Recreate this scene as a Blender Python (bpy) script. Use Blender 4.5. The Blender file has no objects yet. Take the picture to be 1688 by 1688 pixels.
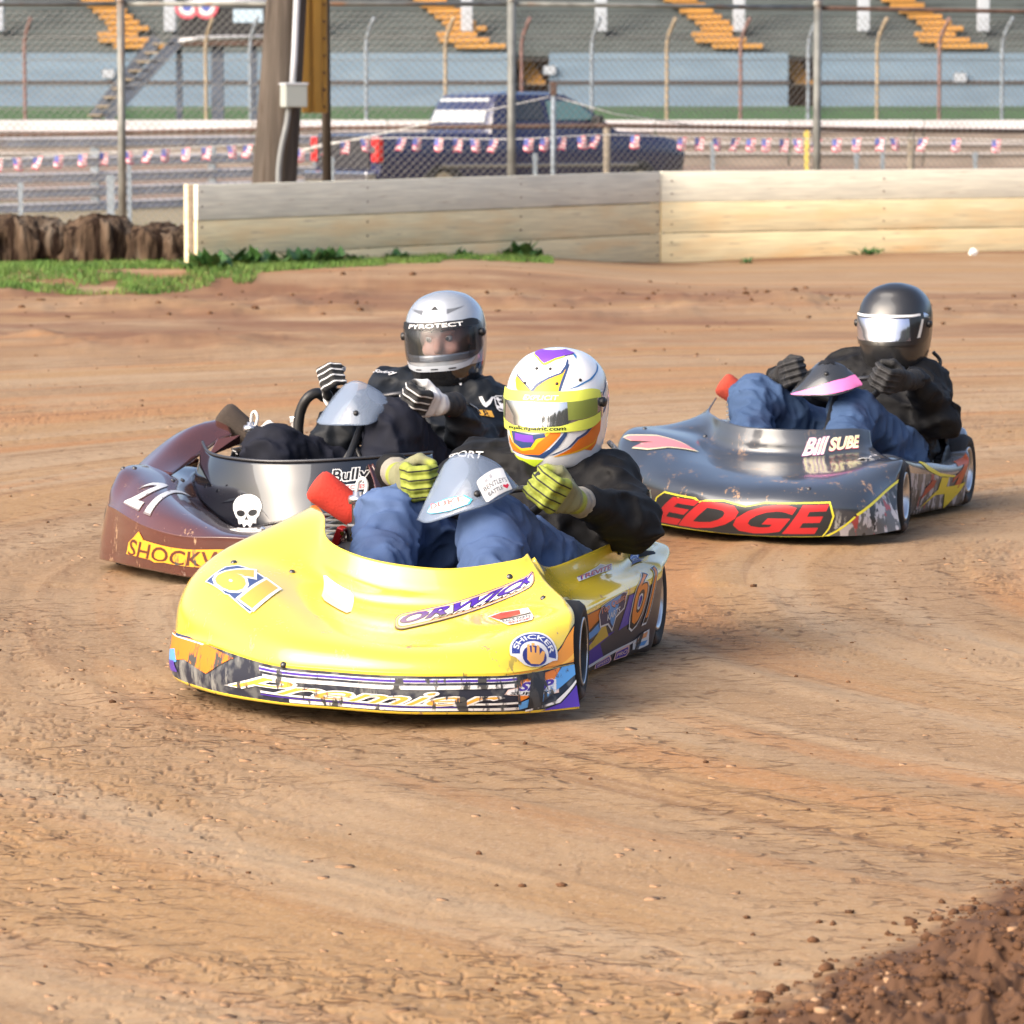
import bpy, bmesh, math, random
import numpy as np
from mathutils import Vector, Matrix, geometry
random.seed(7); np.random.seed(7)
sc = bpy.context.scene
COL = sc.collection
# ------------------------------------------------------------------ camera
cam_d = bpy.data.cameras.new('camera'); cam = bpy.data.objects.new('camera', cam_d); COL.objects.link(cam)
cam.location = (0, 0, 1.38); cam.rotation_euler = (math.radians(90) - math.atan(653 / 7040), 0, 0)
cam_d.sensor_width = 36; cam_d.lens = 36 * 7040 / 1688; cam_d.clip_start = .2; cam_d.clip_end = 3000
cam_d.dof.use_dof = True; cam_d.dof.focus_distance = 10.6; cam_d.dof.aperture_fstop = 12.5
sc.camera = cam
# ------------------------------------------------------------------ world, sun, exposure
SUN_EL, SUN_AZ = math.radians(33), math.radians(-128)      # azimuth from +Y towards +X: a veiled sun on the left, behind the camera
world = bpy.data.worlds.new('World'); sc.world = world; world.use_nodes = True
wn = world.node_tree.nodes; wl = world.node_tree.links
sky = wn.new('ShaderNodeTexSky'); sky.sky_type = 'NISHITA'; sky.sun_disc = False
sky.sun_elevation = SUN_EL; sky.sun_rotation = SUN_AZ; sky.air_density = .8; sky.dust_density = 6.0; sky.ozone_density = .6
wl.new(sky.outputs[0], wn['Background'].inputs[0]); wn['Background'].inputs[1].default_value = .15
sun_d = bpy.data.lights.new('sun', 'SUN'); sun_d.energy = 1.05; sun_d.angle = math.radians(60); sun_d.color = (1, .965, .90)
sun = bpy.data.objects.new('sun', sun_d); COL.objects.link(sun)
sdir = Vector((math.sin(SUN_AZ) * math.cos(SUN_EL), math.cos(SUN_AZ) * math.cos(SUN_EL), math.sin(SUN_EL)))
sun.rotation_euler = sdir.to_track_quat('Z', 'Y').to_euler(); sun.location = sdir * 30
vs = sc.view_settings; vs.view_transform = 'Standard'; vs.look = 'None'; vs.exposure = 1.16; vs.gamma = 1; vs.use_curve_mapping = False
sc.cycles.use_denoising = True; sc.cycles.max_bounces = 8; sc.cycles.transparent_max_bounces = 24

# ------------------------------------------------------------------ helpers: objects
def link(name, me, mat=None, parent=None, loc=None, rot=None):
    if isinstance(me, bmesh.types.BMesh):
        b = me; me = bpy.data.meshes.new(name); b.to_mesh(me); b.free()
    o = bpy.data.objects.new(name, me); COL.objects.link(o)
    if mat is not None:
        for m in (mat if isinstance(mat, (list, tuple)) else [mat]):
            me.materials.append(m)
    if parent is not None: o.parent = parent
    if loc is not None: o.location = loc
    if rot is not None: o.rotation_euler = rot
    return o
def tag(o, label=None, cat=None, group=None, kind=None):
    if label: o['label'] = label
    if cat: o['category'] = cat
    if group: o['group'] = group
    if kind: o['kind'] = kind
    return o
def thing(name, label, cat, loc=(0, 0, 0), rz=0, group=None):
    o = bpy.data.objects.new(name, None); COL.objects.link(o); o.location = loc; o.rotation_euler = (0, 0, rz)
    o.empty_display_size = .1
    return tag(o, label, cat, group)
def smooth(me, on=True):
    me.polygons.foreach_set('use_smooth', [on] * len(me.polygons)); return me
def pydata(name, v, f, sm=False):
    me = bpy.data.meshes.new(name); me.from_pydata([tuple(map(float, p)) for p in v], [], [tuple(map(int, q)) for q in f]); me.update()
    if sm: smooth(me)
    return me
def share(src, parent=None, **kw):
    c = src.copy(); COL.objects.link(c)
    if parent is not None: c.parent = parent
    for k, v in kw.items(): setattr(c, k, v)
    return c
# ------------------------------------------------------------------ helpers: shapes into a bmesh
def box(bm, c, s, rot=None, bev=0):
    M = Matrix.Translation(c) @ (rot.to_4x4() if rot is not None else Matrix()) @ Matrix.Diagonal((s[0], s[1], s[2], 1))
    r = bmesh.ops.create_cube(bm, size=1, matrix=M)
    if bev > 0:
        es = list({e for v in r['verts'] for e in v.link_edges})
        bmesh.ops.bevel(bm, geom=es, offset=bev, segments=2, affect='EDGES', profile=.5)
    return bm
def tube(bm, pts, r, n=8, cap=True):
    pts = [Vector(p) for p in pts]; rings = []
    rr = r if isinstance(r, (list, tuple)) else [r] * len(pts)
    up = None
    for i, p in enumerate(pts):
        d = (pts[min(i + 1, len(pts) - 1)] - pts[max(i - 1, 0)]).normalized()
        if up is None:
            up = Vector((0, 0, 1)) if abs(d.z) < .9 else Vector((1, 0, 0))
        a = d.cross(up).normalized(); b = a.cross(d).normalized(); up = b
        rings.append([bm.verts.new(p + (a * math.cos(t) + b * math.sin(t)) * rr[i]) for t in [2 * math.pi * k / n for k in range(n)]])
    for A, B in zip(rings, rings[1:]):
        for k in range(n): bm.faces.new((A[k], A[(k + 1) % n], B[(k + 1) % n], B[k]))
    if cap and n > 2:
        bm.faces.new(rings[0][::-1]); bm.faces.new(rings[-1])
    return bm
def lathe(bm, prof, n=32, M=Matrix(), closed=False):
    """prof: (r, h) pairs round the local Z axis"""
    rings = []
    for r, h in prof:
        rings.append([bm.verts.new(M @ Vector((r * math.cos(2 * math.pi * k / n), r * math.sin(2 * math.pi * k / n), h))) for k in range(n)])
    pr = list(zip(rings, rings[1:])) + ([(rings[-1], rings[0])] if closed else [])
    for A, B in pr:
        for k in range(n): bm.faces.new((A[k], A[(k + 1) % n], B[(k + 1) % n], B[k]))
    return bm
def spl(pts, n=8):
    P = [Vector(p) for p in pts]; P = [2 * P[0] - P[1]] + P + [2 * P[-1] - P[-2]]; out = []
    for i in range(1, len(P) - 2):
        for k in range(n):
            t = k / n; a, b, c, d = P[i - 1:i + 3]
            out.append(.5 * ((2 * b) + (c - a) * t + (2 * a - 5 * b + 4 * c - d) * t * t + (3 * b - a - 3 * c + d) * t ** 3))
    out.append(P[-2]); return out
def fin(bm, name, sm=True):
    bmesh.ops.recalc_face_normals(bm, faces=bm.faces)
    me = bpy.data.meshes.new(name); bm.to_mesh(me); bm.free()
    if sm: smooth(me)
    return me
def auto_smooth(o, ang=35):
    bm = bmesh.new(); bm.from_mesh(o.data); lim = math.radians(ang)
    for e in bm.edges:
        if len(e.link_faces) == 2 and e.calc_face_angle(0) > lim: e.smooth = False
    bm.to_mesh(o.data); bm.free(); smooth(o.data); return o
# ------------------------------------------------------------------ helpers: materials
def mat(name, col, rough=.5, metal=0, coat=0, var=None, bump=None, spec=.5, var2=None, coords='Object', coat_rough=.03):
    """var = (scale, amount) lightness mottling, var2 = (scale, colour, lo, hi) patches of a second colour, bump = (scale, strength, distance)"""
    m = bpy.data.materials.new(name); m.use_nodes = True; N = m.node_tree.nodes; L = m.node_tree.links; b = N['Principled BSDF']
    b.inputs['Roughness'].default_value = rough; b.inputs['Metallic'].default_value = metal
    b.inputs['Coat Weight'].default_value = coat; b.inputs['Coat Roughness'].default_value = coat_rough; b.inputs['Specular IOR Level'].default_value = spec
    b.inputs['Base Color'].default_value = (*col, 1)
    tc = N.new('ShaderNodeTexCoord'); src = None
    def noise(s, det=5):
        n = N.new('ShaderNodeTexNoise'); n.inputs['Detail'].default_value = det
        if isinstance(s, (tuple, list)):
            mp = N.new('ShaderNodeMapping'); mp.inputs['Scale'].default_value = s; L.new(tc.outputs[coords], mp.inputs[0]); L.new(mp.outputs[0], n.inputs['Vector']); n.inputs['Scale'].default_value = 1
        else:
            L.new(tc.outputs[coords], n.inputs['Vector']); n.inputs['Scale'].default_value = s
        return n.outputs[0]
    def ramp(f, lo, hi):
        r = N.new('ShaderNodeMapRange'); r.inputs[1].default_value = lo; r.inputs[2].default_value = hi; L.new(f, r.inputs[0]); return r.outputs[0]
    def mix(f, a, c, mode='MIX'):
        x = N.new('ShaderNodeMix'); x.data_type = 'RGBA'; x.blend_type = mode
        if isinstance(f, float): x.inputs[0].default_value = f
        else: L.new(f, x.inputs[0])
        for i, q in ((6, a), (7, c)):
            if isinstance(q, tuple): x.inputs[i].default_value = (*q[:3], 1)
            else: L.new(q, x.inputs[i])
        return x.outputs[2]
    cur = tuple(col)
    if var:
        f = ramp(noise(var[0]), .3, .7)
        cur = mix(f, tuple(c * (1 - var[1]) for c in col), tuple(min(1, c * (1 + var[1])) for c in col))
    if var2:
        for v in (var2 if isinstance(var2, list) else [var2]):
            cur = mix(ramp(noise(v[0], 8), v[2], v[3]), cur, tuple(v[1]))
    if not isinstance(cur, tuple): L.new(cur, b.inputs['Base Color'])
    if bump:
        bn = N.new('ShaderNodeBump'); bn.inputs['Strength'].default_value = bump[1]; bn.inputs['Distance'].default_value = bump[2] if len(bump) > 2 else .01
        L.new(noise(bump[0], 6), bn.inputs['Height']); L.new(bn.outputs[0], b.inputs['Normal'])
    m['N'] = 1
    return m
def wear(m, under, scale=60, lo=.52, hi=.6, zmax=None):
    """scuffs of colour `under` broken through the paint (below height zmax on the object, if given)"""
    N = m.node_tree.nodes; L = m.node_tree.links; b = N['Principled BSDF']
    tc = N.new('ShaderNodeTexCoord'); n = N.new('ShaderNodeTexNoise'); n.inputs['Detail'].default_value = 9; n.inputs['Roughness'].default_value = .65; n.inputs['Scale'].default_value = scale
    mp = N.new('ShaderNodeMapping'); mp.inputs['Scale'].default_value = (1, 1, .35); L.new(tc.outputs['Object'], mp.inputs[0]); L.new(mp.outputs[0], n.inputs['Vector'])
    big = N.new('ShaderNodeTexNoise'); big.inputs['Scale'].default_value = scale * .16; L.new(mp.outputs[0], big.inputs['Vector'])
    ad = N.new('ShaderNodeMath'); ad.operation = 'MULTIPLY_ADD'; L.new(big.outputs[0], ad.inputs[0]); ad.inputs[1].default_value = .9; L.new(n.outputs[0], ad.inputs[2])
    hf = N.new('ShaderNodeMath'); hf.operation = 'MULTIPLY'; hf.inputs[1].default_value = 1 / 1.9; L.new(ad.outputs[0], hf.inputs[0])
    r = N.new('ShaderNodeMapRange'); r.inputs[1].default_value = lo; r.inputs[2].default_value = hi; L.new(hf.outputs[0], r.inputs[0]); f = r.outputs[0]
    if zmax is not None:
        sp = N.new('ShaderNodeSeparateXYZ'); L.new(tc.outputs['Object'], sp.inputs[0])
        z = N.new('ShaderNodeMapRange'); z.inputs[1].default_value = zmax; z.inputs[2].default_value = zmax * .55; L.new(sp.outputs[2], z.inputs[0])
        mu = N.new('ShaderNodeMath'); mu.operation = 'MULTIPLY'; L.new(f, mu.inputs[0]); L.new(z.outputs[0], mu.inputs[1]); f = mu.outputs[0]
    x = N.new('ShaderNodeMix'); x.data_type = 'RGBA'; L.new(f, x.inputs[0])
    bc = b.inputs['Base Color']
    if bc.is_linked: L.new(bc.links[0].from_socket, x.inputs[6])
    else: x.inputs[6].default_value = bc.default_value
    x.inputs[7].default_value = (*under, 1); L.new(x.outputs[2], bc)
    rr = N.new('ShaderNodeMapRange'); rr.inputs[3].default_value = b.inputs['Roughness'].default_value; rr.inputs[4].default_value = .6; L.new(f, rr.inputs[0]); L.new(rr.outputs[0], b.inputs['Roughness'])
    return m
PRINTS = {}
def prt(col, worn=False, rough=.3):
    """flat printed vinyl of one colour; worn = rubbed through to grey in patches"""
    k = (tuple(col), worn, rough)
    if k not in PRINTS:
        m = mat('printed_vinyl', tuple(c * .92 if min(col) > .5 else c for c in col), max(rough, .38), coat=.05, spec=.35)
        if worn: wear(m, (.06, .06, .06), 34, .53, .56)
        PRINTS[k] = m
    return PRINTS[k]
# ------------------------------------------------------------------ noise on arrays
def _h(ix, iy, iz=0):
    n = (ix.astype(np.int64) * 374761393 + iy.astype(np.int64) * 668265263 + np.asarray(iz).astype(np.int64) * 2147483647) & 0xffffffff
    n = ((n ^ (n >> 13)) * 1274126177) & 0xffffffff
    n = ((n ^ (n >> 16)) * 2246822519) & 0xffffffff
    return ((n ^ (n >> 15)) & 0xffff) / 65535.
def vnoise(x, y, seed=0):
    ix = np.floor(x); iy = np.floor(y); fx = x - ix; fy = y - iy; fx = fx * fx * (3 - 2 * fx); fy = fy * fy * (3 - 2 * fy)
    a = _h(ix, iy, seed); b = _h(ix + 1, iy, seed); c = _h(ix, iy + 1, seed); d = _h(ix + 1, iy + 1, seed)
    return (a + (b - a) * fx) * (1 - fy) + (c + (d - c) * fx) * fy - .5
def fbm(x, y, o=4, seed=0, g=.5):
    s = 0; a = 1.
    for i in range(o):
        s = s + a * vnoise(x * 2 ** i + 17.3 * i, y * 2 ** i - 9.1 * i, seed + i); a *= g
    return s
def plates(x, y, sc_, seed):
    """dried crust: cells with their own level and tilt, parted by narrow cracks; returns height (-1..1) and crack (0..1)"""
    x = x * sc_ + .35 * vnoise(x * sc_ * 1.7, y * sc_ * 1.7, seed + 5); y = y * sc_ + .35 * vnoise(x * 1.7 + 9, y * 1.7, seed + 6); ix = np.floor(x); iy = np.floor(y)
    f1 = np.full(x.shape, 9.); f2 = np.full(x.shape, 9.); h = np.zeros(x.shape)
    for a in (-1, 0, 1):
        for b in (-1, 0, 1):
            cx, cy = ix + a, iy + b; dx = cx + _h(cx, cy, seed) - x; dy = cy + _h(cx, cy, seed + 1) - y; d = np.hypot(dx, dy)
            hh = _h(cx, cy, seed + 2) - .5 + (_h(cx, cy, seed + 3) - .5) * dx * 1.2 + (_h(cx, cy, seed + 4) - .2) * dy * 1.4
            n = d < f1; f2 = np.where(n, f1, np.minimum(f2, d)); h = np.where(n, hh, h); f1 = np.where(n, d, f1)
    return h, np.clip(1 - (f2 - f1) / .11, 0, 1)
def vnoise3(P, seed=0):
    i = np.floor(P); f = P - i; f = f * f * (3 - 2 * f); out = 0
    for dx in (0, 1):
        for dy in (0, 1):
            for dz in (0, 1):
                w = (f[..., 0] if dx else 1 - f[..., 0]) * (f[..., 1] if dy else 1 - f[..., 1]) * (f[..., 2] if dz else 1 - f[..., 2])
                out = out + w * _h(i[..., 0] + dx, i[..., 1] + dy, i[..., 2] + dz + 57 * seed)
    return out - .5
# ------------------------------------------------------------------ distance fields -> one continuous mesh
def cone(P, a, b, ra, rb):
    a = np.array(a, float); b = np.array(b, float); ab = b - a
    t = np.clip(((P - a) @ ab) / (ab @ ab + 1e-12), 0, 1)
    return np.linalg.norm(P - a - t[..., None] * ab, axis=-1) - (ra + (rb - ra) * t)
def ell(P, c, r, R=None):
    q = P - np.array(c, float)
    if R is not None: q = q @ np.array(R)
    r = np.array(r, float); k0 = np.linalg.norm(q / r, axis=-1); k1 = np.linalg.norm(q / (r * r), axis=-1) + 1e-9
    return k0 * (k0 - 1) / k1
def smin(a, b, k):
    h = np.clip(.5 + .5 * (b - a) / k, 0, 1); return b + (a - b) * h - k * h * (1 - h)
def surface_net(fn, lo, hi, h, name):
    lo = np.array(lo, float); n = np.ceil((np.array(hi) - lo) / h).astype(int) + 1
    g = np.stack(np.meshgrid(*[lo[i] + h * np.arange(n[i]) for i in range(3)], indexing='ij'), -1)
    V = fn(g); S = V < 0
    c = n - 1; acc = np.zeros((*c, 3)); cnt = np.zeros(c)
    corners = [(i, j, k) for i in (0, 1) for j in (0, 1) for k in (0, 1)]
    def sl(A, o): return A[o[0]:o[0] + c[0], o[1]:o[1] + c[1], o[2]:o[2] + c[2]]
    for a in corners:
        for ax in range(3):
            if a[ax]: continue
            b = list(a); b[ax] = 1
            va = sl(V, a); vb = sl(V, b); m = sl(S, a) != sl(S, b)
            t = np.where(m, va / np.where(m, va - vb, 1), 0)
            p = np.zeros((*c, 3)); 
            for q in range(3): p[..., q] = a[q]
            p[..., ax] += t
            acc += np.where(m[..., None], p, 0); cnt += m
    act = cnt > 0; idx = -np.ones(c, int); idx[act] = np.arange(act.sum())
    cell = np.stack(np.nonzero(act), -1)
    verts = lo + h * (cell + acc[act] / cnt[act][:, None])
    faces = []
    for ax in range(3):
        o1, o2 = [(1, 2), (2, 0), (0, 1)][ax]
        A = S; sh = [slice(None)] * 3; sh2 = [slice(None)] * 3; sh[ax] = slice(0, -1); sh2[ax] = slice(1, None)
        e = A[tuple(sh)] != A[tuple(sh2)]; ins = A[tuple(sh)]
        q = np.stack(np.nonzero(e), -1)
        q = q[(q[:, o1] > 0) & (q[:, o2] > 0) & (q[:, o1] < n[o1] - 1) & (q[:, o2] < n[o2] - 1)]
        def at(d1, d2):
            r = q.copy(); r[:, o1] -= d1; r[:, o2] -= d2; return idx[r[:, 0], r[:, 1], r[:, 2]]
        F = np.stack([at(1, 1), at(0, 1), at(0, 0), at(1, 0)], -1)
        fl = ~ins[q[:, 0], q[:, 1], q[:, 2]]; F[fl] = F[fl][:, ::-1]
        faces.append(F)
    F = np.concatenate(faces); F = F[(F >= 0).all(1)]
    me = bpy.data.meshes.new(name); me.vertices.add(len(verts)); me.vertices.foreach_set('co', verts.ravel())
    me.loops.add(F.size); me.loops.foreach_set('vertex_index', F.ravel().astype(np.int32))
    me.polygons.add(len(F)); me.polygons.foreach_set('loop_start', np.arange(0, F.size, 4, dtype=np.int32)); me.polygons.foreach_set('loop_total', np.full(len(F), 4, np.int32))
    me.update(calc_edges=True); me.validate(); return smooth(me)
# ------------------------------------------------------------------ spline skins and stickers
class Skin:
    """a smooth sheet through a net of points [column][row]; u runs over columns, v over rows"""
    def __init__(s, net): s.P = np.array(net, float); s.nu, s.nv = s.P.shape[:2]
    def _w(s, t, n):
        i = min(max(int(math.floor(t)), 0), n - 2); f = t - i
        w = [-.5 * f + f * f - .5 * f ** 3, 1 - 2.5 * f * f + 1.5 * f ** 3, .5 * f + 2 * f * f - 1.5 * f ** 3, -.5 * f * f + .5 * f ** 3]
        return [i - 1, i, i + 1, i + 2], w
    def _row(s, A, t, n):
        ii, w = s._w(t, n); r = 0
        for j, k in zip(ii, w):
            if j < 0: q = 2 * A[0] - A[1]
            elif j > n - 1: q = 2 * A[n - 1] - A[n - 2]
            else: q = A[j]
            r = r + q * k
        return r
    def __call__(s, u, v): return s._row(s._row(s.P, u, s.nu), v, s.nv)
    def normal(s, u, v):
        e = .02; a = s(min(u + e, s.nu - 1), v) - s(max(u - e, 0), v); b = s(u, min(v + e, s.nv - 1)) - s(u, max(v - e, 0))
        n = np.cross(a, b); return n / (np.linalg.norm(n) + 1e-12)
    def mesh(s, name, du=8, dv=6):
        U = np.linspace(0, s.nu - 1, (s.nu - 1) * du + 1); W = np.linspace(0, s.nv - 1, (s.nv - 1) * dv + 1)
        v = [s(u, w) for u in U for w in W]; m = len(W)
        f = [(i * m + j, (i + 1) * m + j, (i + 1) * m + j + 1, i * m + j + 1) for i in range(len(U) - 1) for j in range(m - 1)]
        me = pydata(name, v, f, True); me['m'] = m; return me
def text_mesh(s, bold=0., shear=0.):
    cu = bpy.data.curves.new('lettering', 'FONT'); cu.body = s; cu.offset = bold; cu.shear = shear; cu.resolution_u = 3
    o = bpy.data.objects.new('lettering', cu); me = bpy.data.meshes.new_from_object(o); bpy.data.objects.remove(o); bpy.data.curves.remove(cu)
    return me
def lay_text(s, x0, y0, x1, y1, bold=0., shear=0., ref=None):
    """lettering fitted to a box in sticker space; ref keeps the box of the plain letters for outlines"""
    a = text_mesh(s, bold, shear); b = text_mesh(s, 0., shear) if bold else a
    co = np.array([v.co[:2] for v in b.vertices]); lo = co.min(0); hi = co.max(0)
    P = [((v.co[0] - lo[0]) / (hi[0] - lo[0]) * (x1 - x0) + x0, (v.co[1] - lo[1]) / (hi[1] - lo[1]) * (y1 - y0) + y0) for v in a.vertices]
    return P, [tuple(p.vertices) for p in a.polygons]
def arc_text(s, cx, cy, r0, r1, a0, a1, ry=1., bold=0.):
    """lettering bent along an arc (degrees, from a0 on the left to a1 on the right)"""
    P, F = lay_text(s, 0, 0, 1, 1, bold); out = []
    for x, y in P:
        a = math.radians(a0 + (a1 - a0) * x); r = r0 + (r1 - r0) * y; out.append((cx + r * math.cos(a), cy + r * ry * math.sin(a)))
    return out, F
def lay_poly(pts):
    t = geometry.tessellate_polygon([[Vector((p[0], p[1], 0)) for p in pts]])
    return list(pts), [tuple(q) for q in t]
def arc(cx, cy, r, a0, a1, n=14, ry=None):
    return [(cx + r * math.cos(math.radians(a0 + (a1 - a0) * k / n)), cy + (ry or r) * math.sin(math.radians(a0 + (a1 - a0) * k / n))) for k in range(n + 1)]
def pill(x0, y0, x1, y1, r, ry=None):
    ry = ry or r
    return arc(x1 - r, y1 - ry, r, 0, 90, 5, ry) + arc(x0 + r, y1 - ry, r, 90, 180, 5, ry) + arc(x0 + r, y0 + ry, r, 180, 270, 5, ry) + arc(x1 - r, y0 + ry, r, 270, 360, 5, ry)
def sticker(name, parent, skin, quad, layers, step=.1, lift=.0022, sign=1, label=None, dl=.0002):
    """printed layers laid on a skin; quad = (u, v) of the sticker's lower left, lower right, upper right and upper left corners"""
    q = np.array(quad, float); bm = bmesh.new(); mats = []
    for li, (geo, m) in enumerate(layers):
        if m not in mats: mats.append(m)
        b = bmesh.new(); vs_ = [b.verts.new((p[0], p[1], 0)) for p in geo[0]]
        for f in geo[1]:
            try: b.faces.new([vs_[i] for i in f])
            except ValueError: pass
        bmesh.ops.remove_doubles(b, verts=b.verts, dist=1e-6)
        xs = [v.co.x for v in b.verts]; ys = [v.co.y for v in b.verts]
        for ax, lo, hi in ((0, min(xs), max(xs)), (1, min(ys), max(ys))):
            k = math.ceil(lo / step)
            while k * step < hi:
                no = (1, 0, 0) if ax == 0 else (0, 1, 0); co = tuple(c * (k * step) for c in no)
                bmesh.ops.bisect_plane(b, geom=b.verts[:] + b.edges[:] + b.faces[:], plane_co=co, plane_no=no, dist=1e-6); k += 1
        mp = {}
        for v in b.verts:
            x, y = v.co.x, v.co.y
            uv = (1 - x) * (1 - y) * q[0] + x * (1 - y) * q[1] + x * y * q[2] + (1 - x) * y * q[3]
            p = skin(*uv) + skin.normal(*uv) * sign * (lift + dl * li); mp[v] = bm.verts.new(p)
        for f in b.faces:
            try: g = bm.faces.new([mp[v] for v in f.verts]); g.material_index = mats.index(m); g.smooth = True
            except ValueError: pass
        b.free()
    me = bpy.data.meshes.new(name); bm.to_mesh(me); bm.free()
    o = link(name, me, mats, parent)
    if label: o['label'] = label
    return o
# ================================================================== GROUND
def berm(x, y):       # loose heap of soil at the near right corner
    d = (x - .34) * .9 + (6.5 - y) * .44 + .05 * fbm(x * 5, y * 3, 3, 201)
    return np.clip((d + .03) / .34, 0, 1.4)
def crust_patch(x, y): return np.clip(fbm(x * 1.1 + 3, y * .7, 3, 51) * 2.4 + .42, .0, 1) * np.clip((26 - y) / 8, 0, 1)
def crack_part(x, y): return np.clip(fbm(x * 7, y * 9, 3, 61) * 3.2 + .25, 0, 1)
def terrain(x, y):
    r = np.hypot(x - 6, y - 12.5); th = np.arctan2(y - 12.5, x - 6) * 7
    near = np.clip((60 - np.abs(y)) / 15, 0, 1) * np.clip((40 - np.abs(x)) / 10, 0, 1)
    z = .016 * fbm(x * .35, y * .2, 3, 3)
    rut = fbm(r * 2.6, th * .22, 4, 11)                    # grooves swept round the bend
    z = z + .010 * rut + .004 * fbm(r * 9, th * .6, 3, 21)
    z = z + .022 * np.clip(fbm(r * 5, th * .35, 3, 31) - .16, 0, 1)
    pat = crust_patch(x, y); h, cr = plates(x * .8, y, 19, 300)
    z = z + pat * (.0026 * h - .0060 * cr * crack_part(x, y))
    z = z + .0026 * fbm(x * 34, y * 26, 4, 63, .6) * (.4 + .6 * pat)
    # thrown-up loose earth along the outside of the bend
    bank = np.exp(-((y - 31.2 + .10 * x + .5 * fbm(x * .5, y * .0, 2, 81)) / 2.0) ** 2) + .8 * np.exp(-((y - 25.6 + .25 * x) / 1.2) ** 2) * np.clip(.5 - x * .25, 0, 1)
    z = z + bank * (.035 + .09 * np.clip(fbm(x * 2.4, y * 1.2, 4, 91), 0, 1))
    gr = np.clip((y - 32.3) / 1.9, 0, 1) * np.clip((1.7 - x) / 2.2, 0, 1)
    z = z + .15 * gr * gr * (3 - 2 * gr)
    wl_ = np.clip((y - 38.2) / 3, 0, 1) * np.clip((x - .8) / 3, 0, 1); z = z + .05 * wl_
    for kx, ky in ((-.26, 10.63), (.946, 14.79), (-.645, 13.45)): z = z * (1 - .72 * np.exp(-((x - kx) ** 2 + (y - ky) ** 2) / .9))
    b = berm(x, y); cl = fbm(x * 9, y * 9, 3, 101, .5)
    z = z + np.clip(b, 0, 1.4) ** 1.2 * (.055 + .05 * cl + .02 * fbm(x * 45, y * 32, 2, 121)) + np.clip(b, 0, .4) * .03 * fbm(x * 24, y * 24, 2, 111)
    # bare smooth patch scraped in the foreground
    return z * near
def ground_z(x, y): return float(terrain(np.array([float(x)]), np.array([float(y)]))[0])
def make_ground():
    rows = [5.4]; k = 1.32 / (1.38 * 4270)
    while rows[-1] < 46: rows.append(rows[-1] + rows[-1] ** 2 * k)
    rows = [-600, -120, -30, -6, 2, 4.4] + rows + [52, 62, 80, 110, 160, 300, 900, 2500]
    cols = np.linspace(-.15, .15, 760); cols = np.concatenate([[-20, -5, -1.5, -.6, -.3, -.2], cols, [.2, .3, .6, 1.5, 5, 20]])
    Y = np.array(rows)[:, None] + 0 * cols[None]; X = cols[None] * np.maximum(np.abs(Y), 5.4)
    Z = terrain(X, Y); nr, nc = Y.shape
    me = bpy.data.meshes.new('ground'); n = nr * nc
    me.vertices.add(n); me.vertices.foreach_set('co', np.stack([X, Y, Z], -1).astype(np.float32).ravel())
    i = np.arange(nr - 1)[:, None] * nc + np.arange(nc - 1)[None]; F = np.stack([i, i + 1, i + nc + 1, i + nc], -1).reshape(-1, 4)
    me.loops.add(F.size); me.loops.foreach_set('vertex_index', F.ravel().astype(np.int32)); me.polygons.add(len(F))
    me.polygons.foreach_set('loop_start', np.arange(0, F.size, 4, dtype=np.int32)); me.polygons.foreach_set('loop_total', np.full(len(F), 4, np.int32))
    me.update(calc_edges=True); smooth(me)
    h_, cr = plates(X * .8, Y, 19, 300)
    a = me.attributes.new('crack', 'FLOAT', 'POINT'); a.data.foreach_set('value', (cr * crust_patch(X, Y) * crack_part(X, Y)).astype(np.float32).ravel())
    # how loose the soil is, by place: 1 on the dark heap and the thrown-up bank
    w = np.clip(berm(X, Y) * 1.6 + .25 * fbm(X * 9, Y * 9, 4, 131), 0, 1)
    a = me.attributes.new('loose', 'FLOAT', 'POINT'); a.data.foreach_set('value', w.astype(np.float32).ravel())
    bank = np.exp(-((Y - 32 + .10 * X) / 2.1) ** 2) + .8 * np.exp(-((Y - 28.3 + .2 * X) / 1.1) ** 2) + .8 * np.exp(-((Y - 25.6 + .25 * X) / 1.3) ** 2) * np.clip(.5 - X * .25, 0, 1)
    a = me.attributes.new('bank', 'FLOAT', 'POINT'); a.data.foreach_set('value', np.clip((bank + .9 * np.exp(-((Y - 39.4 - .6 * X) / 1.0) ** 2) * np.clip(X * 2 - .5, 0, 1)) * (.75 + 1.7 * fbm(X * .9, Y * 1.9, 5, 141, .6)), 0, 1).astype(np.float32).ravel())
    m = bpy.data.materials.new('red_clay'); m.use_nodes = True; N = m.node_tree.nodes; L = m.node_tree.links; b = N['Principled BSDF']
    b.inputs['Roughness'].default_value = .85; b.inputs['Specular IOR Level'].default_value = .25
    ge = N.new('ShaderNodeNewGeometry'); sep = N.new('ShaderNodeSeparateXYZ'); L.new(ge.outputs['Position'], sep.inputs[0])
    def math_(op, a, bb=None, c=None):
        x = N.new('ShaderNodeMath'); x.operation = op
        for i_, q in enumerate((a, bb, c)):
            if q is None: continue
            if isinstance(q, (int, float)): x.inputs[i_].default_value = q
            else: L.new(q, x.inputs[i_])
        return x.outputs[0]
    dx = math_('SUBTRACT', sep.outputs[0], 6.); dy = math_('SUBTRACT', sep.outputs[1], 12.5)
    r = math_('SQRT', math_('ADD', math_('MULTIPLY', dx, dx), math_('MULTIPLY', dy, dy))); th = math_('MULTIPLY', math_('ARCTAN2', dx, dy), 7.)
    cb = N.new('ShaderNodeCombineXYZ'); L.new(r, cb.inputs[0]); L.new(th, cb.inputs[1])
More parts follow.
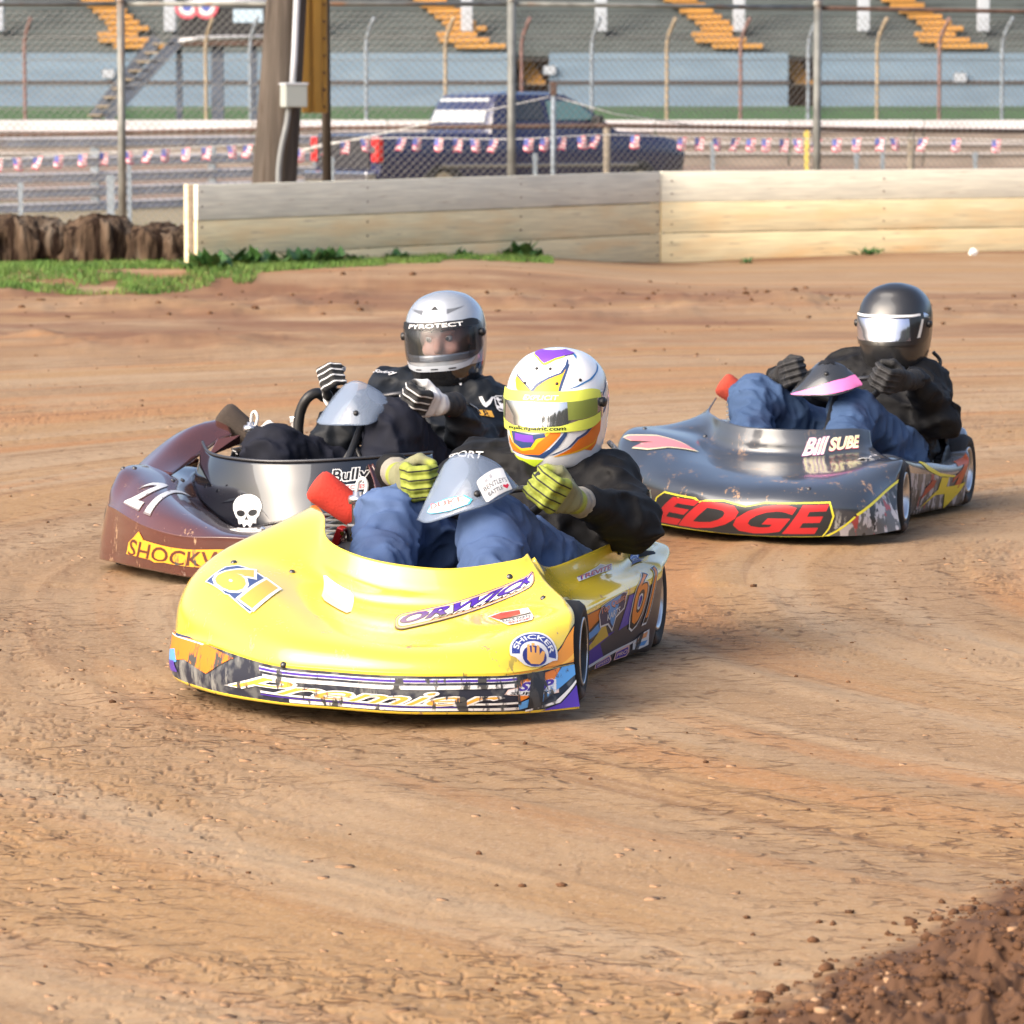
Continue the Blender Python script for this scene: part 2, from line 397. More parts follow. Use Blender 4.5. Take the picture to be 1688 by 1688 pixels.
    def noise(vec, sc_, det, rough=.55):
        n_ = N.new('ShaderNodeTexNoise'); n_.inputs['Detail'].default_value = det; n_.inputs['Roughness'].default_value = rough; n_.inputs['Scale'].default_value = 1
        mp = N.new('ShaderNodeMapping'); mp.inputs['Scale'].default_value = sc_; L.new(vec, mp.inputs[0]); L.new(mp.outputs[0], n_.inputs['Vector']); return n_.outputs[0]
    def mr(f, lo, hi, a_=0., b_=1.):
        x = N.new('ShaderNodeMapRange'); L.new(f, x.inputs[0])
        for i_, q in enumerate((lo, hi, a_, b_)): x.inputs[i_ + 1].default_value = q
        return x.outputs[0]
    def mix(f, a_, c, mode='MIX'):
        x = N.new('ShaderNodeMix'); x.data_type = 'RGBA'; x.blend_type = mode
        if isinstance(f, float): x.inputs[0].default_value = f
        else: L.new(f, x.inputs[0])
        for i_, q in ((6, a_), (7, c)):
            if isinstance(q, tuple): x.inputs[i_].default_value = (*q, 1)
            else: L.new(q, x.inputs[i_])
        return x.outputs[2]
    P = ge.outputs['Position']; R = cb.outputs[0]
    c = mix(mr(noise(R, (.9, .07, 1), 6), .44, .56), DIRT_A, DIRT_B)
    c = mix(mr(noise(R, (2.4, .10, 1), 6), .50, .62, 0, .9), c, DIRT_C)
    c = mix(mr(noise(R, (1.9, .08, 1), 7, .6), .53, .64, 0, .9), c, (.335, .165, .066))
    c = mix(mr(noise(R, (7, .16, 1), 8, .68), .56, .68, 0, .8), c, DIRT_D)
    c = mix(mr(noise(P, (1.4, .8, 1), 6), .50, .72, 0, .7), c, DIRT_C)
    c = mix(mr(noise(P, (38, 22, 38), 5, .65), .52, .75, 0, .5), c, DIRT_D)
    c = mix(mr(noise(P, (90, 50, 90), 4, .6), .52, .72, 0, .35), c, (.44, .33, .235))
    # dried crust: thin dark cracks, in patches, shade in the gaps put into colour
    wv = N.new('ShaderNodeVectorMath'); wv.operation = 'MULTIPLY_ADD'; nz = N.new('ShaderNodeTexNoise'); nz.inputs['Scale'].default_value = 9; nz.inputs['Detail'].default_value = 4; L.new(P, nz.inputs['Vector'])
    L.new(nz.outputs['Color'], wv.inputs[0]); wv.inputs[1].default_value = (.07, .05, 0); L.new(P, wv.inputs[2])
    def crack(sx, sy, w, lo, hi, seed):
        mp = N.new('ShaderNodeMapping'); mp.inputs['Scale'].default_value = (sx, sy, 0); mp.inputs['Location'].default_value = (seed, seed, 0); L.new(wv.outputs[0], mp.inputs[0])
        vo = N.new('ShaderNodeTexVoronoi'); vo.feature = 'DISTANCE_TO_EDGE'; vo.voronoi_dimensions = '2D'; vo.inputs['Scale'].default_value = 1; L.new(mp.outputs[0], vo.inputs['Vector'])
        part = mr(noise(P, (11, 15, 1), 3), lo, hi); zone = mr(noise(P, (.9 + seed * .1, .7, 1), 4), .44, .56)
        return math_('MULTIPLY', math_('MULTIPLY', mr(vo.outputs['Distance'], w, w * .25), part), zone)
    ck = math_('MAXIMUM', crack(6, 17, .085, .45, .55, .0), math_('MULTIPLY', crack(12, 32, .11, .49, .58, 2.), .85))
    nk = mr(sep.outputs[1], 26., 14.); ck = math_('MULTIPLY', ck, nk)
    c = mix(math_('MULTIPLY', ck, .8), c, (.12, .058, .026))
    fl = mr(noise(P, (13, 30, 1), 6, .7), .625, .67); c = mix(math_('MULTIPLY', fl, .75), c, (.14, .065, .028))  # dashes here and below: shade under raised crust put into the soil colour
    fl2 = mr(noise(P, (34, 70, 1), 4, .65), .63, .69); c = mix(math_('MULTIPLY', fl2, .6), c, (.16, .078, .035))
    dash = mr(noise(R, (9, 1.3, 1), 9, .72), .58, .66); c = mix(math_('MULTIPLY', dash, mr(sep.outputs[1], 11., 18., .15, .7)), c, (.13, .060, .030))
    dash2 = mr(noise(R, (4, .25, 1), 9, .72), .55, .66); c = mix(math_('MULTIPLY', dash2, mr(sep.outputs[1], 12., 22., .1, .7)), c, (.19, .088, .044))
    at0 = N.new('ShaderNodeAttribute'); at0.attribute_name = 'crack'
    c = mix(math_('MULTIPLY', at0.outputs['Fac'], .75), c, (.17, .09, .045))  # modelled cracks too get their shade in the colour
    at1 = N.new('ShaderNodeAttribute'); at1.attribute_name = 'loose'; at2 = N.new('ShaderNodeAttribute'); at2.attribute_name = 'bank'
    c = mix(math_('MULTIPLY', at2.outputs['Fac'], .9), c, (.175, .082, .042))
    c = mix(mr(at1.outputs['Fac'], .15, .6), c, (.10, .050, .026))
    # ground beyond the wall is dusty turf
    c = mix(mr(sep.outputs[1], 43., 48., 0, .8), c, (.22, .20, .13))
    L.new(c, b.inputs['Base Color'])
    bn = N.new('ShaderNodeBump'); bn.inputs['Strength'].default_value = .5; bn.inputs['Distance'].default_value = .004
    L.new(noise(P, (70, 45, 70), 7, .65), bn.inputs['Height'])
    bn2 = N.new('ShaderNodeBump'); bn2.inputs['Strength'].default_value = .7; bn2.inputs['Distance'].default_value = .006; bn2.invert = True; L.new(ck, bn2.inputs['Height']); L.new(bn.outputs[0], bn2.inputs['Normal']); L.new(bn2.outputs[0], b.inputs['Normal'])
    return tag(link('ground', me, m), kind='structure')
DIRT_A, DIRT_B, DIRT_C, DIRT_D = (.315, .190, .088), (.275, .177, .096), (.345, .242, .145), (.180, .095, .045)
make_ground()
# clods of loose earth on the heap and along the thrown-up bank
def clods():
    rs = np.random.RandomState(3); X, Y, R = [], [], []
    y = rs.uniform(6.0, 8.8, 34000); x = rs.uniform(.2, 2.0, 34000); ok = rs.rand(34000) < np.clip(berm(x, y) * 1.5 + .10 * np.clip(1 + ((x - .30) * .9 + (6.5 - y) * .44) / .16, 0, 1) * (fbm(x * 6, y * 5, 3, 77) > -.05), 0, 1); x = x[ok][:11500]; y = y[ok][:11500]
    X.append(x); Y.append(y); R.append(rs.choice([.0018, .0025, .0033, .0044, .006, .008, .011], len(x), p=[.22, .24, .2, .16, .11, .05, .02]) * rs.uniform(.8, 1.3, len(x)))
    X.append(rs.uniform(-4, 5, 240)); Y.append(rs.normal(31.5, 1.6, 240)); R.append(rs.choice([.006, .008, .012, .022], 240) * rs.uniform(.7, 1.2, 240))
    y = 6.3 + 22 * rs.rand(220) ** 1.3; X.append(rs.uniform(-.13, .13, 220) * y); Y.append(y); R.append(rs.choice([.0025, .003, .004, .006], 220) * rs.uniform(.6, 1.1, 220) * (1 + y / 30))
    X, Y, R = map(np.concatenate, (X, Y, R)); Z = terrain(X, Y) + R * .25
    b = bmesh.new(); bmesh.ops.create_icosphere(b, subdivisions=1, radius=1); V = np.array([v.co[:] for v in b.verts]); F = np.array([[v.index for v in f.verts] for f in b.faces]); b.free()
    n = len(X); a = rs.rand(n) * 6.28; P = V[None] * (.65 + .7 * rs.rand(n, len(V), 1)) * np.stack([1 + rs.rand(n) * .5, np.ones(n), .6 + rs.rand(n) * .35], -1)[:, None]
    c, s_ = np.cos(a)[:, None], np.sin(a)[:, None]; P = np.stack([P[..., 0] * c - P[..., 1] * s_, P[..., 0] * s_ + P[..., 1] * c, P[..., 2]], -1) * R[:, None, None] + np.stack([X, Y, Z], -1)[:, None]
    FF = (F[None] + (np.arange(n) * len(V))[:, None, None]).reshape(-1, 3); me = bpy.data.meshes.new('loose_soil'); me.vertices.add(n * len(V)); me.vertices.foreach_set('co', P.astype(np.float32).ravel())
    me.loops.add(FF.size); me.loops.foreach_set('vertex_index', FF.ravel().astype(np.int32)); me.polygons.add(len(FF)); me.polygons.foreach_set('loop_start', np.arange(0, FF.size, 3, dtype=np.int32)); me.polygons.foreach_set('loop_total', np.full(len(FF), 3, np.int32))
    me.update(calc_edges=True); return me
m_clod = mat('dark_soil', (.105, .052, .027), .95, var=(30, .5), bump=(80, .6, .004), spec=.2)
tag(link('loose_soil', clods(), m_clod), 'crumbled dark brown clods of soil scattered over the clay track', 'soil', kind='stuff')
# flakes of dried crust lying tilted on the track
def flakes():
    rs = np.random.RandomState(21); n = 4500; y = 6.2 + 20 * rs.rand(n) ** 1.25; x = rs.uniform(-.128, .128, n) * y
    ok = rs.rand(n) < np.clip(.04 + 1.0 * crust_patch(x, y) * np.clip(fbm(x * 4, y * 4, 3, 401) * 3 + .5, 0, 1), 0, 1); x = x[ok]; y = y[ok]; n = len(x); z = terrain(x, y)
    k = 6; a = np.arange(k) / k * 6.2832 + rs.rand(n, k) * .7; r = rs.choice([.004, .006, .009, .013], n, p=[.40, .32, .20, .08]); rr = r[:, None] * rs.uniform(.55, 1.1, (n, k)); th = .001 + .10 * r
    px = np.cos(a) * rr * 1.35; py = np.sin(a) * rr; tx = rs.normal(0, .10, n); ty = rs.normal(.10, .12, n)
    top = np.stack([px, py, px * tx[:, None] + py * ty[:, None] + th[:, None] * 1.0 + 0 * px], -1); bot = np.stack([px * .9, py * .9 + .0, px * tx[:, None] + py * ty[:, None] - .004], -1)
    V = np.concatenate([top, bot], 1) + np.stack([x, y, z], -1)[:, None]
    F = []; o = np.arange(n)[:, None] * 2 * k
    me = bpy.data.meshes.new('crust_flakes'); q = np.stack([np.arange(k), k + np.arange(k), k + (np.arange(k) + 1) % k, (np.arange(k) + 1) % k], -1)
    loops = np.concatenate([np.concatenate([(o + np.arange(k)[None])], 1).reshape(n, -1), (o[:, :, None] + q[None]).reshape(n, -1)], 1).ravel(); tot = np.tile(np.array([k] + [4] * k), n)
    me.vertices.add(n * 2 * k); me.vertices.foreach_set('co', V.astype(np.float32).ravel()); me.loops.add(len(loops)); me.loops.foreach_set('vertex_index', loops.astype(np.int32)); me.polygons.add(len(tot))
    me.polygons.foreach_set('loop_start', np.concatenate([[0], np.cumsum(tot)[:-1]]).astype(np.int32)); me.polygons.foreach_set('loop_total', tot.astype(np.int32)); me.update(calc_edges=True); return me
tag(link('crust_flakes', flakes(), mat('dried_clay', (.31, .185, .105), .9, var=(3, .22), var2=((1.3, 1.3, 1), (.34, .22, .135), .5, .7), bump=(90, .4, .003), spec=.2)), 'thin flakes of dried clay crust lying on the track', 'clay', kind='stuff')
# ------------------------------------------------------------------ grass
def blades(pts, hmin, hmax, w, seed=1):
    rnd = random.Random(seed); v = []; f = []
    for x, y, z in pts:
        a = rnd.random() * 6.283; h = rnd.uniform(hmin, hmax); l = h * rnd.uniform(.1, .6); b = rnd.random() * 6.283
        dx, dy = math.cos(a) * w, math.sin(a) * w; lx, ly = math.cos(b) * l, math.sin(b) * l; i = len(v)
        v += [(x - dx, y - dy, z), (x + dx, y + dy, z), (x + lx * .45 + dx * .7, y + ly * .45 + dy * .7, z + h * .6), (x + lx * .45 - dx * .7, y + ly * .45 - dy * .7, z + h * .6), (x + lx, y + ly, z + h)]
        f += [(i, i + 1, i + 2, i + 3), (i + 3, i + 2, i + 4)]
    return v, f
def wall_y(x): return 34.4 + (x + 2.55) * (40.1 - 34.4) / 3.92
def grass_points(n, seed):
    rs = np.random.RandomState(seed); N_ = n * 9; x = rs.uniform(-5.0, .36, N_); y = rs.uniform(31.8, 39.5, N_); w = wall_y(x)
    lim = 32.1 + np.maximum(0, x + 2.7) * 1.2 + .6 * vnoise(x * 1.3, x * 0 + 2., 5); d = fbm(x * 2.2, y * 1.6, 3, 9)
    ok = ~((x > -2.6) & (y > w - .05)) & (y > lim) & ~((x > -2.0) & (y < w - 1.5)) & (d > np.where(y < lim + .45, .06, np.where(x > -.6, -.05, -.30)))
    x = x[ok][:n]; y = y[ok][:n]; return list(zip(x, y, terrain(x, y) - .005))
m_grass = mat('grass', (.085, .175, .030), .6, var=(9, .4), spec=.3, var2=[(3.1, (.17, .24, .055), .45, .7), (5.3, (.05, .095, .022), .55, .7)])
v, f = blades(grass_points(46000, 4), .02, .065, .0042)
tag(link('grass', pydata('grass', v, f), m_grass), 'short bright green grass growing along the foot of the wall', 'grass', kind='stuff')
GX = np.linspace(-14, -2.2, 40)
m_far_grass = mat('far_grass', (.032, .085, .012), .8, var=(1.4, .5))
rnd = random.Random(8)
v, f = blades([(rnd.uniform(-6.5, -2.2), rnd.uniform(40.5, 50), .0) for _ in range(4200)], .06, .17, .008, 2)
tag(link('grass', pydata('grass', v, f), m_grass), 'rough grass between the old bales and the wire fence', 'grass', kind='stuff')
# weeds at the foot of the plank wall
m_weed = mat('weed_leaf', (.045, .115, .028), .5, var=(20, .35), spec=.4)
def weed(x, y, h, n, label, seed):
    rnd = random.Random(seed); z = ground_z(x, y); bm = bmesh.new()
    for k in range(n):
        a = rnd.random() * 6.283; e = rnd.uniform(.25, 1.2); L_ = h * rnd.uniform(.45, 1.0); w = L_ * rnd.uniform(.16, .26)
        d = Vector((math.cos(a) * math.cos(e), math.sin(a) * math.cos(e), math.sin(e))); s = Vector((-math.sin(a), math.cos(a), 0)); o = Vector((rnd.gauss(0, h * .25), rnd.gauss(0, h * .22), 0))
        ps = [o, o + d * L_ * .45 + s * w, o + d * L_ * .5 + Vector((0, 0, -.01)), o + d * L_ * .45 - s * w, o + d * L_ + Vector((0, 0, -L_ * .15))]
        q = [bm.verts.new(p) for p in ps]; bm.faces.new((q[0], q[1], q[2])); bm.faces.new((q[0], q[2], q[3])); bm.faces.new((q[1], q[4], q[2])); bm.faces.new((q[2], q[4], q[3]))
    o_ = link('weed', bm, m_weed, loc=(x, y, z)); tag(o_, label, 'weed', 'weeds at the foot of the plank wall')
for i, (px, py, h, n, lb) in enumerate([(345, 440, .26, 60, 'broad leafy weed against the left end of the plank wall'), (405, 446, .27, 50, 'dark green weed a step right of the wall\'s left end'), (440, 446, .20, 40, 'mid-sized weed between the two tallest at the wall\'s left end'),
        (495, 442, .22, 44, 'spreading weed below the left third of the plank wall'), (530, 440, .24, 44, 'weed tucked under the lowest plank straight above the red air filter'), (585, 440, .16, 34, 'low weed at the wall foot left of the silver helmet'), (655, 438, .15, 30, 'low weed at the wall foot just above the silver helmet'),
        (850, 431, .24, 46, 'bushy weed at the wall foot, last big one towards the joint'), (880, 436, .16, 26, 'small weed where the grass strip runs out along the wall'),
        (760, 438, .14, 26, 'thin weed at the wall foot left of the bushy one'), (1428, 424, .17, 18, 'single thin weed against the right-hand plank section'),
        (1230, 432, .10, 14, 'sparse low weed just right of the joint in the plank wall')]):
    y = 9715 / (py - 191) * .985
    if px < 1085: y = min(y, wall_y((px - 844) / 7040 * y) - .12)
    weed((px - 844) / 7040 * y, y, h, n, lb, 30 + i)
m_trash = mat('white_paper', (.8, .8, .8), .6)
bm = bmesh.new(); bmesh.ops.create_icosphere(bm, subdivisions=2, radius=.05)
for v_ in bm.verts: v_.co *= .6 + .5 * random.random()
tag(link('litter', bm, m_trash, loc=(4.42, 41.0, ground_z(4.42, 41) + .03)), 'crumpled white scrap of litter at the foot of the right wall', 'litter')
# unseen trees added behind and right of the camera, shaped for dark reflections
def unseen_tree_belt():
    rs = np.random.RandomState(12); V = []; F = []; n = 0
    for k in range(40):
        az = math.radians(100 + 112 * k / 39 + rs.uniform(-1, 1)); R_ = rs.uniform(44, 52); cx, cy = R_ * math.sin(az), 10 + R_ * math.cos(az); H = rs.uniform(4.5, 7.5); W = rs.uniform(3.0, 4.4)
        m = 900; d = rs.normal(size=(m, 3)); d /= np.linalg.norm(d, axis=1)[:, None]; rr = rs.uniform(.55, 1.05, m) ** .6
        P = d * rr[:, None] * np.array([W, W, H * .48]) * (1 + .35 * vnoise3(d * 2.3 + k)[:, None]) + np.array([cx, cy, H * .52])
        a = rs.normal(size=(m, 3)) * .45; b = rs.normal(size=(m, 3)) * .45
        V.append(np.stack([P - a, P + b, P + a, P - b], 1).reshape(-1, 3)); F.append(np.arange(m * 4).reshape(-1, 4) + n); n += m * 4
    return pydata('unseen_tree_belt', np.concatenate(V), np.concatenate(F))
tag(link('unseen_tree_belt', unseen_tree_belt(), mat('unseen_tree_leaves', (.05, .085, .03), .7, var=(.6, .4))), 'unseen belt of dark leafy trees added to darken reflections on the karts', 'trees', kind='stuff')
# ================================================================== PLANK WALL
m_planks = [mat('weathered_plank', c, .8, var=((2, 2, 40), .16), var2=[((1.1, 1.1, 6), d, .48, .72), ((3, 3, 50), (.42, .32, .22), .62, .75)], bump=((3, 3, 90), .35, .006), spec=.25)
            for c, d in (((.80, .77, .63), (.66, .64, .54)), ((.82, .71, .45), (.82, .61, .33)), ((.82, .69, .42), (.84, .59, .30)))]
m_gap_shade = mat('gap_shade', (.05, .04, .032), .9)
wallA, wallB, wallC = Vector((-2.55, 34.4, 0)), Vector((1.372, 40.1, 0)), Vector((11.6, 46.5, 0))
def plank_wall(a, b, label, base, tops, extra):
    w = thing('plank_wall', label, 'wall', a, math.atan2(b.y - a.y, b.x - a.x), 'plank wall sections along the outside of the bend'); L_ = (b - a).length
    for i in range(3):
        z0 = base + i * .287; bm = bmesh.new(); rn = random.Random(i + len(label)); n = 14
        box(bm, (L_ / 2, rn.uniform(-.006, .006), z0 + .1405), (L_ - .010, .045, .2845), bev=.004)
        for v_ in bm.verts:                                          # boards are never dead straight
            t = v_.co.x / L_; v_.co.z += tops * (1 - t) + .006 * math.sin(t * 5 + i)
        o = link('plank', bm, m_planks[[2, 1, 0][i]], w); auto_smooth(o, 30)
    bm = bmesh.new(); box(bm, (L_ / 2, .034, base + .42), (L_ - .1, .012, .80)); link('gap_shade_sheet', bm, m_gap_shade, w)  # added sheet: stops light through the plank gaps and darkens the seams
    for t in (extra):
        bm = bmesh.new(); box(bm, (t, .075, base + .40), (.09, .10, .86), bev=.006); link('post', bm, m_planks[1], w)
    bm = bmesh.new()
    for t in extra:
        for i in range(3):
            for dz in (.08, .2):
                bmesh.ops.create_cone(bm, segments=8, radius1=.008, radius2=.006, depth=.012, cap_ends=True, matrix=Matrix.Translation((min(max(t, .05), L_ - .05), -.027, base + i * .287 + dz)) @ Matrix.Rotation(math.pi / 2, 4, 'X'))
    link('nail', bm, mat('nail_rust', (.12, .06, .04), .7), w)['kind'] = 'stuff'
    return w
plank_wall(wallA, wallB, 'long weathered three-plank wall section left of the joint, nearest the utility pole', .0, -.035, (.06, 2.3, 4.6, 6.86))
plank_wall(wallB + Vector((.012, .01, 0)), wallC, 'paler three-plank wall section right of the joint, running off to the right', .0, .0, (.12, 2.6, 5.0, 7.4, 9.8, 12.0))
bm = bmesh.new(); box(bm, (0, 0, .42), (.03, .05, .82), bev=.004)
o = link('end_board', bm, mat('dull_board', (.20, .155, .11), .85, var=((3, 3, 20), .3)), loc=(wallA.x - .03, wallA.y + .03, .0), rot=(0, 0, math.atan2(5.7, 3.92))); tag(o, 'upright board closing the left end of the plank wall', 'board')
# ------------------------------------------------------------------ old bales
m_bale = mat('rotting_straw', (.085, .057, .038), .95, var=((9, 9, 4), .5), var2=[((4, 4, 2), (.165, .135, .105), .52, .75), ((14, 14, 2.2), (.022, .013, .009), .48, .60)], bump=((26, 26, 6), 1.0, .05), spec=.1)
def bale(px0, px1, top, label, seed):
    y = 35.4; x0, x1 = (px0 - 844) / 7040 * y, (px1 - 844) / 7040 * y; c = (x0 + x1) / 2; h = 1.38 - (top - 191) * y / 7040 - .10; w = (x1 - x0) / 2
    def fn(P):
        q = np.abs(P / np.array([w, .30, h / 2])); d = ((q ** 3.2).sum(-1)) ** (1 / 3.2)
        Q = P * np.array([16, 16, 3.0])
        return (d - 1) * .25 + .085 * vnoise3(Q, seed) + .055 * vnoise3(P * 6, seed + 3) + .035 * vnoise3(P * np.array([38, 38, 9]), seed + 6)
    me = surface_net(fn, (-w - .08, -.4, -h / 2 - .08), (w + .08, .4, h / 2 + .08), .018, 'old_bale')
    tag(link('old_bale', me, m_bale, loc=(c, y, .10 + h / 2)), label, 'bale', 'old weathered bales beside the plank wall')
bale(-70, 112, 356, 'brown weathered bale cut by the left edge of the photo', 1)
bale(98, 224, 358, 'grey-brown weathered bale standing between two others', 2)
bale(204, 323, 369, 'dark weathered bale with a rounded end touching the plank wall', 3)
# ================================================================== NEAR WIRE FENCE
m_galv = mat('galvanised_steel', (.20, .205, .19), .55, metal=.3, var=(6, .3), var2=((4, 4, 1.3), (.22, .13, .08), .55, .7))
m_rust = mat('rusty_steel', (.085, .050, .038), .8, metal=.2, var=(9, .4))
m_wire = mat('wire', (.16, .16, .155), .55, metal=.2)
def pxw(px, py, Y): return Vector(((px - 844) / 7040 * Y, Y, 1.38 - (py - 191) * Y / 7040))
def wire_net(bm, L_, H, pitch, r, f):
    """diamond mesh in the local plane (t along, z up): two crossing families of straight wires; f maps (t, z, depth) to a point"""
    for fam in (1, -1):
        k = -H
        while k < L_ + H:
            t0, t1 = (k, k + H) if fam == 1 else (k, k - H); z0, z1 = 0, H
            if fam == 1:
                if t0 < 0: z0 = -t0; t0 = 0
                if t1 > L_: z1 = H - (t1 - L_); t1 = L_
                ok = t0 < t1
            else:
                if t0 > L_: z0 = t0 - L_; t0 = L_
                if t1 < 0: z1 = H + t1; t1 = 0
                ok = t0 > t1
            if ok and z1 > z0:
                a, b = f(t0, z0, fam * r), f(t1, z1, fam * r)
                d = (b - a).normalized(); s = d.cross(Vector((0, 1, 0))).normalized() * r; n = Vector((0, r, 0))
                A = [bm.verts.new(p) for p in (a + s, a - s * .5 + n, a - s * .5 - n)]; B = [bm.verts.new(p) for p in (b + s, b - s * .5 + n, b - s * .5 - n)]
                for q in range(3): bm.faces.new((A[q], A[(q + 1) % 3], B[(q + 1) % 3], B[q]))
            k += pitch
FY = [(-11.5, 42.8), (-3.93, 43.2), (-.005, 43.6), (3.24, 44.0 + 1.6), (11.8, 50.6)]
fence = thing('chain_link_fence', 'tall chain link fence with grey pipe posts close behind the plank wall', 'fence')
FH = [2.48, 2.50, 2.51, 2.52, 2.50]
for i in range(4):
    a, b = Vector((*FY[i], 0)), Vector((*FY[i + 1], 0)); L_ = (b - a).length; d = (b - a) / L_
    bm = bmesh.new(); wire_net(bm, L_, 2.42, .080, .0027, lambda t, z, e: a + d * t + Vector((0, e, z + .02)))
    o = link('wire_mesh', bm, m_wire, fence); o['kind'] = 'stuff'
    bm = bmesh.new(); tube(bm, [a + Vector((0, 0, FH[i])), b + Vector((0, 0, FH[i + 1]))], .024, 10); link('top_rail', fin(bm, 'top_rail'), m_rust if i == 3 else m_galv, fence)
    if 0 < i < 4:
        bm = bmesh.new(); tube(bm, [a + Vector((0, -.03, -.1)), a + Vector((0, -.03, FH[i] + .03))], .043 if i > 1 else .040, 12); lathe(bm, [(.05, 0), (.05, .05), (.02, .075), (0, .08)], 12, Matrix.Translation(a + Vector((0, -.03, FH[i] + .02))))
        link('post', fin(bm, 'post'), m_galv, fence)
# ------------------------------------------------------------------ lower pipe fence
pf = thing('pipe_fence', 'low rusty pipe rail on short posts behind the chain link fence', 'fence')
PR = [pxw(-60, 224, 52), pxw(180, 219, 51), pxw(560, 211, 49.5), pxw(1000, 207, 48.5), pxw(1500, 214, 50), pxw(1760, 217, 51)]
bm = bmesh.new(); tube(bm, PR, .026, 8); link('rail', fin(bm, 'rail'), m_rust, pf)
for px, Y in ((1000, 48.5), (1500, 50)):
    p = pxw(px, 209, Y); bm = bmesh.new(); tube(bm, [(p.x, p.y + .03, -.1), (p.x, p.y + .03, p.z)], .043, 10); link('post', fin(bm, 'post'), mat('weathered_post', (.20, .17, .13), .85, var=(9, .3)), pf)
m_tpost = mat('painted_post', (.22, .26, .30), .6, var=(8, .3)); m_ypost = mat('yellow_post_paint', (.62, .48, .10), .6, var=(8, .2))
for px, top, Y, mm, lb in ((215, 250, 50, m_tpost, 'grey steel stake beside the leftmost fence post'), (548, 258, 50, m_tpost, 'short grey stake behind the pickup tailgate'), (882, 252, 50, m_tpost, 'short grey stake right of the middle fence post'),
        (1174, 232, 50.5, m_tpost, 'grey stake just right of the pickup bonnet'), (1328, 215, 52, m_ypost, 'yellow painted stake left of the right-hand fence post'), (1410, 252, 50.5, m_tpost, 'short pale stake right of the right-hand fence post'),
        (1453, 225, 51, m_tpost, 'grey stake beside the low rail\'s right-hand post'), (1605, 250, 52, m_tpost, 'short grey stake near the right edge of the photo'), (36, 300, 50, m_tpost, 'grey stake above the leftmost bale'), (184, 288, 50, m_tpost, 'wide grey stake left of the leftmost fence post')):
    p = pxw(px, top, Y); bm = bmesh.new(); w_ = .05 if px != 184 else .09; box(bm, (0, 0, p.z / 2), (w_, .012, p.z)); box(bm, (0, .022, p.z / 2), (.012, .03, p.z)); box(bm, (0, 0, p.z - .05), (w_ + .02, .016, .05))
    tag(link('fence_stake', bm, mm, loc=(p.x, p.y, 0)), lb, 'stake', 'steel stakes along the low fence')
# peak stake and bunting
p = pxw(912, 150, 47); bm = bmesh.new(); tube(bm, [(0, 0, 0), (0, 0, p.z)], .028, 8)
st = link('bunting_stake', fin(bm, 'bunting_stake'), m_tpost, loc=(p.x, p.y, 0)); tag(st, 'tall thin stake with a rusty cap holding up the bunting cord', 'stake')
bm = bmesh.new(); box(bm, (0, 0, p.z + .02), (.075, .06, .15), bev=.008); link('cap', bm, m_rust, st)
m_cord = mat('white_cord', (.6, .6, .58), .7); m_fr = mat('flag_red_white', (.72, .36, .38), .75); m_fb = mat('flag_blue', (.10, .13, .42), .75); m_fw = mat('flag_white', (.78, .74, .74), .75); m_fr2 = mat('flag_red', (.62, .10, .14), .75)
def flag_mesh(sd):
    rn = random.Random(sd); w_, h_ = .105, .145; nx, ny = 6, 7; v = []; f = []; mi = []
    ph = rn.random() * 6; tw = rn.uniform(-.5, .5); sk = rn.uniform(-.05, .05)
    for j in range(ny + 1):
        for i in range(nx + 1):
            s, t = i / nx, j / ny
            v.append(((s - .5) * w_ * (1 - .25 * t * abs(tw)) + sk * t, .022 * math.sin(s * 5 + ph + t * 2) * t + tw * t * (s - .5) * .07, -t * h_ + .012 * math.sin(s * 6 + ph) * t))
    for j in range(ny):
        for i in range(nx):
            a = j * (nx + 1) + i; f.append((a, a + 1, a + nx + 2, a + nx + 1)); mi.append(0 if (i < 3 and j < 4) else (1 if j % 2 == 0 else 2))
    me = pydata('flag', v, f, True); [me.materials.append(x) for x in (m_fb, m_fr2, m_fw)]; me.polygons.foreach_set('material_index', mi); return me
FL = [flag_mesh(s) for s in range(5)]
bunt = thing('flag_bunting', 'long string of little stars-and-stripes flags hung along the low fence', 'bunting')
seg = [(-20, 262, 48.5), (420, 238, 48.5), (498, 245, 48.5), (540, 236, 48.3), (640, 227, 48), (840, 229, 47.4), (1000, 222, 47.4), (1135, 226, 47.8), (1330, 229, 48.6), (1480, 227, 49), (1700, 231, 49.5)]
SP = spl([pxw(*q) for q in seg], 10); bm = bmesh.new(); tube(bm, SP, .006, 5); link('cord', fin(bm, 'cord'), m_cord, bunt)
def on_cord(px):
    for a, b in zip(SP, SP[1:]):
        xa, xb = 844 + a.x / a.y * 7040, 844 + b.x / b.y * 7040
        if xa <= px <= xb: t = (px - xa) / (xb - xa + 1e-9); return a.lerp(b, t)
    return SP[-1]
FPX = [0, 30, 66, 100, 139, 174, 213, 247, 276, 308, 342, 383, 411, 497, 538, 570, 602, 664, 689, 724, 755, 782, 815, 872, 898, 926, 957, 982, 1046, 1124, 1152, 1180, 1212, 1237, 1262, 1291, 1312, 1346, 1378, 1410, 1448, 1472, 1520, 1574, 1640]
for i, px in enumerate(FPX):
    q = on_cord(px); link('flag', FL[i % 5], None, bunt, loc=q, rot=(0, 0, random.uniform(-.5, .5)))
bm = bmesh.new(); tube(bm, [pxw(500, 247, 48.4), pxw(640, 218, 47.8), pxw(905, 160, 47)], .007, 5); tube(bm, [pxw(915, 160, 47), pxw(1012, 188, 47.4), pxw(1140, 206, 48)], .007, 5)
tag(link('guy_cord', fin(bm, 'guy_cord'), m_cord), 'pale cord slung over the tall stake in front of the pickup', 'cord')
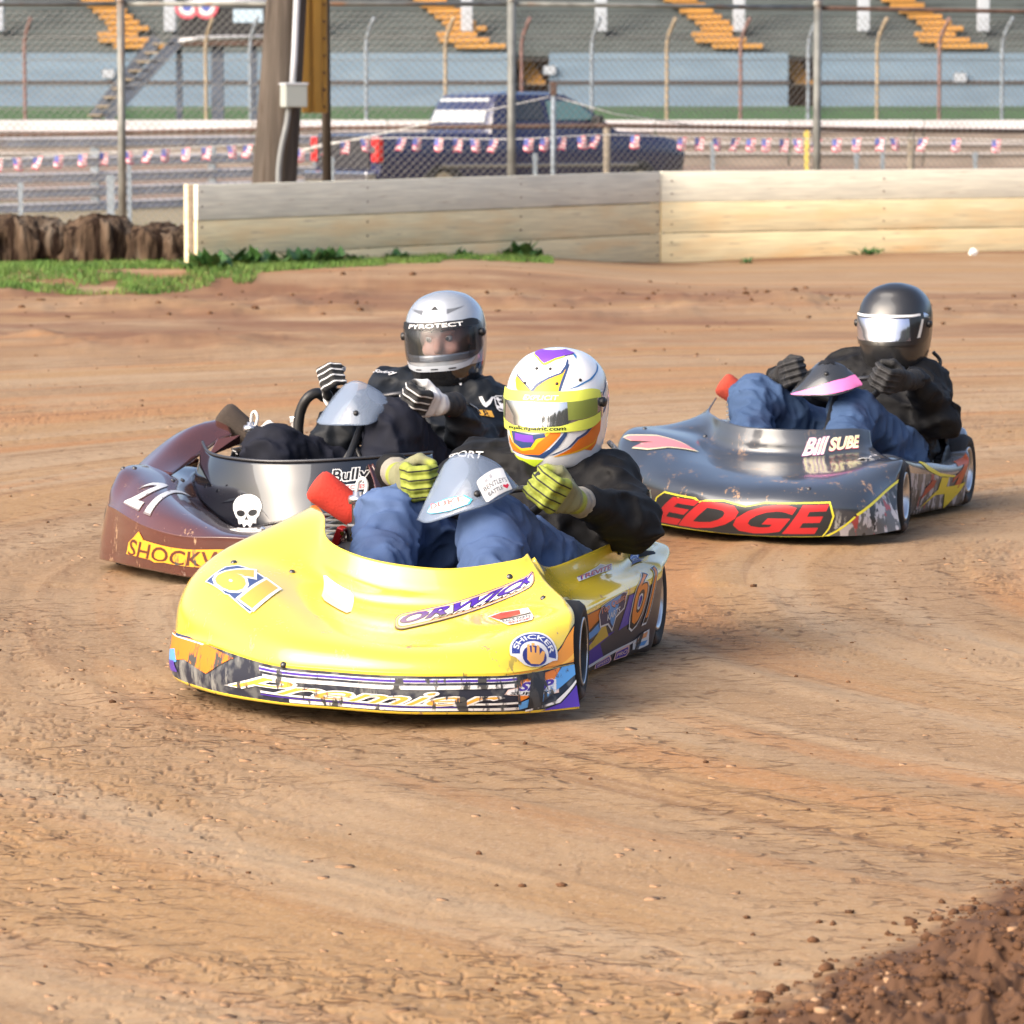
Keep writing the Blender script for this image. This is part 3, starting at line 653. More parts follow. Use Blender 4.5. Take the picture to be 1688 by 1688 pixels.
# ================================================================== UTILITY POLE
m_pole = mat('old_pole_wood', (.088, .074, .062), .9, var=((14, 14, .7), .4), var2=((40, 40, .9), (.06, .045, .035), .55, .66), bump=((50, 50, 1.5), .8, .02), spec=.15)
pole = thing('utility_pole', 'thick grey-brown wooden pole leaning right behind the plank wall', 'pole')
bm = bmesh.new(); tube(bm, [(-2.335, 41.4, -.2), (-2.30, 41.4, .7), (-2.17, 41.4, 2.5), (-1.99, 41.4, 5.0)], [.222, .218, .196, .165], 28); pl = link('shaft', fin(bm, 'shaft'), m_pole, pole)
m_pvc = mat('grey_conduit', (.50, .52, .56), .45); m_box = mat('junction_box', (.34, .37, .35), .5)
bm = bmesh.new(); tube(bm, [pxw(483, 150, 41.15), pxw(487, 100, 41.15), pxw(492, 0, 41.15), pxw(497, -120, 41.15)], .030, 12); link('conduit', fin(bm, 'conduit'), m_pvc, pole)
bm = bmesh.new(); q = pxw(486, 157, 41.1); box(bm, q, (.235, .13, .235), Matrix.Rotation(math.radians(28), 3, 'Z'), .012); link('junction_box', bm, m_box, pole)
bm = bmesh.new(); box(bm, pxw(486, 139, 41.1), (.25, .145, .02), Matrix.Rotation(math.radians(28), 3, 'Z'), .006); link('box_lid', bm, m_pvc, pole)
bm = bmesh.new(); tube(bm, spl([pxw(478, 176, 41.12), pxw(474, 205, 41.12), pxw(466, 240, 41.12), pxw(461, 275, 41.12), pxw(460, 310, 41.12)], 5), .028, 10); link('cable', fin(bm, 'cable'), mat('grey_cable', (.20, .215, .22), .5), pole)
m_ochre = mat('ochre_paint', (.40, .22, .035), .6, var=((8, 8, 1), .2), var2=((20, 20, 2), (.22, .12, .04), .6, .72))
mb = thing('marker_board', 'tall ochre yellow ribbed board bolted beside the wooden pole', 'board')
bm = bmesh.new(); A = pxw(520, 92, 41.8); box(bm, A, (.25, .05, 1.12), bev=.006); link('panel', bm, m_ochre, mb)
for dx in (-.08, .035): bm = bmesh.new(); box(bm, A + Vector((dx, -.034, 0)), (.075, .02, 1.12), bev=.006); link('rib', bm, m_ochre, mb)
for k in range(7): bm = bmesh.new(); bmesh.ops.create_cone(bm, segments=8, radius1=.014, radius2=.012, depth=.02, cap_ends=True, matrix=Matrix.Translation(A + Vector((.098, -.035, -.5 + k * .165))) @ Matrix.Rotation(math.pi / 2, 4, 'X')); link('bolt', bm, m_rust, mb)
bm = bmesh.new(); tube(bm, [pxw(540, 320, 42.4), pxw(538, 0, 42.4), pxw(538, -100, 42.4)], .045, 12); tag(link('steel_post', fin(bm, 'steel_post'), m_pole), 'dark brown post standing right of the ochre board', 'post')
# ================================================================== RACE TRACK BARRIERS
m_white = mat('white_barrier', (.60, .58, .60), .55, var=(.8, .10), var2=((.6, .6, 3), (.40, .37, .35), .55, .75))
far = thing('far_barrier', 'long white wall along the far side of the race track', 'barrier')
for i in range(28):
    x = -47 + i * 3.5; bm = bmesh.new(); box(bm, (x, 111.82, 1.12), (3.47, .10, .30), bev=.02)
    if i == 0:
        o = link('panel', bm, m_white, far); first = o; bm = bmesh.new(); box(bm, (x, 112, .55), (3.47, .3, 1.12), bev=.03); low = link('base_panel', bm, mat('stained_concrete', (.235, .195, .165), .85, var=(.9, .25)), far)
        bm = bmesh.new(); box(bm, (x, 111.80, .66), (3.47, .08, .10), bev=.02); box(bm, (x, 111.80, .40), (3.47, .08, .07), bev=.02); ribs = link('rail', bm, mat('grey_rail', (.38, .36, .35), .7, var=(1, .2)), far)
    else:
        bm.free()
        for q in (first, low, ribs): share(q, far, location=(i * 3.5, 0, 0))
m_rail = mat('guardrail_steel', (.58, .55, .54), .5, var=(1.5, .14), var2=((.7, .7, 2), (.60, .46, .38), .58, .75))
gr = thing('guardrail', 'weathered five-rail steel guardrail on posts along the near side of the race track', 'guardrail')
GP = [Vector(q) for q in ((-16, 53, 0), (-8, 60, 0), (-3.2, 70, 0), (1.5, 79, 0))]; GPs = spl(GP, 6)
for i, z in enumerate((.06, .28, .49, .72, 1.0)):
    bm = bmesh.new(); pr = [(0, -.08), (-.03, -.06), (-.03, -.02), (-.012, .0), (-.03, .02), (-.035, .045), (.02, .065)]; rings = []
    for k, q in enumerate(GPs):
        d = (GPs[min(k + 1, len(GPs) - 1)] - GPs[max(k - 1, 0)]).normalized(); n = Vector((d.y, -d.x, 0))
        rings.append([bm.verts.new(q + n * -a * 1. + Vector((0, 0, z + b))) for a, b in pr])
    for A_, B_ in zip(rings, rings[1:]):
        for j in range(len(pr) - 1): bm.faces.new((A_[j], B_[j], B_[j + 1], A_[j + 1]))
    o = link('rail', fin(bm, 'rail', False), m_rail, gr); sol = o.modifiers.new('thickness', 'SOLIDIFY'); sol.thickness = .006
for k in range(0, len(GPs), 2):
    q = GPs[k]; bm = bmesh.new(); box(bm, (q.x, q.y + .13, .5), (.12, .16, 1.12)); link('post', bm, m_tpost, gr)
# dirt oval beyond the rail, a turf bank and the stand
m_oval = mat('oval_clay', (.20, .135, .095), .9, var=((.25, 1.5, 1), .2))
tag(link('race_track', pydata('race_track', [(-60, 58, .012), (60, 84, .012), (60, 111.5, .09), (-60, 111.5, .09)], [(0, 1, 2, 3)]), m_oval), kind='structure')
tag(link('grass_bank', pydata('grass_bank', [(-70, 113, .2), (70, 113, .2), (70, 150, 1.52), (-70, 150, 1.52), (70, 168.5, 1.75), (-70, 168.5, 1.75)], [(0, 1, 2, 3), (3, 2, 4, 5)]), m_far_grass), kind='structure')
cf = thing('catch_fence', 'row of bent-top rusty fence posts with wires behind the white track wall', 'fence')
m_tan = mat('tan_post', (.33, .26, .17), .75, var=(5, .2)); m_red = mat('red_brown_post', (.20, .115, .10), .75, var=(5, .25))
for i, (px, mm) in enumerate(((45, m_red), (342, m_tan), (415, m_tpost), (605, m_tpost), (735, m_tan), (860, m_red), (975, m_tpost), (1098, m_tan), (1219, m_red), (1330, m_tpost), (1443, m_tan), (1545, m_red), (1648, m_tpost))):
    X = (px - 844) / 7040 * 113.5; bm = bmesh.new(); tube(bm, spl([(X, 113.5, .2), (X, 113.5, 2.4), (X, 113.5, 3.2), (X + .06, 113.4, 3.55), (X + .22, 113.1, 3.95)], 4), .048, 8); link('post', fin(bm, 'post'), mm, cf)
for z in (1.55, 2.2, 2.85, 3.45):
    bm = bmesh.new(); tube(bm, [(-22, 113.4, z), (22, 113.4, z)], .012, 4); link('wire', fin(bm, 'wire'), m_wire, cf)
# ================================================================== GRANDSTAND
GY = 170.; gs = GY / 7040
def gz(py): return 1.38 - (py - 191) * gs
def gx(px): return (px - 844) * gs
m_blue = mat('pale_blue_wall', (.155, .225, .30), .8, var=((.3, .3, 2), .12), var2=((.5, .5, 1.5), (.20, .27, .335), .5, .8))
m_seat = mat('grey_green_seat', (.115, .145, .145), .75, var=((.5, .5, 4), .15)); m_tread = mat('stand_concrete', (.085, .098, .098), .85, var=(1, .2))
m_orange = mat('orange_step', (.45, .225, .05), .7, var=(2, .2)); m_recess = mat('passage_brick', (.15, .09, .065), .85, var=(3, .3)); m_col = mat('white_column', (.40, .43, .48), .6)
stand = thing('grandstand', 'big open grandstand with pale blue front wall and orange stairs across the background', 'grandstand')
openings = [(850, 905), (1297, 1343)]
xs = [-700] + [q for o in openings for q in o] + [2400]
for a, b in zip(xs[::2], xs[1::2]):
    for y0, y1 in ((88, 134), (137, 181)):
        bm = bmesh.new(); box(bm, ((gx(a) + gx(b)) / 2, GY + .15, (gz(y0) + gz(y1)) / 2), (gx(b) - gx(a), .3 if y0 > 100 else .26, gz(y0) - gz(y1) - .01)); link('front_wall', bm, m_blue, stand)
    bm = bmesh.new(); box(bm, ((gx(a) + gx(b)) / 2, GY - .06, gz(136)), (gx(b) - gx(a), .08, .08)); link('handrail', bm, m_rust, stand)
for a, b in openings:
    bm = bmesh.new(); box(bm, ((gx(a) + gx(b)) / 2, GY + 2.4, (gz(95) + gz(182)) / 2), (gx(b) - gx(a) + .5, .2, gz(95) - gz(182))); link('passage_wall', bm, m_recess, stand)
    for k in range(5): bm = bmesh.new(); box(bm, ((gx(a) + gx(b)) / 2 - .35 + .12 * k, GY + 2.2 - .3 * k, gz(100) - k * .22), (.75, .3, .2)); link('step', bm, m_orange, stand)
for k in range(20):
    z = gz(86) + k * .245; y = GY + .35 + k * .62
    bm = bmesh.new(); box(bm, (0, y + .22, z + .10), (90, .42, .06)); o = link('seat_row', bm, m_seat, stand)
    bm = bmesh.new(); box(bm, (0, y + .34, z - .06), (90, .60, .24)); o = link('tread', bm, m_tread, stand)
step_me = None
for sx in (130, 690, 1112, 1480):
    for k in range(13):
        z = gz(82) + k * .245; y = GY + .30 + k * .62; w_ = (2.0 if k < 2 else 1.6 if k < 4 else 1.35); cx = gx(sx + 108 - k * 12.5 - (28 if k < 3 else 0) + (14 - 14 * k if k < 2 else 0) + 8)
        if step_me is None:
            bm = bmesh.new(); box(bm, (0, 0, 0), (1, .5, .16), bev=.01); step_me = bpy.data.meshes.new('step'); bm.to_mesh(step_me); bm.free(); step_me.materials.append(m_orange)
        o = link('step', step_me, None, stand, loc=(cx, y - .05, z + .12)); o.scale = (w_, 1, 1.15)
for px in (2, 284, 522, 770, 990, 1216, 1420, 1616):
    q = gx(px) * 1.011; w_ = .46; bm = bmesh.new(); box(bm, (q, GY + 1.9, 7.7), (w_, .4, 5.9), bev=.02); link('column', bm, m_col, stand)
    bm = bmesh.new(); box(bm, (q, GY + 1.9, 4.5), (.22, .25, .52)); link('column_base', bm, m_tread, stand)
for px, py in ((182, 122), (1578, 128), (905, 116)): bm = bmesh.new(); box(bm, (gx(px), GY - .14, gz(py)), (.5, .04, .36), bev=.06); link('notice', bm, m_col, stand)
# ------------------------------------------------------------------ judges' platform
TY = 119.
m_dark = mat('black_panel', (.010, .011, .014), .6); m_bluegrey = mat('blue_grey_timber', (.065, .08, .115), .7, var=(3, .25)); m_wrail = mat('white_rail', (.55, .55, .58), .5)
tw = thing('judges_platform', 'raised black judges platform on timber legs with a stairway down its left side', 'platform')
def tp(px, py, dy=0): return pxw(px, py, TY + dy)
bm = bmesh.new(); box(bm, (tp(372, 40).x, TY, (tp(0, 14).z + tp(0, 62).z) / 2), (tp(444, 0).x - tp(300, 0).x, .12, tp(0, 14).z - tp(0, 62).z), bev=.01); link('front_panel', bm, m_dark, tw)
bm = bmesh.new(); box(bm, (tp(300, 40).x + .05, TY + 1.3, (tp(0, 14).z + tp(0, 62).z) / 2), (.1, 2.4, tp(0, 14).z - tp(0, 62).z)); link('side_panel', bm, m_dark, tw)
for py in (4, 63): bm = bmesh.new(); tube(bm, [tp(300, py + 5, 2.2) if py < 10 else tp(298, py + 6, -.1), tp(330, py + 1, -.1), tp(446, py - 1, -.1)], .06, 8); link('rail', fin(bm, 'rail'), m_wrail, tw)
bm = bmesh.new(); box(bm, (tp(372, 70).x, TY + 1.2, tp(0, 70).z), (tp(444, 0).x - tp(300, 0).x, 2.6, .22)); link('deck', bm, m_rust, tw)
bm = bmesh.new(); box(bm, (tp(412, 28).x, TY - .09, tp(0, 28).z), (.82, .03, .36)); link('window', bm, mat('pale_window', (.45, .58, .70), .15), tw)
for px, w_ in ((297, .16), (360, .34), (418, .22)): bm = bmesh.new(); box(bm, (tp(px, 0).x, TY + .3, tp(0, 135).z), (w_, .25, tp(0, 72).z - tp(0, 200).z)); link('leg', bm, m_bluegrey, tw)
sa, sb = tp(300, 72, -.1), tp(178, 203, -.1)
for off in (0, .62):
    bm = bmesh.new(); v0 = [sa + Vector((-.02 - off, off * .3, .12)), sb + Vector((-.02 - off * .6, off * .3, .12))]
    d = (v0[1] - v0[0]).normalized(); n = d.cross(Vector((0, 1, 0))).normalized() * .17
    q = [bm.verts.new(p + s_ * n + Vector((0, e, 0))) for e in (0, .08) for p in v0 for s_ in (-1, 1)]
    for fc in ((0, 1, 3, 2), (4, 6, 7, 5), (0, 4, 5, 1), (2, 3, 7, 6), (0, 2, 6, 4), (1, 5, 7, 3)): bm.faces.new([q[i] for i in fc])
    link('stringer', fin(bm, 'stringer', False), m_bluegrey, tw)
for k in range(9):
    q = sa.lerp(sb, (k + .5) / 9) + Vector((-.33, .15, .10)); bm = bmesh.new(); box(bm, q, (.62, .3, .05)); link('tread', bm, m_tan, tw)
for i, px in enumerate((312, 343)):                                # fan bunting on the panel
    ro = thing('fan_bunting', ['red white and blue half-round fan nearer the platform\'s left corner', 'red white and blue half-round fan right of its twin on the platform'][i], 'bunting', tp(px, 13, -.12), 0, 'fans hung on the judges platform')
    for r0, r1, mm in ((.0, .13, m_fb), (.13, .24, m_fw), (.24, .34, m_fr2)):
        bm = bmesh.new(); A_ = [[bm.verts.new((r * math.cos(t), -.008 - .016 * (k % 2) * r / .34, r * math.sin(t))) for k, t in enumerate([math.pi + math.pi * j / 16 for j in range(17)])] for r in (max(r0, .004), r1)]
        for k in range(16): bm.faces.new((A_[0][k], A_[0][k + 1], A_[1][k + 1], A_[1][k]))
        link('fan_band', fin(bm, 'fan_band', False), mm, ro)
# nets of the kart skins: columns run from the right side round the nose to the left side, rows from the lower edge up to the cockpit rim (metres, kart space)
NETS = {'yellow': [[(0.100, -0.460, 0.030), (0.100, -0.470, 0.080), (0.100, -0.460, 0.135), (0.100, -0.455, 0.150), (0.100, -0.440, 0.200), (0.100, -0.400, 0.260), (0.100, -0.340, 0.310), (0.100, -0.270, 0.370), (0.100, -0.225, 0.415)],
  [(0.520, -0.462, 0.039), (0.530, -0.465, 0.084), (0.530, -0.457, 0.142), (0.525, -0.453, 0.151), (0.510, -0.447, 0.217), (0.460, -0.424, 0.277), (0.350, -0.382, 0.325), (0.230, -0.285, 0.376), (0.150, -0.197, 0.419)],
  [(0.800, -0.299, 0.039), (0.800, -0.305, 0.089), (0.780, -0.307, 0.148), (0.775, -0.306, 0.159), (0.740, -0.300, 0.225), (0.620, -0.271, 0.284), (0.420, -0.238, 0.315), (0.330, -0.167, 0.373), (0.300, -0.141, 0.409)],
  [(0.970, -0.093, 0.039), (0.980, -0.094, 0.082), (0.980, -0.097, 0.130), (0.975, -0.097, 0.142), (0.930, -0.095, 0.195), (0.760, -0.098, 0.236), (0.500, -0.112, 0.268), (0.445, -0.110, 0.324), (0.420, -0.106, 0.370)],
  [(1.020, 0.077, 0.037), (1.030, 0.077, 0.077), (1.030, 0.073, 0.124), (1.025, 0.073, 0.136), (0.980, 0.070, 0.180), (0.800, 0.040, 0.204), (0.555, -0.014, 0.229), (0.520, -0.029, 0.294), (0.500, -0.033, 0.345)],
  [(1.040, 0.223, 0.034), (1.050, 0.219, 0.072), (1.050, 0.212, 0.122), (1.045, 0.211, 0.134), (1.000, 0.206, 0.172), (0.830, 0.166, 0.190), (0.595, 0.102, 0.214), (0.560, 0.085, 0.276), (0.540, 0.077, 0.324)],
  [(1.020, 0.359, 0.034), (1.030, 0.357, 0.071), (1.030, 0.355, 0.122), (1.025, 0.353, 0.133), (0.980, 0.342, 0.173), (0.820, 0.304, 0.193), (0.600, 0.250, 0.215), (0.560, 0.235, 0.270), (0.540, 0.228, 0.313)],
  [(0.950, 0.485, 0.030), (0.960, 0.484, 0.068), (0.950, 0.479, 0.119), (0.945, 0.478, 0.131), (0.910, 0.467, 0.179), (0.800, 0.440, 0.208), (0.570, 0.391, 0.229), (0.510, 0.377, 0.284), (0.480, 0.371, 0.330)],
  [(0.840, 0.597, 0.030), (0.820, 0.586, 0.073), (0.790, 0.574, 0.125), (0.785, 0.573, 0.134), (0.750, 0.565, 0.183), (0.700, 0.557, 0.231), (0.610, 0.516, 0.254), (0.500, 0.447, 0.287), (0.440, 0.395, 0.342)]],
 'edge': [[(0.100, -0.460, 0.030), (0.100, -0.480, 0.090), (0.100, -0.470, 0.150), (0.100, -0.450, 0.200), (0.100, -0.420, 0.240), (0.100, -0.360, 0.290), (0.100, -0.300, 0.330), (0.100, -0.250, 0.370), (0.100, -0.220, 0.410)],
  [(0.550, -0.419, 0.033), (0.560, -0.455, 0.105), (0.550, -0.458, 0.176), (0.520, -0.460, 0.234), (0.480, -0.454, 0.291), (0.400, -0.430, 0.321), (0.320, -0.345, 0.321), (0.240, -0.252, 0.338), (0.200, -0.218, 0.372)],
  [(0.800, -0.254, 0.038), (0.810, -0.278, 0.111), (0.790, -0.299, 0.169), (0.750, -0.299, 0.220), (0.660, -0.272, 0.267), (0.520, -0.232, 0.296), (0.370, -0.209, 0.301), (0.335, -0.180, 0.328), (0.320, -0.169, 0.362)],
  [(0.950, -0.095, 0.036), (0.970, -0.110, 0.099), (0.970, -0.124, 0.154), (0.920, -0.134, 0.198), (0.780, -0.135, 0.237), (0.600, -0.127, 0.256), (0.470, -0.127, 0.271), (0.450, -0.114, 0.313), (0.440, -0.106, 0.355)],
  [(1.030, 0.082, 0.031), (1.060, 0.077, 0.088), (1.050, 0.066, 0.142), (0.990, 0.054, 0.184), (0.830, 0.025, 0.215), (0.660, -0.002, 0.233), (0.550, -0.020, 0.254), (0.530, -0.015, 0.300), (0.520, -0.009, 0.342)],
  [(1.060, 0.275, 0.031), (1.080, 0.273, 0.086), (1.080, 0.267, 0.141), (1.020, 0.250, 0.186), (0.860, 0.209, 0.214), (0.700, 0.165, 0.230), (0.580, 0.132, 0.250), (0.560, 0.122, 0.295), (0.550, 0.117, 0.339)],
  [(1.030, 0.418, 0.033), (1.050, 0.418, 0.087), (1.050, 0.414, 0.142), (0.980, 0.393, 0.188), (0.850, 0.357, 0.216), (0.700, 0.313, 0.229), (0.550, 0.270, 0.249), (0.525, 0.255, 0.294), (0.510, 0.247, 0.337)],
  [(0.960, 0.516, 0.033), (0.970, 0.514, 0.087), (0.960, 0.507, 0.139), (0.910, 0.492, 0.189), (0.820, 0.467, 0.225), (0.700, 0.430, 0.242), (0.520, 0.376, 0.255), (0.470, 0.358, 0.290), (0.450, 0.349, 0.339)],
  [(0.840, 0.596, 0.042), (0.820, 0.581, 0.093), (0.780, 0.568, 0.139), (0.750, 0.563, 0.184), (0.710, 0.566, 0.230), (0.660, 0.559, 0.256), (0.560, 0.503, 0.247), (0.430, 0.412, 0.274), (0.390, 0.390, 0.330)]],
 'brown': [[(0.100, -0.460, 0.030), (0.100, -0.470, 0.080), (0.100, -0.460, 0.135), (0.100, -0.455, 0.150), (0.100, -0.440, 0.200), (0.100, -0.400, 0.240), (0.100, -0.340, 0.270), (0.100, -0.300, 0.280)],
  [(0.600, -0.423, 0.033), (0.600, -0.418, 0.087), (0.580, -0.405, 0.179), (0.575, -0.401, 0.202), (0.560, -0.395, 0.253), (0.500, -0.384, 0.303), (0.380, -0.353, 0.299), (0.230, -0.278, 0.267)],
  [(0.800, -0.267, 0.038), (0.800, -0.265, 0.089), (0.780, -0.276, 0.184), (0.775, -0.275, 0.201), (0.730, -0.277, 0.239), (0.640, -0.271, 0.284), (0.490, -0.262, 0.282), (0.340, -0.226, 0.237)],
  [(0.930, -0.097, 0.037), (0.940, -0.098, 0.081), (0.940, -0.101, 0.157), (0.935, -0.100, 0.175), (0.880, -0.107, 0.215), (0.770, -0.122, 0.242), (0.600, -0.155, 0.238), (0.435, -0.155, 0.195)],
  [(1.010, 0.069, 0.030), (1.020, 0.068, 0.070), (1.020, 0.062, 0.140), (1.015, 0.062, 0.157), (0.960, 0.053, 0.188), (0.860, 0.028, 0.200), (0.660, -0.038, 0.192), (0.490, -0.080, 0.161)],
  [(1.050, 0.234, 0.028), (1.050, 0.227, 0.071), (1.050, 0.219, 0.143), (1.045, 0.219, 0.159), (0.990, 0.202, 0.166), (0.900, 0.171, 0.165), (0.700, 0.086, 0.150), (0.535, 0.017, 0.122)],
  [(1.030, 0.400, 0.026), (1.040, 0.399, 0.069), (1.030, 0.389, 0.141), (1.025, 0.387, 0.156), (0.970, 0.357, 0.164), (0.880, 0.311, 0.169), (0.690, 0.216, 0.161), (0.560, 0.151, 0.147)],
  [(0.950, 0.538, 0.027), (0.960, 0.535, 0.072), (0.950, 0.525, 0.145), (0.945, 0.523, 0.159), (0.900, 0.493, 0.170), (0.820, 0.441, 0.179), (0.660, 0.348, 0.178), (0.540, 0.273, 0.172)],
  [(0.840, 0.664, 0.048), (0.820, 0.649, 0.090), (0.790, 0.633, 0.149), (0.785, 0.630, 0.161), (0.740, 0.601, 0.177), (0.670, 0.541, 0.191), (0.550, 0.448, 0.193), (0.470, 0.383, 0.195)]],
 'brown_fairing': [[(0.225, -0.280, 0.266), (0.220, -0.276, 0.302), (0.210, -0.275, 0.330), (0.200, -0.271, 0.358)],
  [(0.350, -0.234, 0.223), (0.335, -0.226, 0.265), (0.320, -0.216, 0.306), (0.305, -0.205, 0.341)],
  [(0.465, -0.130, 0.183), (0.450, -0.128, 0.234), (0.430, -0.127, 0.289), (0.408, -0.123, 0.336)],
  [(0.535, 0.009, 0.123), (0.522, 0.005, 0.192), (0.508, 0.001, 0.265), (0.490, -0.005, 0.334)],
  [(0.570, 0.156, 0.150), (0.555, 0.143, 0.211), (0.540, 0.130, 0.272), (0.520, 0.115, 0.333)],
  [(0.550, 0.278, 0.175), (0.535, 0.265, 0.228), (0.520, 0.255, 0.282), (0.500, 0.242, 0.337)],
  [(0.480, 0.387, 0.198), (0.470, 0.379, 0.245), (0.455, 0.368, 0.293), (0.440, 0.360, 0.343)],
  [(0.345, 0.489, 0.209), (0.340, 0.484, 0.256), (0.330, 0.478, 0.305), (0.320, 0.472, 0.349)],
  [(0.200, 0.527, 0.213), (0.190, 0.519, 0.257), (0.185, 0.513, 0.305), (0.180, 0.503, 0.347)]],
 'yellow_pod': [[(0.600, 0.440, 0.030), (0.600, 0.460, 0.100), (0.600, 0.475, 0.170), (0.600, 0.480, 0.190), (0.600, 0.500, 0.236), (0.488, 0.447, 0.276), (0.428, 0.400, 0.328)],
  [(0.500, 0.445, 0.030), (0.500, 0.465, 0.100), (0.500, 0.480, 0.170), (0.500, 0.480, 0.190), (0.500, 0.496, 0.228), (0.438, 0.448, 0.270), (0.398, 0.401, 0.326)],
  [(0.400, 0.455, 0.025), (0.400, 0.475, 0.100), (0.400, 0.490, 0.170), (0.400, 0.480, 0.195), (0.400, 0.485, 0.222), (0.400, 0.440, 0.268), (0.400, 0.403, 0.325)],
  [(0.220, 0.475, 0.020), (0.220, 0.495, 0.100), (0.220, 0.510, 0.180), (0.220, 0.500, 0.200), (0.220, 0.475, 0.225), (0.220, 0.430, 0.250), (0.220, 0.405, 0.287)],
  [(-0.050, 0.500, 0.020), (-0.050, 0.520, 0.100), (-0.050, 0.535, 0.185), (-0.050, 0.530, 0.205), (-0.050, 0.495, 0.225), (-0.050, 0.460, 0.245), (-0.050, 0.445, 0.293)],
  [(-0.260, 0.530, 0.020), (-0.260, 0.550, 0.100), (-0.260, 0.560, 0.190), (-0.260, 0.550, 0.215), (-0.260, 0.510, 0.225), (-0.260, 0.485, 0.240), (-0.260, 0.475, 0.302)],
  [(-0.385, 0.555, 0.030), (-0.385, 0.570, 0.110), (-0.385, 0.575, 0.200), (-0.385, 0.565, 0.225), (-0.385, 0.525, 0.235), (-0.385, 0.490, 0.245), (-0.385, 0.488, 0.306)],
  [(-0.420, 0.550, 0.210), (-0.420, 0.570, 0.215), (-0.420, 0.575, 0.220), (-0.420, 0.565, 0.235), (-0.420, 0.530, 0.240), (-0.420, 0.490, 0.245), (-0.420, 0.490, 0.309)],
  [(-0.520, 0.480, 0.235), (-0.520, 0.540, 0.235), (-0.520, 0.568, 0.230), (-0.520, 0.560, 0.240), (-0.520, 0.530, 0.250), (-0.520, 0.500, 0.250), (-0.520, 0.500, 0.312)],
  [(-0.660, 0.440, 0.255), (-0.660, 0.500, 0.250), (-0.660, 0.545, 0.240), (-0.660, 0.545, 0.255), (-0.660, 0.520, 0.260), (-0.660, 0.500, 0.262), (-0.660, 0.495, 0.318)],
  [(-0.760, 0.250, 0.280), (-0.760, 0.360, 0.270), (-0.760, 0.460, 0.250), (-0.760, 0.450, 0.265), (-0.760, 0.400, 0.270), (-0.760, 0.360, 0.275), (-0.760, 0.330, 0.320)]],
 'edge_pod': [[(0.620, 0.440, 0.030), (0.620, 0.460, 0.100), (0.620, 0.470, 0.200), (0.620, 0.470, 0.235), (0.620, 0.455, 0.250), (0.620, 0.420, 0.255), (0.620, 0.400, 0.250)],
  [(0.400, 0.455, 0.025), (0.400, 0.475, 0.100), (0.400, 0.490, 0.200), (0.400, 0.485, 0.235), (0.400, 0.460, 0.250), (0.400, 0.420, 0.250), (0.400, 0.400, 0.245)],
  [(0.140, 0.470, 0.020), (0.140, 0.490, 0.100), (0.140, 0.495, 0.165), (0.140, 0.490, 0.200), (0.140, 0.465, 0.210), (0.140, 0.440, 0.200), (0.140, 0.420, 0.190)],
  [(-0.050, 0.500, 0.020), (-0.050, 0.515, 0.100), (-0.050, 0.520, 0.150), (-0.050, 0.510, 0.185), (-0.050, 0.480, 0.190), (-0.050, 0.450, 0.180), (-0.050, 0.430, 0.170)],
  [(-0.250, 0.530, 0.020), (-0.250, 0.545, 0.090), (-0.250, 0.550, 0.135), (-0.250, 0.540, 0.165), (-0.250, 0.500, 0.170), (-0.250, 0.465, 0.165), (-0.250, 0.440, 0.160)],
  [(-0.385, 0.555, 0.030), (-0.385, 0.565, 0.100), (-0.385, 0.570, 0.150), (-0.385, 0.560, 0.175), (-0.385, 0.520, 0.180), (-0.385, 0.460, 0.175), (-0.385, 0.430, 0.170)],
  [(-0.420, 0.550, 0.170), (-0.420, 0.560, 0.175), (-0.420, 0.565, 0.180), (-0.420, 0.560, 0.200), (-0.420, 0.520, 0.200), (-0.420, 0.460, 0.190), (-0.420, 0.430, 0.180)],
  [(-0.580, 0.460, 0.170), (-0.580, 0.500, 0.175), (-0.580, 0.515, 0.185), (-0.580, 0.510, 0.220), (-0.580, 0.470, 0.225), (-0.580, 0.440, 0.220), (-0.580, 0.420, 0.210)],
  [(-0.740, 0.440, 0.225), (-0.740, 0.480, 0.230), (-0.740, 0.490, 0.235), (-0.740, 0.480, 0.262), (-0.740, 0.440, 0.265), (-0.740, 0.400, 0.260), (-0.740, 0.370, 0.250)],
  [(-0.820, 0.250, 0.240), (-0.820, 0.300, 0.245), (-0.820, 0.330, 0.250), (-0.820, 0.330, 0.265), (-0.820, 0.300, 0.265), (-0.820, 0.280, 0.260), (-0.820, 0.250, 0.250)]],
 'yellow_screen': [[(0.200, 0.068, 0.394), (0.180, 0.093, 0.455), (0.150, 0.126, 0.529)],
  [(0.250, 0.109, 0.393), (0.215, 0.134, 0.472), (0.170, 0.158, 0.552)],
  [(0.270, 0.191, 0.419), (0.235, 0.206, 0.489), (0.175, 0.209, 0.557)],
  [(0.250, 0.260, 0.441), (0.210, 0.265, 0.494), (0.160, 0.262, 0.533)],
  [(0.170, 0.311, 0.469), (0.165, 0.316, 0.477), (0.155, 0.301, 0.491)]],
 'edge_screen': [[(0.200, 0.065, 0.432), (0.180, 0.094, 0.473), (0.150, 0.123, 0.513)],
  [(0.240, 0.098, 0.429), (0.215, 0.130, 0.486), (0.170, 0.161, 0.542)],
  [(0.270, 0.207, 0.433), (0.235, 0.202, 0.495), (0.180, 0.193, 0.549)],
  [(0.250, 0.269, 0.443), (0.210, 0.262, 0.488), (0.165, 0.241, 0.535)],
  [(0.170, 0.308, 0.464), (0.165, 0.309, 0.472), (0.155, 0.281, 0.502)]],
 'brown_screen': [[(0.200, 0.121, 0.434), (0.180, 0.139, 0.472), (0.150, 0.163, 0.520)],
  [(0.250, 0.164, 0.431), (0.215, 0.184, 0.495), (0.170, 0.211, 0.555)],
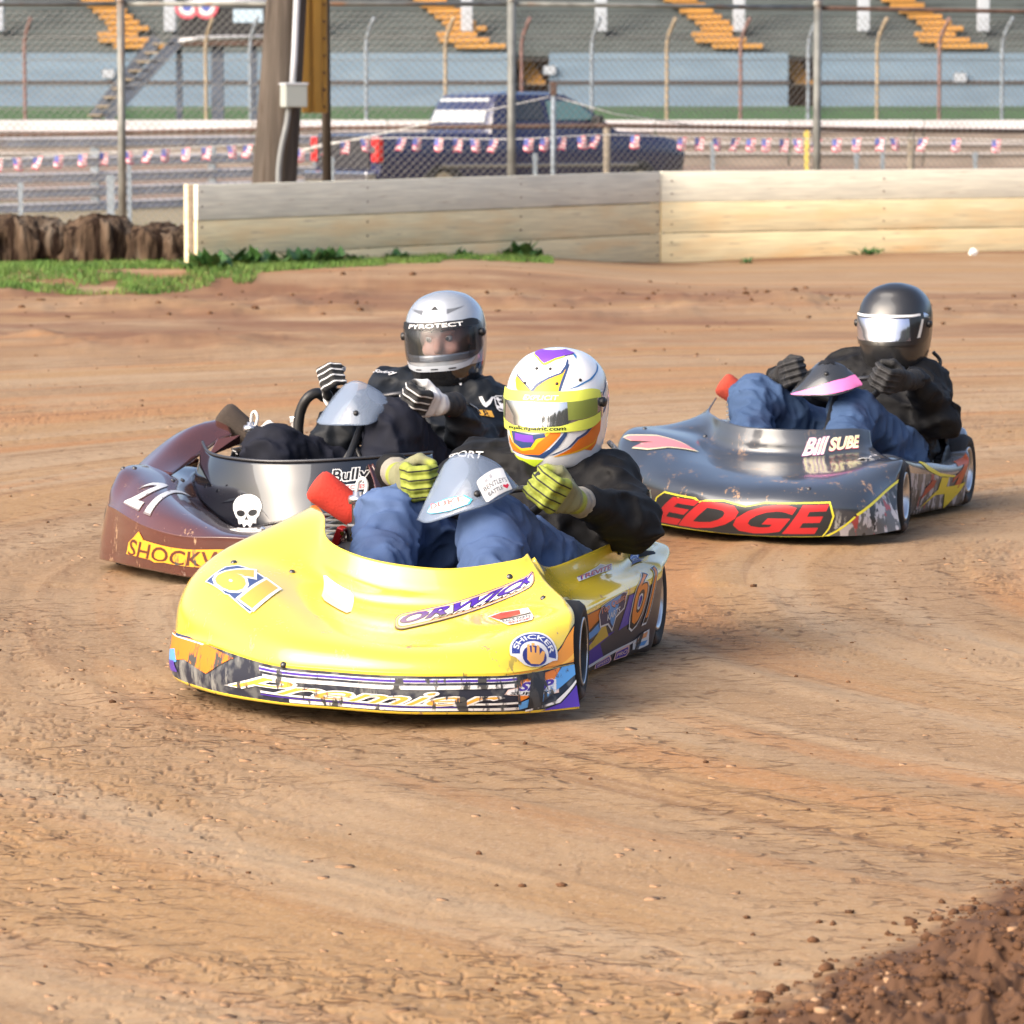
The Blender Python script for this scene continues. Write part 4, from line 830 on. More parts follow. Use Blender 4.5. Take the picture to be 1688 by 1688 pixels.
  [(0.270, 0.249, 0.432), (0.235, 0.258, 0.500), (0.180, 0.259, 0.564)],
  [(0.250, 0.326, 0.437), (0.210, 0.329, 0.492), (0.165, 0.313, 0.538)],
  [(0.170, 0.352, 0.464), (0.165, 0.364, 0.490), (0.155, 0.342, 0.512)]]}
NETS['brown_pod'] = NETS['yellow_pod']
HOOP = [(0.02, -0.023, 0.368), (0.02, -0.023, 0.41), (0.02, -0.014, 0.456), (0.02, 0.009, 0.495), (-0.0, 0.032, 0.51), (-0.03, 0.045, 0.495)]
FILT = {'yellow': ((-0.03, -0.24, 0.454), (-0.05, -0.132, 0.374)), 'edge': ((-0.03, -0.228, 0.448), (-0.05, -0.124, 0.375)), 'brown': ((-0.03, -0.306, 0.432), (-0.05, -0.192, 0.343))}
# where each sticker lies on its skin
DEC = {'y_num': [(1.563, 4.711), (2.528, 4.373), (2.6, 5.283), (1.631, 5.466)],
 'y_fade': [(3.297, 5.614), (4.026, 5.46), (4.16, 6.414), (3.159, 6.472)],
 'y_orwick': [(4.958, 5.098), (7.514, 6.749), (7.78, 7.421), (5.009, 5.834)],
 'y_red': [(6.725, 5.124), (7.318, 5.186), (7.324, 5.851), (6.498, 5.768)],
 'y_shick': [(6.835, 3.259), (7.689, 2.748), (7.705, 4.307), (6.884, 4.772)],
 'y_smp': [(6.718, 1.114), (7.666, 0.868), (7.697, 1.575), (6.839, 1.682)],
 'y_tape': [(7.09, 0.391), (7.33, 0.302), (7.441, 1.884), (7.202, 2.039)],
 'y_trev': [(3.451, 4.666), (4.707, 4.927), (4.808, 5.442), (3.578, 5.253)],
 'y_com': [(5.598, 4.408), (6.755, 4.11), (8.244, 5.279), (7.252, 5.273)],
 'y_topq': [(3.365, 1.053), (4.262, 1.165), (4.127, 2.441), (3.172, 2.146)],
 'y_side61': [(4.366, 0.988), (5.155, 1.04), (5.901, 3.169), (4.707, 3.169)],
 'y_s1': [(3.534, 0), (4.109, 0), (3.97, 0.3), (3.445, 0.165)],
 'y_s2': [(4.165, 0), (4.72, 0.018), (4.634, 0.418), (4.104, 0.325)],
 'y_s3': [(4.847, 0.054), (5.556, 0.184), (5.403, 0.735), (4.701, 0.622)],
 'y_duke': [(0.831, 0.214), (2.483, 0.173), (2.138, 0.659), (0.315, 0.607)],
 'y_bent': [(2.91, 0.06), (3.793, 0.495), (3.312, 1.969), (2.277, 1.012)],
 'e_edge': [(2.057, 0), (5.957, 0.069), (5.984, 1.964), (2.573, 1.743)],
 'e_bill': [(5.494, 6.082), (7.095, 6.555), (7.191, 7.661), (5.61, 7.255)],
 'e_arrow': [(1.321, 3.376), (3.013, 4.79), (2.014, 5.296), (1.141, 4.189)],
 'e_corner': [(5.761, 0.025), (7.965, 0), (8, 3.137), (5.929, 1.874)],
 'e_line': [(2.084, 1.831), (3.983, 1.558), (3.996, 2.439), (2.427, 3.661)],
 'e_zig': [(2.474, 0.017), (5.454, 0), (4.624, 1.834), (2.12, 1.688)],
 'e_num': [(4.122, 0.875), (4.663, 0.961), (5.401, 3.085), (4.462, 3.236)],
 'b_num': [(2.232, 3.665), (3.12, 3.73), (3.004, 6.294), (2.394, 5.213)],
 'b_skull': [(2.856, 0.135), (3.667, 0.092), (3.719, 1.58), (2.854, 1.554)],
 'b_bully': [(5.457, 1.199), (6.248, 1.132), (6.272, 2.467), (5.487, 2.443)],
 'b_shock': [(2.367, 0.684), (6.094, 0.985), (6.119, 1.703), (2.542, 1.537)],
 'h_front': [(10.247, 5.318), (14.311, 5.356), (15.088, 7.778), (7.011, 7.288)],
 'h_side': [(14.154, 5.571), (16.663, 5.396), (20.494, 7.627), (16.847, 8.921)],
 'h_stripe': [(15.112, 3.709), (17.96, 3.396), (18.532, 5.888), (15.608, 6.197)],
 'h_orange': [(12.763, 1.869), (18.607, 1.186), (17.33, 4.295), (12.84, 4.589)],
 'h_chin': [(8.899, 1.017), (14.054, 0.948), (14.051, 3.878), (9.732, 3.772)]}
DECB = {'h_front': (270, 250, 900, 690), 'h_side': (868, 130, 1225, 640), 'h_stripe': (1060, 490, 1330, 1080), 'h_orange': (650, 890, 1300, 1480), 'h_chin': (170, 1060, 880, 1600)}
JOINTS = {'yellow': {'head': (-0.42, 0.297, 0.637), 'rot': (-10, 5, 0), 'neck': (-0.46, 0.285, 0.5), 'chest': (-0.4, 0.27, 0.36), 'hip': (-0.28, 0.27, 0.17), 'shR': (-0.43, 0.105, 0.455), 'shL': (-0.43, 0.42, 0.435), 'elR': (-0.14, -0.01, 0.37), 'elL': (-0.24, 0.53, 0.355), 'haR': (0.1, 0.066, 0.482), 'haL': (0.1, 0.366, 0.474), 'hoL': (0.1, 0.8, -0.55), 'hfL': (0.85, -0.3, 0.25), 'hoR': (0.25, -1, -0.1), 'hfR': (0.9, 0.2, -0.1), 'knR': (0.12, -0.015, 0.385), 'knL': (0.12, 0.246, 0.365), 'ftR': (0.58, 0.03, 0.11), 'ftL': (0.6, 0.33, 0.11)},
 'edge': {'head': (-0.42, 0.298, 0.643), 'rot': (-4, 4, 0), 'neck': (-0.46, 0.285, 0.5), 'chest': (-0.4, 0.27, 0.36), 'hip': (-0.28, 0.27, 0.17), 'shR': (-0.43, 0.12, 0.455), 'shL': (-0.43, 0.4, 0.425), 'elR': (-0.16, -0.03, 0.36), 'elL': (-0.22, 0.5, 0.33), 'haR': (0.1, 0.066, 0.505), 'haL': (0.1, 0.366, 0.495), 'hoL': (0.1, 0.85, -0.45), 'hfL': (0.85, -0.35, 0.05), 'hoR': (0.25, -1, -0.3), 'hfR': (0.9, 0.2, 0.1), 'knR': (0.12, -0.075, 0.395), 'knL': (0.12, 0.262, 0.36), 'ftR': (0.58, 0.0, 0.11), 'ftL': (0.6, 0.33, 0.11)},
 'brown': {'head': (-0.42, 0.297, 0.671), 'rot': (6, 5, 4), 'neck': (-0.46, 0.285, 0.53), 'chest': (-0.4, 0.27, 0.38), 'hip': (-0.28, 0.27, 0.17), 'shR': (-0.43, 0.11, 0.48), 'shL': (-0.43, 0.44, 0.445), 'elR': (-0.04, 0.07, 0.37), 'elL': (-0.22, 0.46, 0.33), 'haR': (0.1, 0.145, 0.56), 'haL': (0.1, 0.405, 0.512), 'hoL': (0.1, 0.85, -0.5), 'hfL': (0.85, -0.35, 0.1), 'hoR': (0.1, -0.85, -0.45), 'hfR': (0.75, 0.1, 0.55), 'knR': (0.2, -0.035, 0.33), 'knL': (0.12, 0.352, 0.42), 'ftR': (0.31, 0.06, 0.09), 'ftL': (0.34, 0.33, 0.09)}}
# ================================================================== PICKUP TRUCK
def truck():
    t = thing('pickup_truck', 'dark blue pickup truck with red tail lights parked behind the fence', 'pickup truck', (-2.50, 64.0, -.02), math.radians(34))
    paint = mat('dark_blue_paint', (.012, .016, .062), .25, coat=.6); glass = mat('dark_window', (.02, .025, .03), .04, spec=.9); blk = mat('black_trim', (.015, .015, .016), .5)
    red = mat('red_lens', (.50, .015, .015), .2, coat=.5); chrome = mat('chrome_trim', (.6, .6, .62), .15, metal=1); tyre = mat('truck_tyre', (.02, .02, .02), .8)
    pale = mat('rear_glass_sky_tone', (.78, .78, .72), .18, metal=.55)  # sky reflection on the glass put into a pale base colour
    # lower body: stations along the length, section across
    st = [(0, .80, .50, 1.10), (.06, .93, .47, 1.13), (.9, .96, .46, 1.14), (1.95, .96, .46, 1.15), (3.2, .96, .46, 1.16), (4.25, .95, .46, 1.18), (5.0, .93, .48, 1.12), (5.5, .90, .50, 1.04), (5.72, .78, .55, .96)]
    bm = bmesh.new(); R_ = []
    for x, w, z0, z1 in st:
        sec = [(-w * .94, z0), (-w, z0 + .18), (-w * 1.0, z0 + (z1 - z0) * .66), (-w * .965, z1 - .06), (-w * .90, z1), (0, z1 + (.03 if x > 4.2 else 0))]
        sec = sec + [(-a, b) for a, b in sec[-2::-1]]
        R_.append([bm.verts.new((x, -y_, z_)) for y_, z_ in sec])
    for A, B in zip(R_, R_[1:]):
        for k in range(len(A) - 1): bm.faces.new((A[k], B[k], B[k + 1], A[k + 1]))
        bm.faces.new((A[-1], B[-1], B[0], A[0]))
    bm.faces.new(R_[0][::-1]); bm.faces.new(R_[-1]); o = link('body', fin(bm, 'body'), paint, t); auto_smooth(o, 40)
    # cab
    lo = [(1.98, -.90), (4.45, -.88), (4.45, .88), (1.98, .90)]; bm = bmesh.new(); secs = [(1.13, 1.98, 4.50, .90), (1.35, 2.03, 4.18, .86), (1.60, 2.12, 3.80, .78), (1.72, 2.22, 3.55, .72), (1.765, 2.45, 3.30, .60)]
    R_ = []
    for z, xa, xb, w in secs:
        R_.append([bm.verts.new((xa + .05, w, z)), bm.verts.new((xa, w * .9, z)), bm.verts.new((xa, -w * .9, z)), bm.verts.new((xa + .05, -w, z)), bm.verts.new((xb - .08, -w, z)), bm.verts.new((xb, -w * .85, z)), bm.verts.new((xb, w * .85, z)), bm.verts.new((xb - .08, w, z))])
    for A, B in zip(R_, R_[1:]):
        for k in range(8): bm.faces.new((A[k], A[(k + 1) % 8], B[(k + 1) % 8], B[k]))
    bm.faces.new(R_[-1]); o = link('cab', fin(bm, 'cab'), paint, t); auto_smooth(o, 30)
    def pane(name, pts, m, e=.012):
        bm = bmesh.new(); q = [bm.verts.new(p) for p in pts]; bm.faces.new(q); r = bmesh.ops.extrude_face_region(bm, geom=bm.faces[:])
        n = (Vector(pts[1]) - Vector(pts[0])).cross(Vector(pts[2]) - Vector(pts[0])).normalized()
        for v in [g for g in r['geom'] if isinstance(g, bmesh.types.BMVert)]: v.co += n * e
        link(name, fin(bm, name, False), m, t)
    def side(x, z, s):                                              # point on the cab side
        f = min(max((z - 1.35) / .25, 0), 1); return (x, s * (.868 - .08 * f), z)
    for s in (-1, 1):
        pane('side_window', [side(2.32, 1.34, s), side(3.02, 1.34, s), side(2.98, 1.63, s), side(2.42, 1.63, s)][::s and (1 if s < 0 else -1)], glass)
        pane('side_window', [side(3.12, 1.34, s), side(4.0, 1.34, s), side(3.66, 1.61, s), side(3.10, 1.63, s)][::(1 if s < 0 else -1)], mat('green_tint_glass', (.10, .20, .20), .05, spec=.9))
        bm = bmesh.new(); box(bm, (3.9, s * 1.02, 1.32), (.12, .2, .18), bev=.03); link('wing_mirror', bm, blk, t)
        bm = bmesh.new(); box(bm, (.035, s * .86, .90), (.12, .19, .38), bev=.03); link('tail_light', bm, red, t)
        bm = bmesh.new(); box(bm, (.0 + .02, s * .86, .90), (.13, .10, .10), bev=.01); link('reverse_light', bm, chrome, t)
        bm = bmesh.new(); box(bm, (2.9, s * .968, .66), (3.6, .02, .05), bev=.006); link('side_trim', bm, chrome, t)
        for x in (1.15, 4.75):
            M = Matrix.Translation((x, s * .84, .37)) @ Matrix.Rotation(math.pi / 2, 4, 'X')
            bm = bmesh.new(); lathe(bm, [(.20, -.12), (.33, -.12), (.37, -.08), (.37, .08), (.33, .12), (.20, .12)], 28, M, True); wh = link('wheel', fin(bm, 'wheel'), tyre, t)
            bm = bmesh.new(); lathe(bm, [(.0, -.08 * s), (.2, -.10 * s), (.22, -.11 * s)], 20, M); link('rim', fin(bm, 'rim'), chrome, wh)
    pane('rear_window', [(2.015, .74, 1.30), (2.015, -.74, 1.30), (2.17, -.66, 1.66), (2.17, .66, 1.66)], pale, .015)
    bm = bmesh.new(); box(bm, (-.02, 0, .86), (.05, 1.45, .50), bev=.02); link('tailgate', bm, mat('tailgate_paint', (.02, .02, .026), .35, coat=.4), t)
    bm = bmesh.new(); box(bm, (-.10, 0, .50), (.16, 1.8, .16), bev=.03); link('rear_bumper', bm, chrome, t)
    bm = bmesh.new(); box(bm, (-.052, .45, .78), (.02, .42, .03)); link('tailgate_badge', bm, chrome, t)
    return t
truck()
# ================================================================== KARTS
m_black = mat('black_plastic', (.012, .012, .013), .45); m_tyre = mat('kart_tyre', (.018, .017, .017), .75, var2=(12, (.16, .09, .055), .56, .75), bump=(40, .3, .003))
m_alu = mat('aluminium', (.62, .62, .64), .28, metal=.95, var=(5, .1)); m_steel = mat('dark_steel', (.10, .10, .105), .4, metal=.8); m_chrome = mat('chrome', (.75, .75, .76), .12, metal=1)
m_redan = mat('red_anodised', (.42, .02, .025), .25, metal=.5); m_rubber = mat('rubber', (.02, .02, .021), .6); m_redhose = mat('red_hose', (.60, .06, .07), .35); m_whitehose = mat('white_hose', (.72, .70, .68), .4)
m_engine = mat('engine_casting', (.20, .20, .20), .45, metal=.5, var=(20, .3)); m_clear = None
def clear_plastic(name, tint, alpha, rough=.05, rfl=1.):
    m = bpy.data.materials.new(name); m.use_nodes = True; N = m.node_tree.nodes; L = m.node_tree.links; b = N['Principled BSDF']
    b.inputs['Base Color'].default_value = (*tint, 1); b.inputs['Roughness'].default_value = rough; b.inputs['Alpha'].default_value = 1; b.inputs['Specular IOR Level'].default_value = rfl
    tr = N.new('ShaderNodeBsdfTransparent'); tr.inputs[0].default_value = (.96, .97, 1, 1); mx = N.new('ShaderNodeMixShader'); lw = N.new('ShaderNodeLayerWeight'); lw.inputs[0].default_value = .35
    mr = N.new('ShaderNodeMapRange'); mr.inputs[3].default_value = alpha; mr.inputs[4].default_value = min(1, alpha + .5); L.new(lw.outputs['Fresnel'], mr.inputs[0])
    L.new(mr.outputs[0], mx.inputs[0]); L.new(tr.outputs[0], mx.inputs[1]); L.new(b.outputs[0], mx.inputs[2]); L.new(mx.outputs[0], N['Material Output'].inputs[0]); return m
m_screen = clear_plastic('polycarbonate', (.25, .31, .41), .36, .04)
def skin_obj(name, sk, mats, parent, split=None, du=8, dv=6, thick=.004):
    me = sk.mesh(name, du, dv); o = link(name, me, mats, parent)
    if split is not None:
        m = me['m'] - 1
        me.polygons.foreach_set('material_index', [split((i // m + .5) / du, (i % m + .5) / dv) for i in range(len(me.polygons))])
    s = o.modifiers.new('thickness', 'SOLIDIFY'); s.thickness = thick; s.offset = -1
    return o
def wheel(k, x, yo, w, r, rr, steer=0, front=False, dark=False):
    s = 1 if yo > 0 else -1; W = bpy.data.objects.new('wheel', None); COL.objects.link(W); W.parent = k; W.location = (x, yo - s * w / 2, r); W.rotation_euler = (0, 0, math.radians(steer))
    M = Matrix.Rotation(-math.pi / 2 * s, 4, 'X'); h = w / 2                    # +Z of the profile looks outwards
    bm = bmesh.new(); lathe(bm, [(rr, -h * .86), (rr + (r - rr) * .5, -h), (r - .012, -h * .96), (r - .002, -h * .75), (r, 0), (r - .002, h * .75), (r - .012, h * .96), (rr + (r - rr) * .5, h), (rr, h * .86)], 40, M, True)
    link('tyre', fin(bm, 'tyre'), m_tyre, W)
    bm = bmesh.new(); lathe(bm, [(rr - .004, -h * .86), (rr + .004, -h * .9), (rr + .004, -h * .8), (rr - .012, -h * .6), (rr - .014, h * .5), (rr - .003, h * .78), (rr + .004, h * .84), (rr + .005, h * .93), (rr - .003, h * .95), (rr - .007, h * .86), (rr - .018, h * .5), (rr - .02, -h * .2), (.03, -h * .26), (.028, .0), (0, .0)], 40, M)
    link('rim', fin(bm, 'rim'), m_black if dark else m_alu, W)
    if dark: bm = bmesh.new(); lathe(bm, [(rr - .002, h * .90), (rr + .0035, h * .92), (rr + .005, h * .97), (rr - .002, h * 1.0)], 40, M, True); link('rim_lip', fin(bm, 'rim_lip'), m_alu, W)
    bm = bmesh.new(); lathe(bm, [(.022, -h * .3), (.022, h * .25), (.016, h * .3), (0, h * .3)], 16, M); link('hub', fin(bm, 'hub'), m_steel, W)
    return W
def kart(key, label, origin, th, paint, bumper, pod_top, pod_face, splitz):
    th = math.radians(th); k = thing('go_kart', label, 'go-kart', (origin[0], origin[1], ground_z(*origin) * .0), math.atan2(-math.cos(th), -math.sin(th)), 'dirt oval karts racing round the bend')
    SKN[key] = Skin(NETS[key]); skin_obj('nose_cone', SKN[key], [paint, bumper], k, lambda u, v: 1 if splitz(u, v) else 0, 10, 7)
    pod = NETS[key + '_pod']; SKN[key + '_pod'] = Skin(pod); skin_obj('side_pod', SKN[key + '_pod'], [pod_top, pod_face], k, lambda u, v: 1 if v < 2 else 0, 8, 6)
    rp = [[(.10, -.465, .03), (.1, -.47, .1), (.1, -.46, .2), (.1, -.42, .26), (.1, -.34, .30)], [(-.15, -.47, .03), (-.15, -.48, .1), (-.15, -.47, .19), (-.15, -.42, .235), (-.15, -.36, .25)], [(-.38, -.47, .05), (-.38, -.48, .1), (-.38, -.47, .19), (-.38, -.42, .235), (-.38, -.36, .25)], [(-.62, -.46, .22), (-.62, -.48, .23), (-.62, -.47, .26), (-.62, -.42, .28), (-.62, -.34, .28)]]
    skin_obj('side_pod', Skin([c for c in rp[::-1]]), [pod_top, pod_face], k, lambda u, v: 1 if v < 2 else 0, 6, 5)
    # floor, rails, bumpers
    bm = bmesh.new(); q = [(-.60, -.36), (.55, -.38), (.82, -.24), (.95, .10), (.93, .40), (.74, .46), (-.60, .42)]
    vv = [bm.verts.new((x, y, .035)) for x, y in q]; f = bm.faces.new(vv); r = bmesh.ops.extrude_face_region(bm, geom=[f]); [setattr(v, 'co', v.co + Vector((0, 0, .006))) for v in r['geom'] if isinstance(v, bmesh.types.BMVert)]
    link('floor_pan', fin(bm, 'floor_pan', False), m_black, k)
    for y in (-.27, .36): bm = bmesh.new(); tube(bm, spl([(-.62, y, .075), (.0, y, .06), (.5, y * .9, .06), (.80, y * .7, .06)], 4), .015, 8); link('frame_rail', fin(bm, 'frame_rail'), m_steel, k)
    bm = bmesh.new(); tube(bm, [(-.53, -.5, .12), (-.53, .52, .12)], .02, 12); link('rear_axle', fin(bm, 'rear_axle'), m_steel, k)
    bm = bmesh.new(); tube(bm, [(.535, -.42, .115), (.535, .48, .115)], .014, 10); link('front_axle', fin(bm, 'front_axle'), m_steel, k)
    wheel(k, .535, .55, .115, .122, .077, 4, True, key == 'yellow'); wheel(k, .535, -.40, .115, .122, .077, 4, True); wheel(k, -.528, .55, .17, .128, .077); wheel(k, -.528, -.44, .17, .128, .077)
    return k
def seat(k, y, m):
    def fn(P):
        c = np.array([-.33, y, .16]); d = smin(cone(P, (-.08, y, .13), (-.36, y, .12), .20, .22), cone(P, (-.36, y, .12), (-.52, y, .46), .22, .19), .1)
        ins = smin(cone(P, (-.06, y, .19), (-.35, y, .17), .185, .2), cone(P, (-.33, y, .2), (-.48, y, .60), .2, .185), .1)
        return np.maximum(np.maximum(d, -ins), P[..., 2] - .40 + .35 * (P[..., 0] + .45))
    me = surface_net(fn, (-.75, y - .3, .03), (.12, y + .3, .66), .017, 'seat'); return link('seat', me, m, k)
def engine(k, fa, fb, fm, dy, hose_m, box_m):
    """engine with its foam air filter (from fb, at the carburettor, to fa)"""
    fa, fb = Vector(fa), Vector(fb); d = (fa - fb).normalized(); L_ = (fa - fb).length; M = Matrix.Translation(fb) @ d.to_track_quat('Z', 'Y').to_matrix().to_4x4()
    bm = bmesh.new(); lathe(bm, [(.0, 0), (.034, 0), (.038, .006), (.040, L_ * .3), (.043, L_ * .75), (.0445, L_ - .012), (.042, L_ + .002), (.034, L_ + .010), (.018, L_ + .013), (0, L_ + .014)], 36, M); link('air_filter', fin(bm, 'air_filter'), fm, k)
    bm = bmesh.new(); lathe(bm, [(0, -.05), (.026, -.05), (.026, -.03), (.042, -.028), (.048, -.022), (.048, .012), (.04, .014)], 30, M); link('filter_clamp', fin(bm, 'filter_clamp'), m_black, k)
    e = bpy.data.objects.new('engine', None); COL.objects.link(e); e.parent = k; c = fb + Vector((-.10, -.02, -.11))
    bm = bmesh.new(); box(bm, c + Vector((0, 0, -.03)), (.22, .20, .16), bev=.02); link('crankcase', bm, m_engine, e)
    bm = bmesh.new()
    for i in range(7): box(bm, c + Vector((.04, 0, .06 + i * .014)), (.15, .15, .006), bev=.001)
    box(bm, c + Vector((.04, 0, .10)), (.09, .09, .11)); link('cylinder_fins', bm, m_engine, e)
    cb = fb - d * .055; R = d.to_track_quat('Z', 'Y').to_matrix()
    V_ = lambda *q: fb + Vector(q)
    bm = bmesh.new(); tube(bm, [V_(.10, .020, -.06), V_(.095, .016, -.0), V_(.09, .014, .045)], [.020, .017, .017], 14); box(bm, V_(.09, .012, -.03), (.045, .05, .05), bev=.008); link('carburettor', fin(bm, 'carburettor', False), m_steel, e)
    bm = bmesh.new(); lathe(bm, [(0, 0), (.022, 0), (.025, .012), (.022, .02), (.012, .022), (.012, .030), (0, .030)], 20, Matrix.Translation(V_(.09, .012, .042))); link('carburettor_cap', fin(bm, 'carburettor_cap'), m_alu, e)
    bm = bmesh.new(); box(bm, V_(.115, .032, -.058), (.022, .028, .055), Matrix.Rotation(.15, 3, 'X'), .004); box(bm, V_(.115, .030, -.022), (.03, .034, .016), bev=.004); link('linkage', bm, m_black, e)
    bm = bmesh.new(); box(bm, V_(.12, -.028, -.040), (.05, .020, .055), Matrix.Rotation(-.35, 3, 'X'), .004); box(bm, V_(.135, -.05, -.075), (.045, .055, .016), Matrix.Rotation(-.6, 3, 'X'), .003); link('bracket', bm, box_m, e)
    bm = bmesh.new(); box(bm, V_(.14, -.018, -.085), (.07, .085, .055), Matrix.Rotation(.25, 3, 'Y'), .006)
    for i in range(4): box(bm, V_(.176, -.045 + .02 * i, -.085), (.006, .006, .05))
    link('clutch_cover', bm, m_engine, e)
    bm = bmesh.new(); box(bm, V_(.17, -.03, -.118), (.03, .03, .05), bev=.004); box(bm, V_(.17, .005, -.115), (.02, .02, .04), bev=.003); link('clamp', bm, m_black, e)
    bm = bmesh.new(); box(bm, V_(-.02, .115, .03), (.02, .022, .075), bev=.003); box(bm, V_(-.02, .115, .075), (.024, .028, .022), bev=.003); link('brake_bracket', bm, m_alu, e)
    bm = bmesh.new(); rb = random.Random(5)
    for i in range(9): bmesh.ops.create_cone(bm, segments=6, radius1=.006, radius2=.006, depth=.012, cap_ends=True, matrix=Matrix.Translation(V_(.18 + rb.uniform(-.02, .0), rb.uniform(-.06, .05), rb.uniform(-.12, -.02))) @ Matrix.Rotation(1.57, 4, 'Y'))
    link('bolt', bm, m_chrome, e)['kind'] = 'stuff'
    bm = bmesh.new(); tube(bm, spl([V_(.09, .012, -.0), V_(.09, .024, .045), V_(.09, .036, .085), V_(.09, .028, .105), V_(.08, .012, .097), V_(.07, .004, .07)], 8), .0050, 8); link('fuel_line', fin(bm, 'fuel_line'), m_whitehose, k)
    for q in (0, .012):
        bm = bmesh.new(); tube(bm, spl([V_(.03, .020 - q, .04), V_(.03, .034 + q * .3, .062), V_(.03, .052 + q, .070 - q * .6), V_(.03, .066 + q, .045), V_(.03, .068 + q, .005), V_(.03, .068 + q, -.05)], 8), .0052, 8); link('fuel_line', fin(bm, 'fuel_line'), hose_m, k)
    rc = random.Random(int(fb.x * 999) + 7)
    for i, mm in enumerate((m_black, m_chrome, m_black, m_steel, m_redan if box_m is m_redan else m_black, m_black, m_chrome)):
        p0 = V_(rc.uniform(-.02, .12), rc.uniform(-.02, .05), rc.uniform(-.09, -.01)); p3 = V_(rc.uniform(-.08, .10), rc.uniform(.06, .15), rc.uniform(-.12, .01)); up_ = Vector((0, 0, rc.uniform(.02, .07)))
        bm = bmesh.new(); tube(bm, spl([p0, p0.lerp(p3, .3) + up_, p0.lerp(p3, .7) + up_ * .8, p3], 6), rc.choice((.003, .004, .0055)), 6); link('cable', fin(bm, 'cable'), mm, k)
    bm = bmesh.new(); box(bm, V_(.0, .075, -.035), (.05, .04, .05), Matrix.Rotation(.3, 3, 'Z'), .006); link('ignition_box', bm, m_black, e)
    bm = bmesh.new(); lathe(bm, [(0, 0), (.030, 0), (.034, .008), (.034, .03), (.026, .036), (0, .036)], 20, Matrix.Translation(V_(-.03, .06, -.02)) @ Matrix.Rotation(.5, 4, 'Y')); link('starter_cover', fin(bm, 'starter_cover'), m_engine, e)
    bm = bmesh.new(); tube(bm, spl([c + Vector((-.1, -.05, .05)), c + Vector((-.2, -.1, .06)), c + Vector((-.42, -.08, -.02)), c + Vector((-.6, -.02, -.03))], 6), .028, 12); link('exhaust', fin(bm, 'exhaust'), m_steel, k)
WT = Vector((.70, 0, .714)); WF = Vector((.714, 0, -.70))             # steering wheel: up along the rim, and away from the driver
def steering(k, c, r, top=True):
    c = Vector(c); s = bpy.data.objects.new('steering_wheel', None); COL.objects.link(s); s.parent = k
    P = []
    for i in range(41):
        a = 2 * math.pi * i / 40; rr = r * (1 - .24 * max(0, math.sin(a)) ** 2 - .12 * max(0, -math.sin(a)) ** 2)
        P.append(c + Vector((0, math.cos(a) * rr, 0)) + WT * math.sin(a) * rr)
    if not top: P = P[18:] + P[1:3]
    bm = bmesh.new(); tube(bm, P, .0115, 12, not top); link('wheel_rim', fin(bm, 'wheel_rim'), m_rubber, s)
    for a in (0, math.pi, -math.pi / 2):
        bm = bmesh.new(); e = c + Vector((0, math.cos(a) * r * .95, 0)) + WT * math.sin(a) * r * .85; tube(bm, [c + WF * .03, c.lerp(e, .5) + WF * .012, e], [.012, .009, .009], 6); link('spoke', fin(bm, 'spoke'), m_steel, s)
    bm = bmesh.new(); lathe(bm, [(0, -.02), (.03, -.02), (.032, .02), (.02, .04), (0, .04)], 20, Matrix.Translation(c + WF * .03) @ WF.to_track_quat('Z', 'Y').to_matrix().to_4x4()); link('wheel_hub', fin(bm, 'wheel_hub'), m_black, s)
    bm = bmesh.new(); tube(bm, [c + WF * .03, c + WF * .55], .011, 10); tube(bm, [c + WF * .28 + Vector((0, -.12, -.16)), c + WF * .22, c + WF * .28 + Vector((0, .12, -.16))], .010, 8); link('steering_column', fin(bm, 'steering_column'), m_black, k)
def screen(k, key, m, bolts, back):
    SKN[key] = Skin(NETS[key]); fold = m is m_screen; o = skin_obj('windscreen', SKN[key], [m], k, None, 10, 10, .003)
    for u, v in bolts:
        p = Vector(SKN[key](u, v)); n = Vector(SKN[key].normal(u, v)); M = Matrix.Translation(p) @ n.to_track_quat('Z', 'Y').to_matrix().to_4x4(); bm = bmesh.new()
        lathe(bm, [(0, .006), (.004, .006), (.0085, .003), (.0085, -.004)], 14, M); link('bolt', fin(bm, 'bolt'), m_black, o)
        bm = bmesh.new(); tube(bm, [p - n * .003, Vector(back)], .006, 6); link('strut', fin(bm, 'strut'), m_steel, k)
    return o
SKN = {}
def fit(*pts): return lay_poly(pts)
R1 = [(0, 0), (1, 0), (1, 1), (0, 1)]
WHT, NVY, ORG, PUR, SKY, BLK, RED, YEL, GRN = (.78, .78, .78), (.02, .03, .10), (.72, .20, .02), (.075, .035, .33), (.10, .32, .68), (.012, .012, .014), (.55, .03, .035), (.80, .62, .05), (.45, .62, .06)
STEEL = (.30, .31, .33)
# ------------------------------------------------------------------ yellow kart
m_yel = wear(mat('yellow_gelcoat', (.82, .605, .050), .22, coat=1.0, coat_rough=.05, var2=((2.5, 2.5, 5), (.80, .585, .055), .55, .8)), (.10, .09, .05), 42, .59, .62, .19)
m_yel = wear(m_yel, (.33, .20, .11), 95, .60, .63, .34)
m_bumper = wear(mat('navy_print', (.014, .018, .034), .5, coat=.03, var2=(26, (.10, .105, .11), .5, .62)), (.20, .20, .19), 30, .55, .60)
m_podface = wear(mat('dark_print', (.03, .03, .045), .35, coat=.3), (.18, .16, .14), 40, .60, .64)
KY = kart('yellow', 'bright yellow go-kart number 61 leading the group, nearest the camera', (-.260, 10.633), 11.7, m_yel, m_bumper, m_yel, m_podface, lambda u, v: v < 2.0 and v > .12 and u > .9)
seat(KY, .27, m_black); steering(KY, (.10, .216, .472), .155, False)
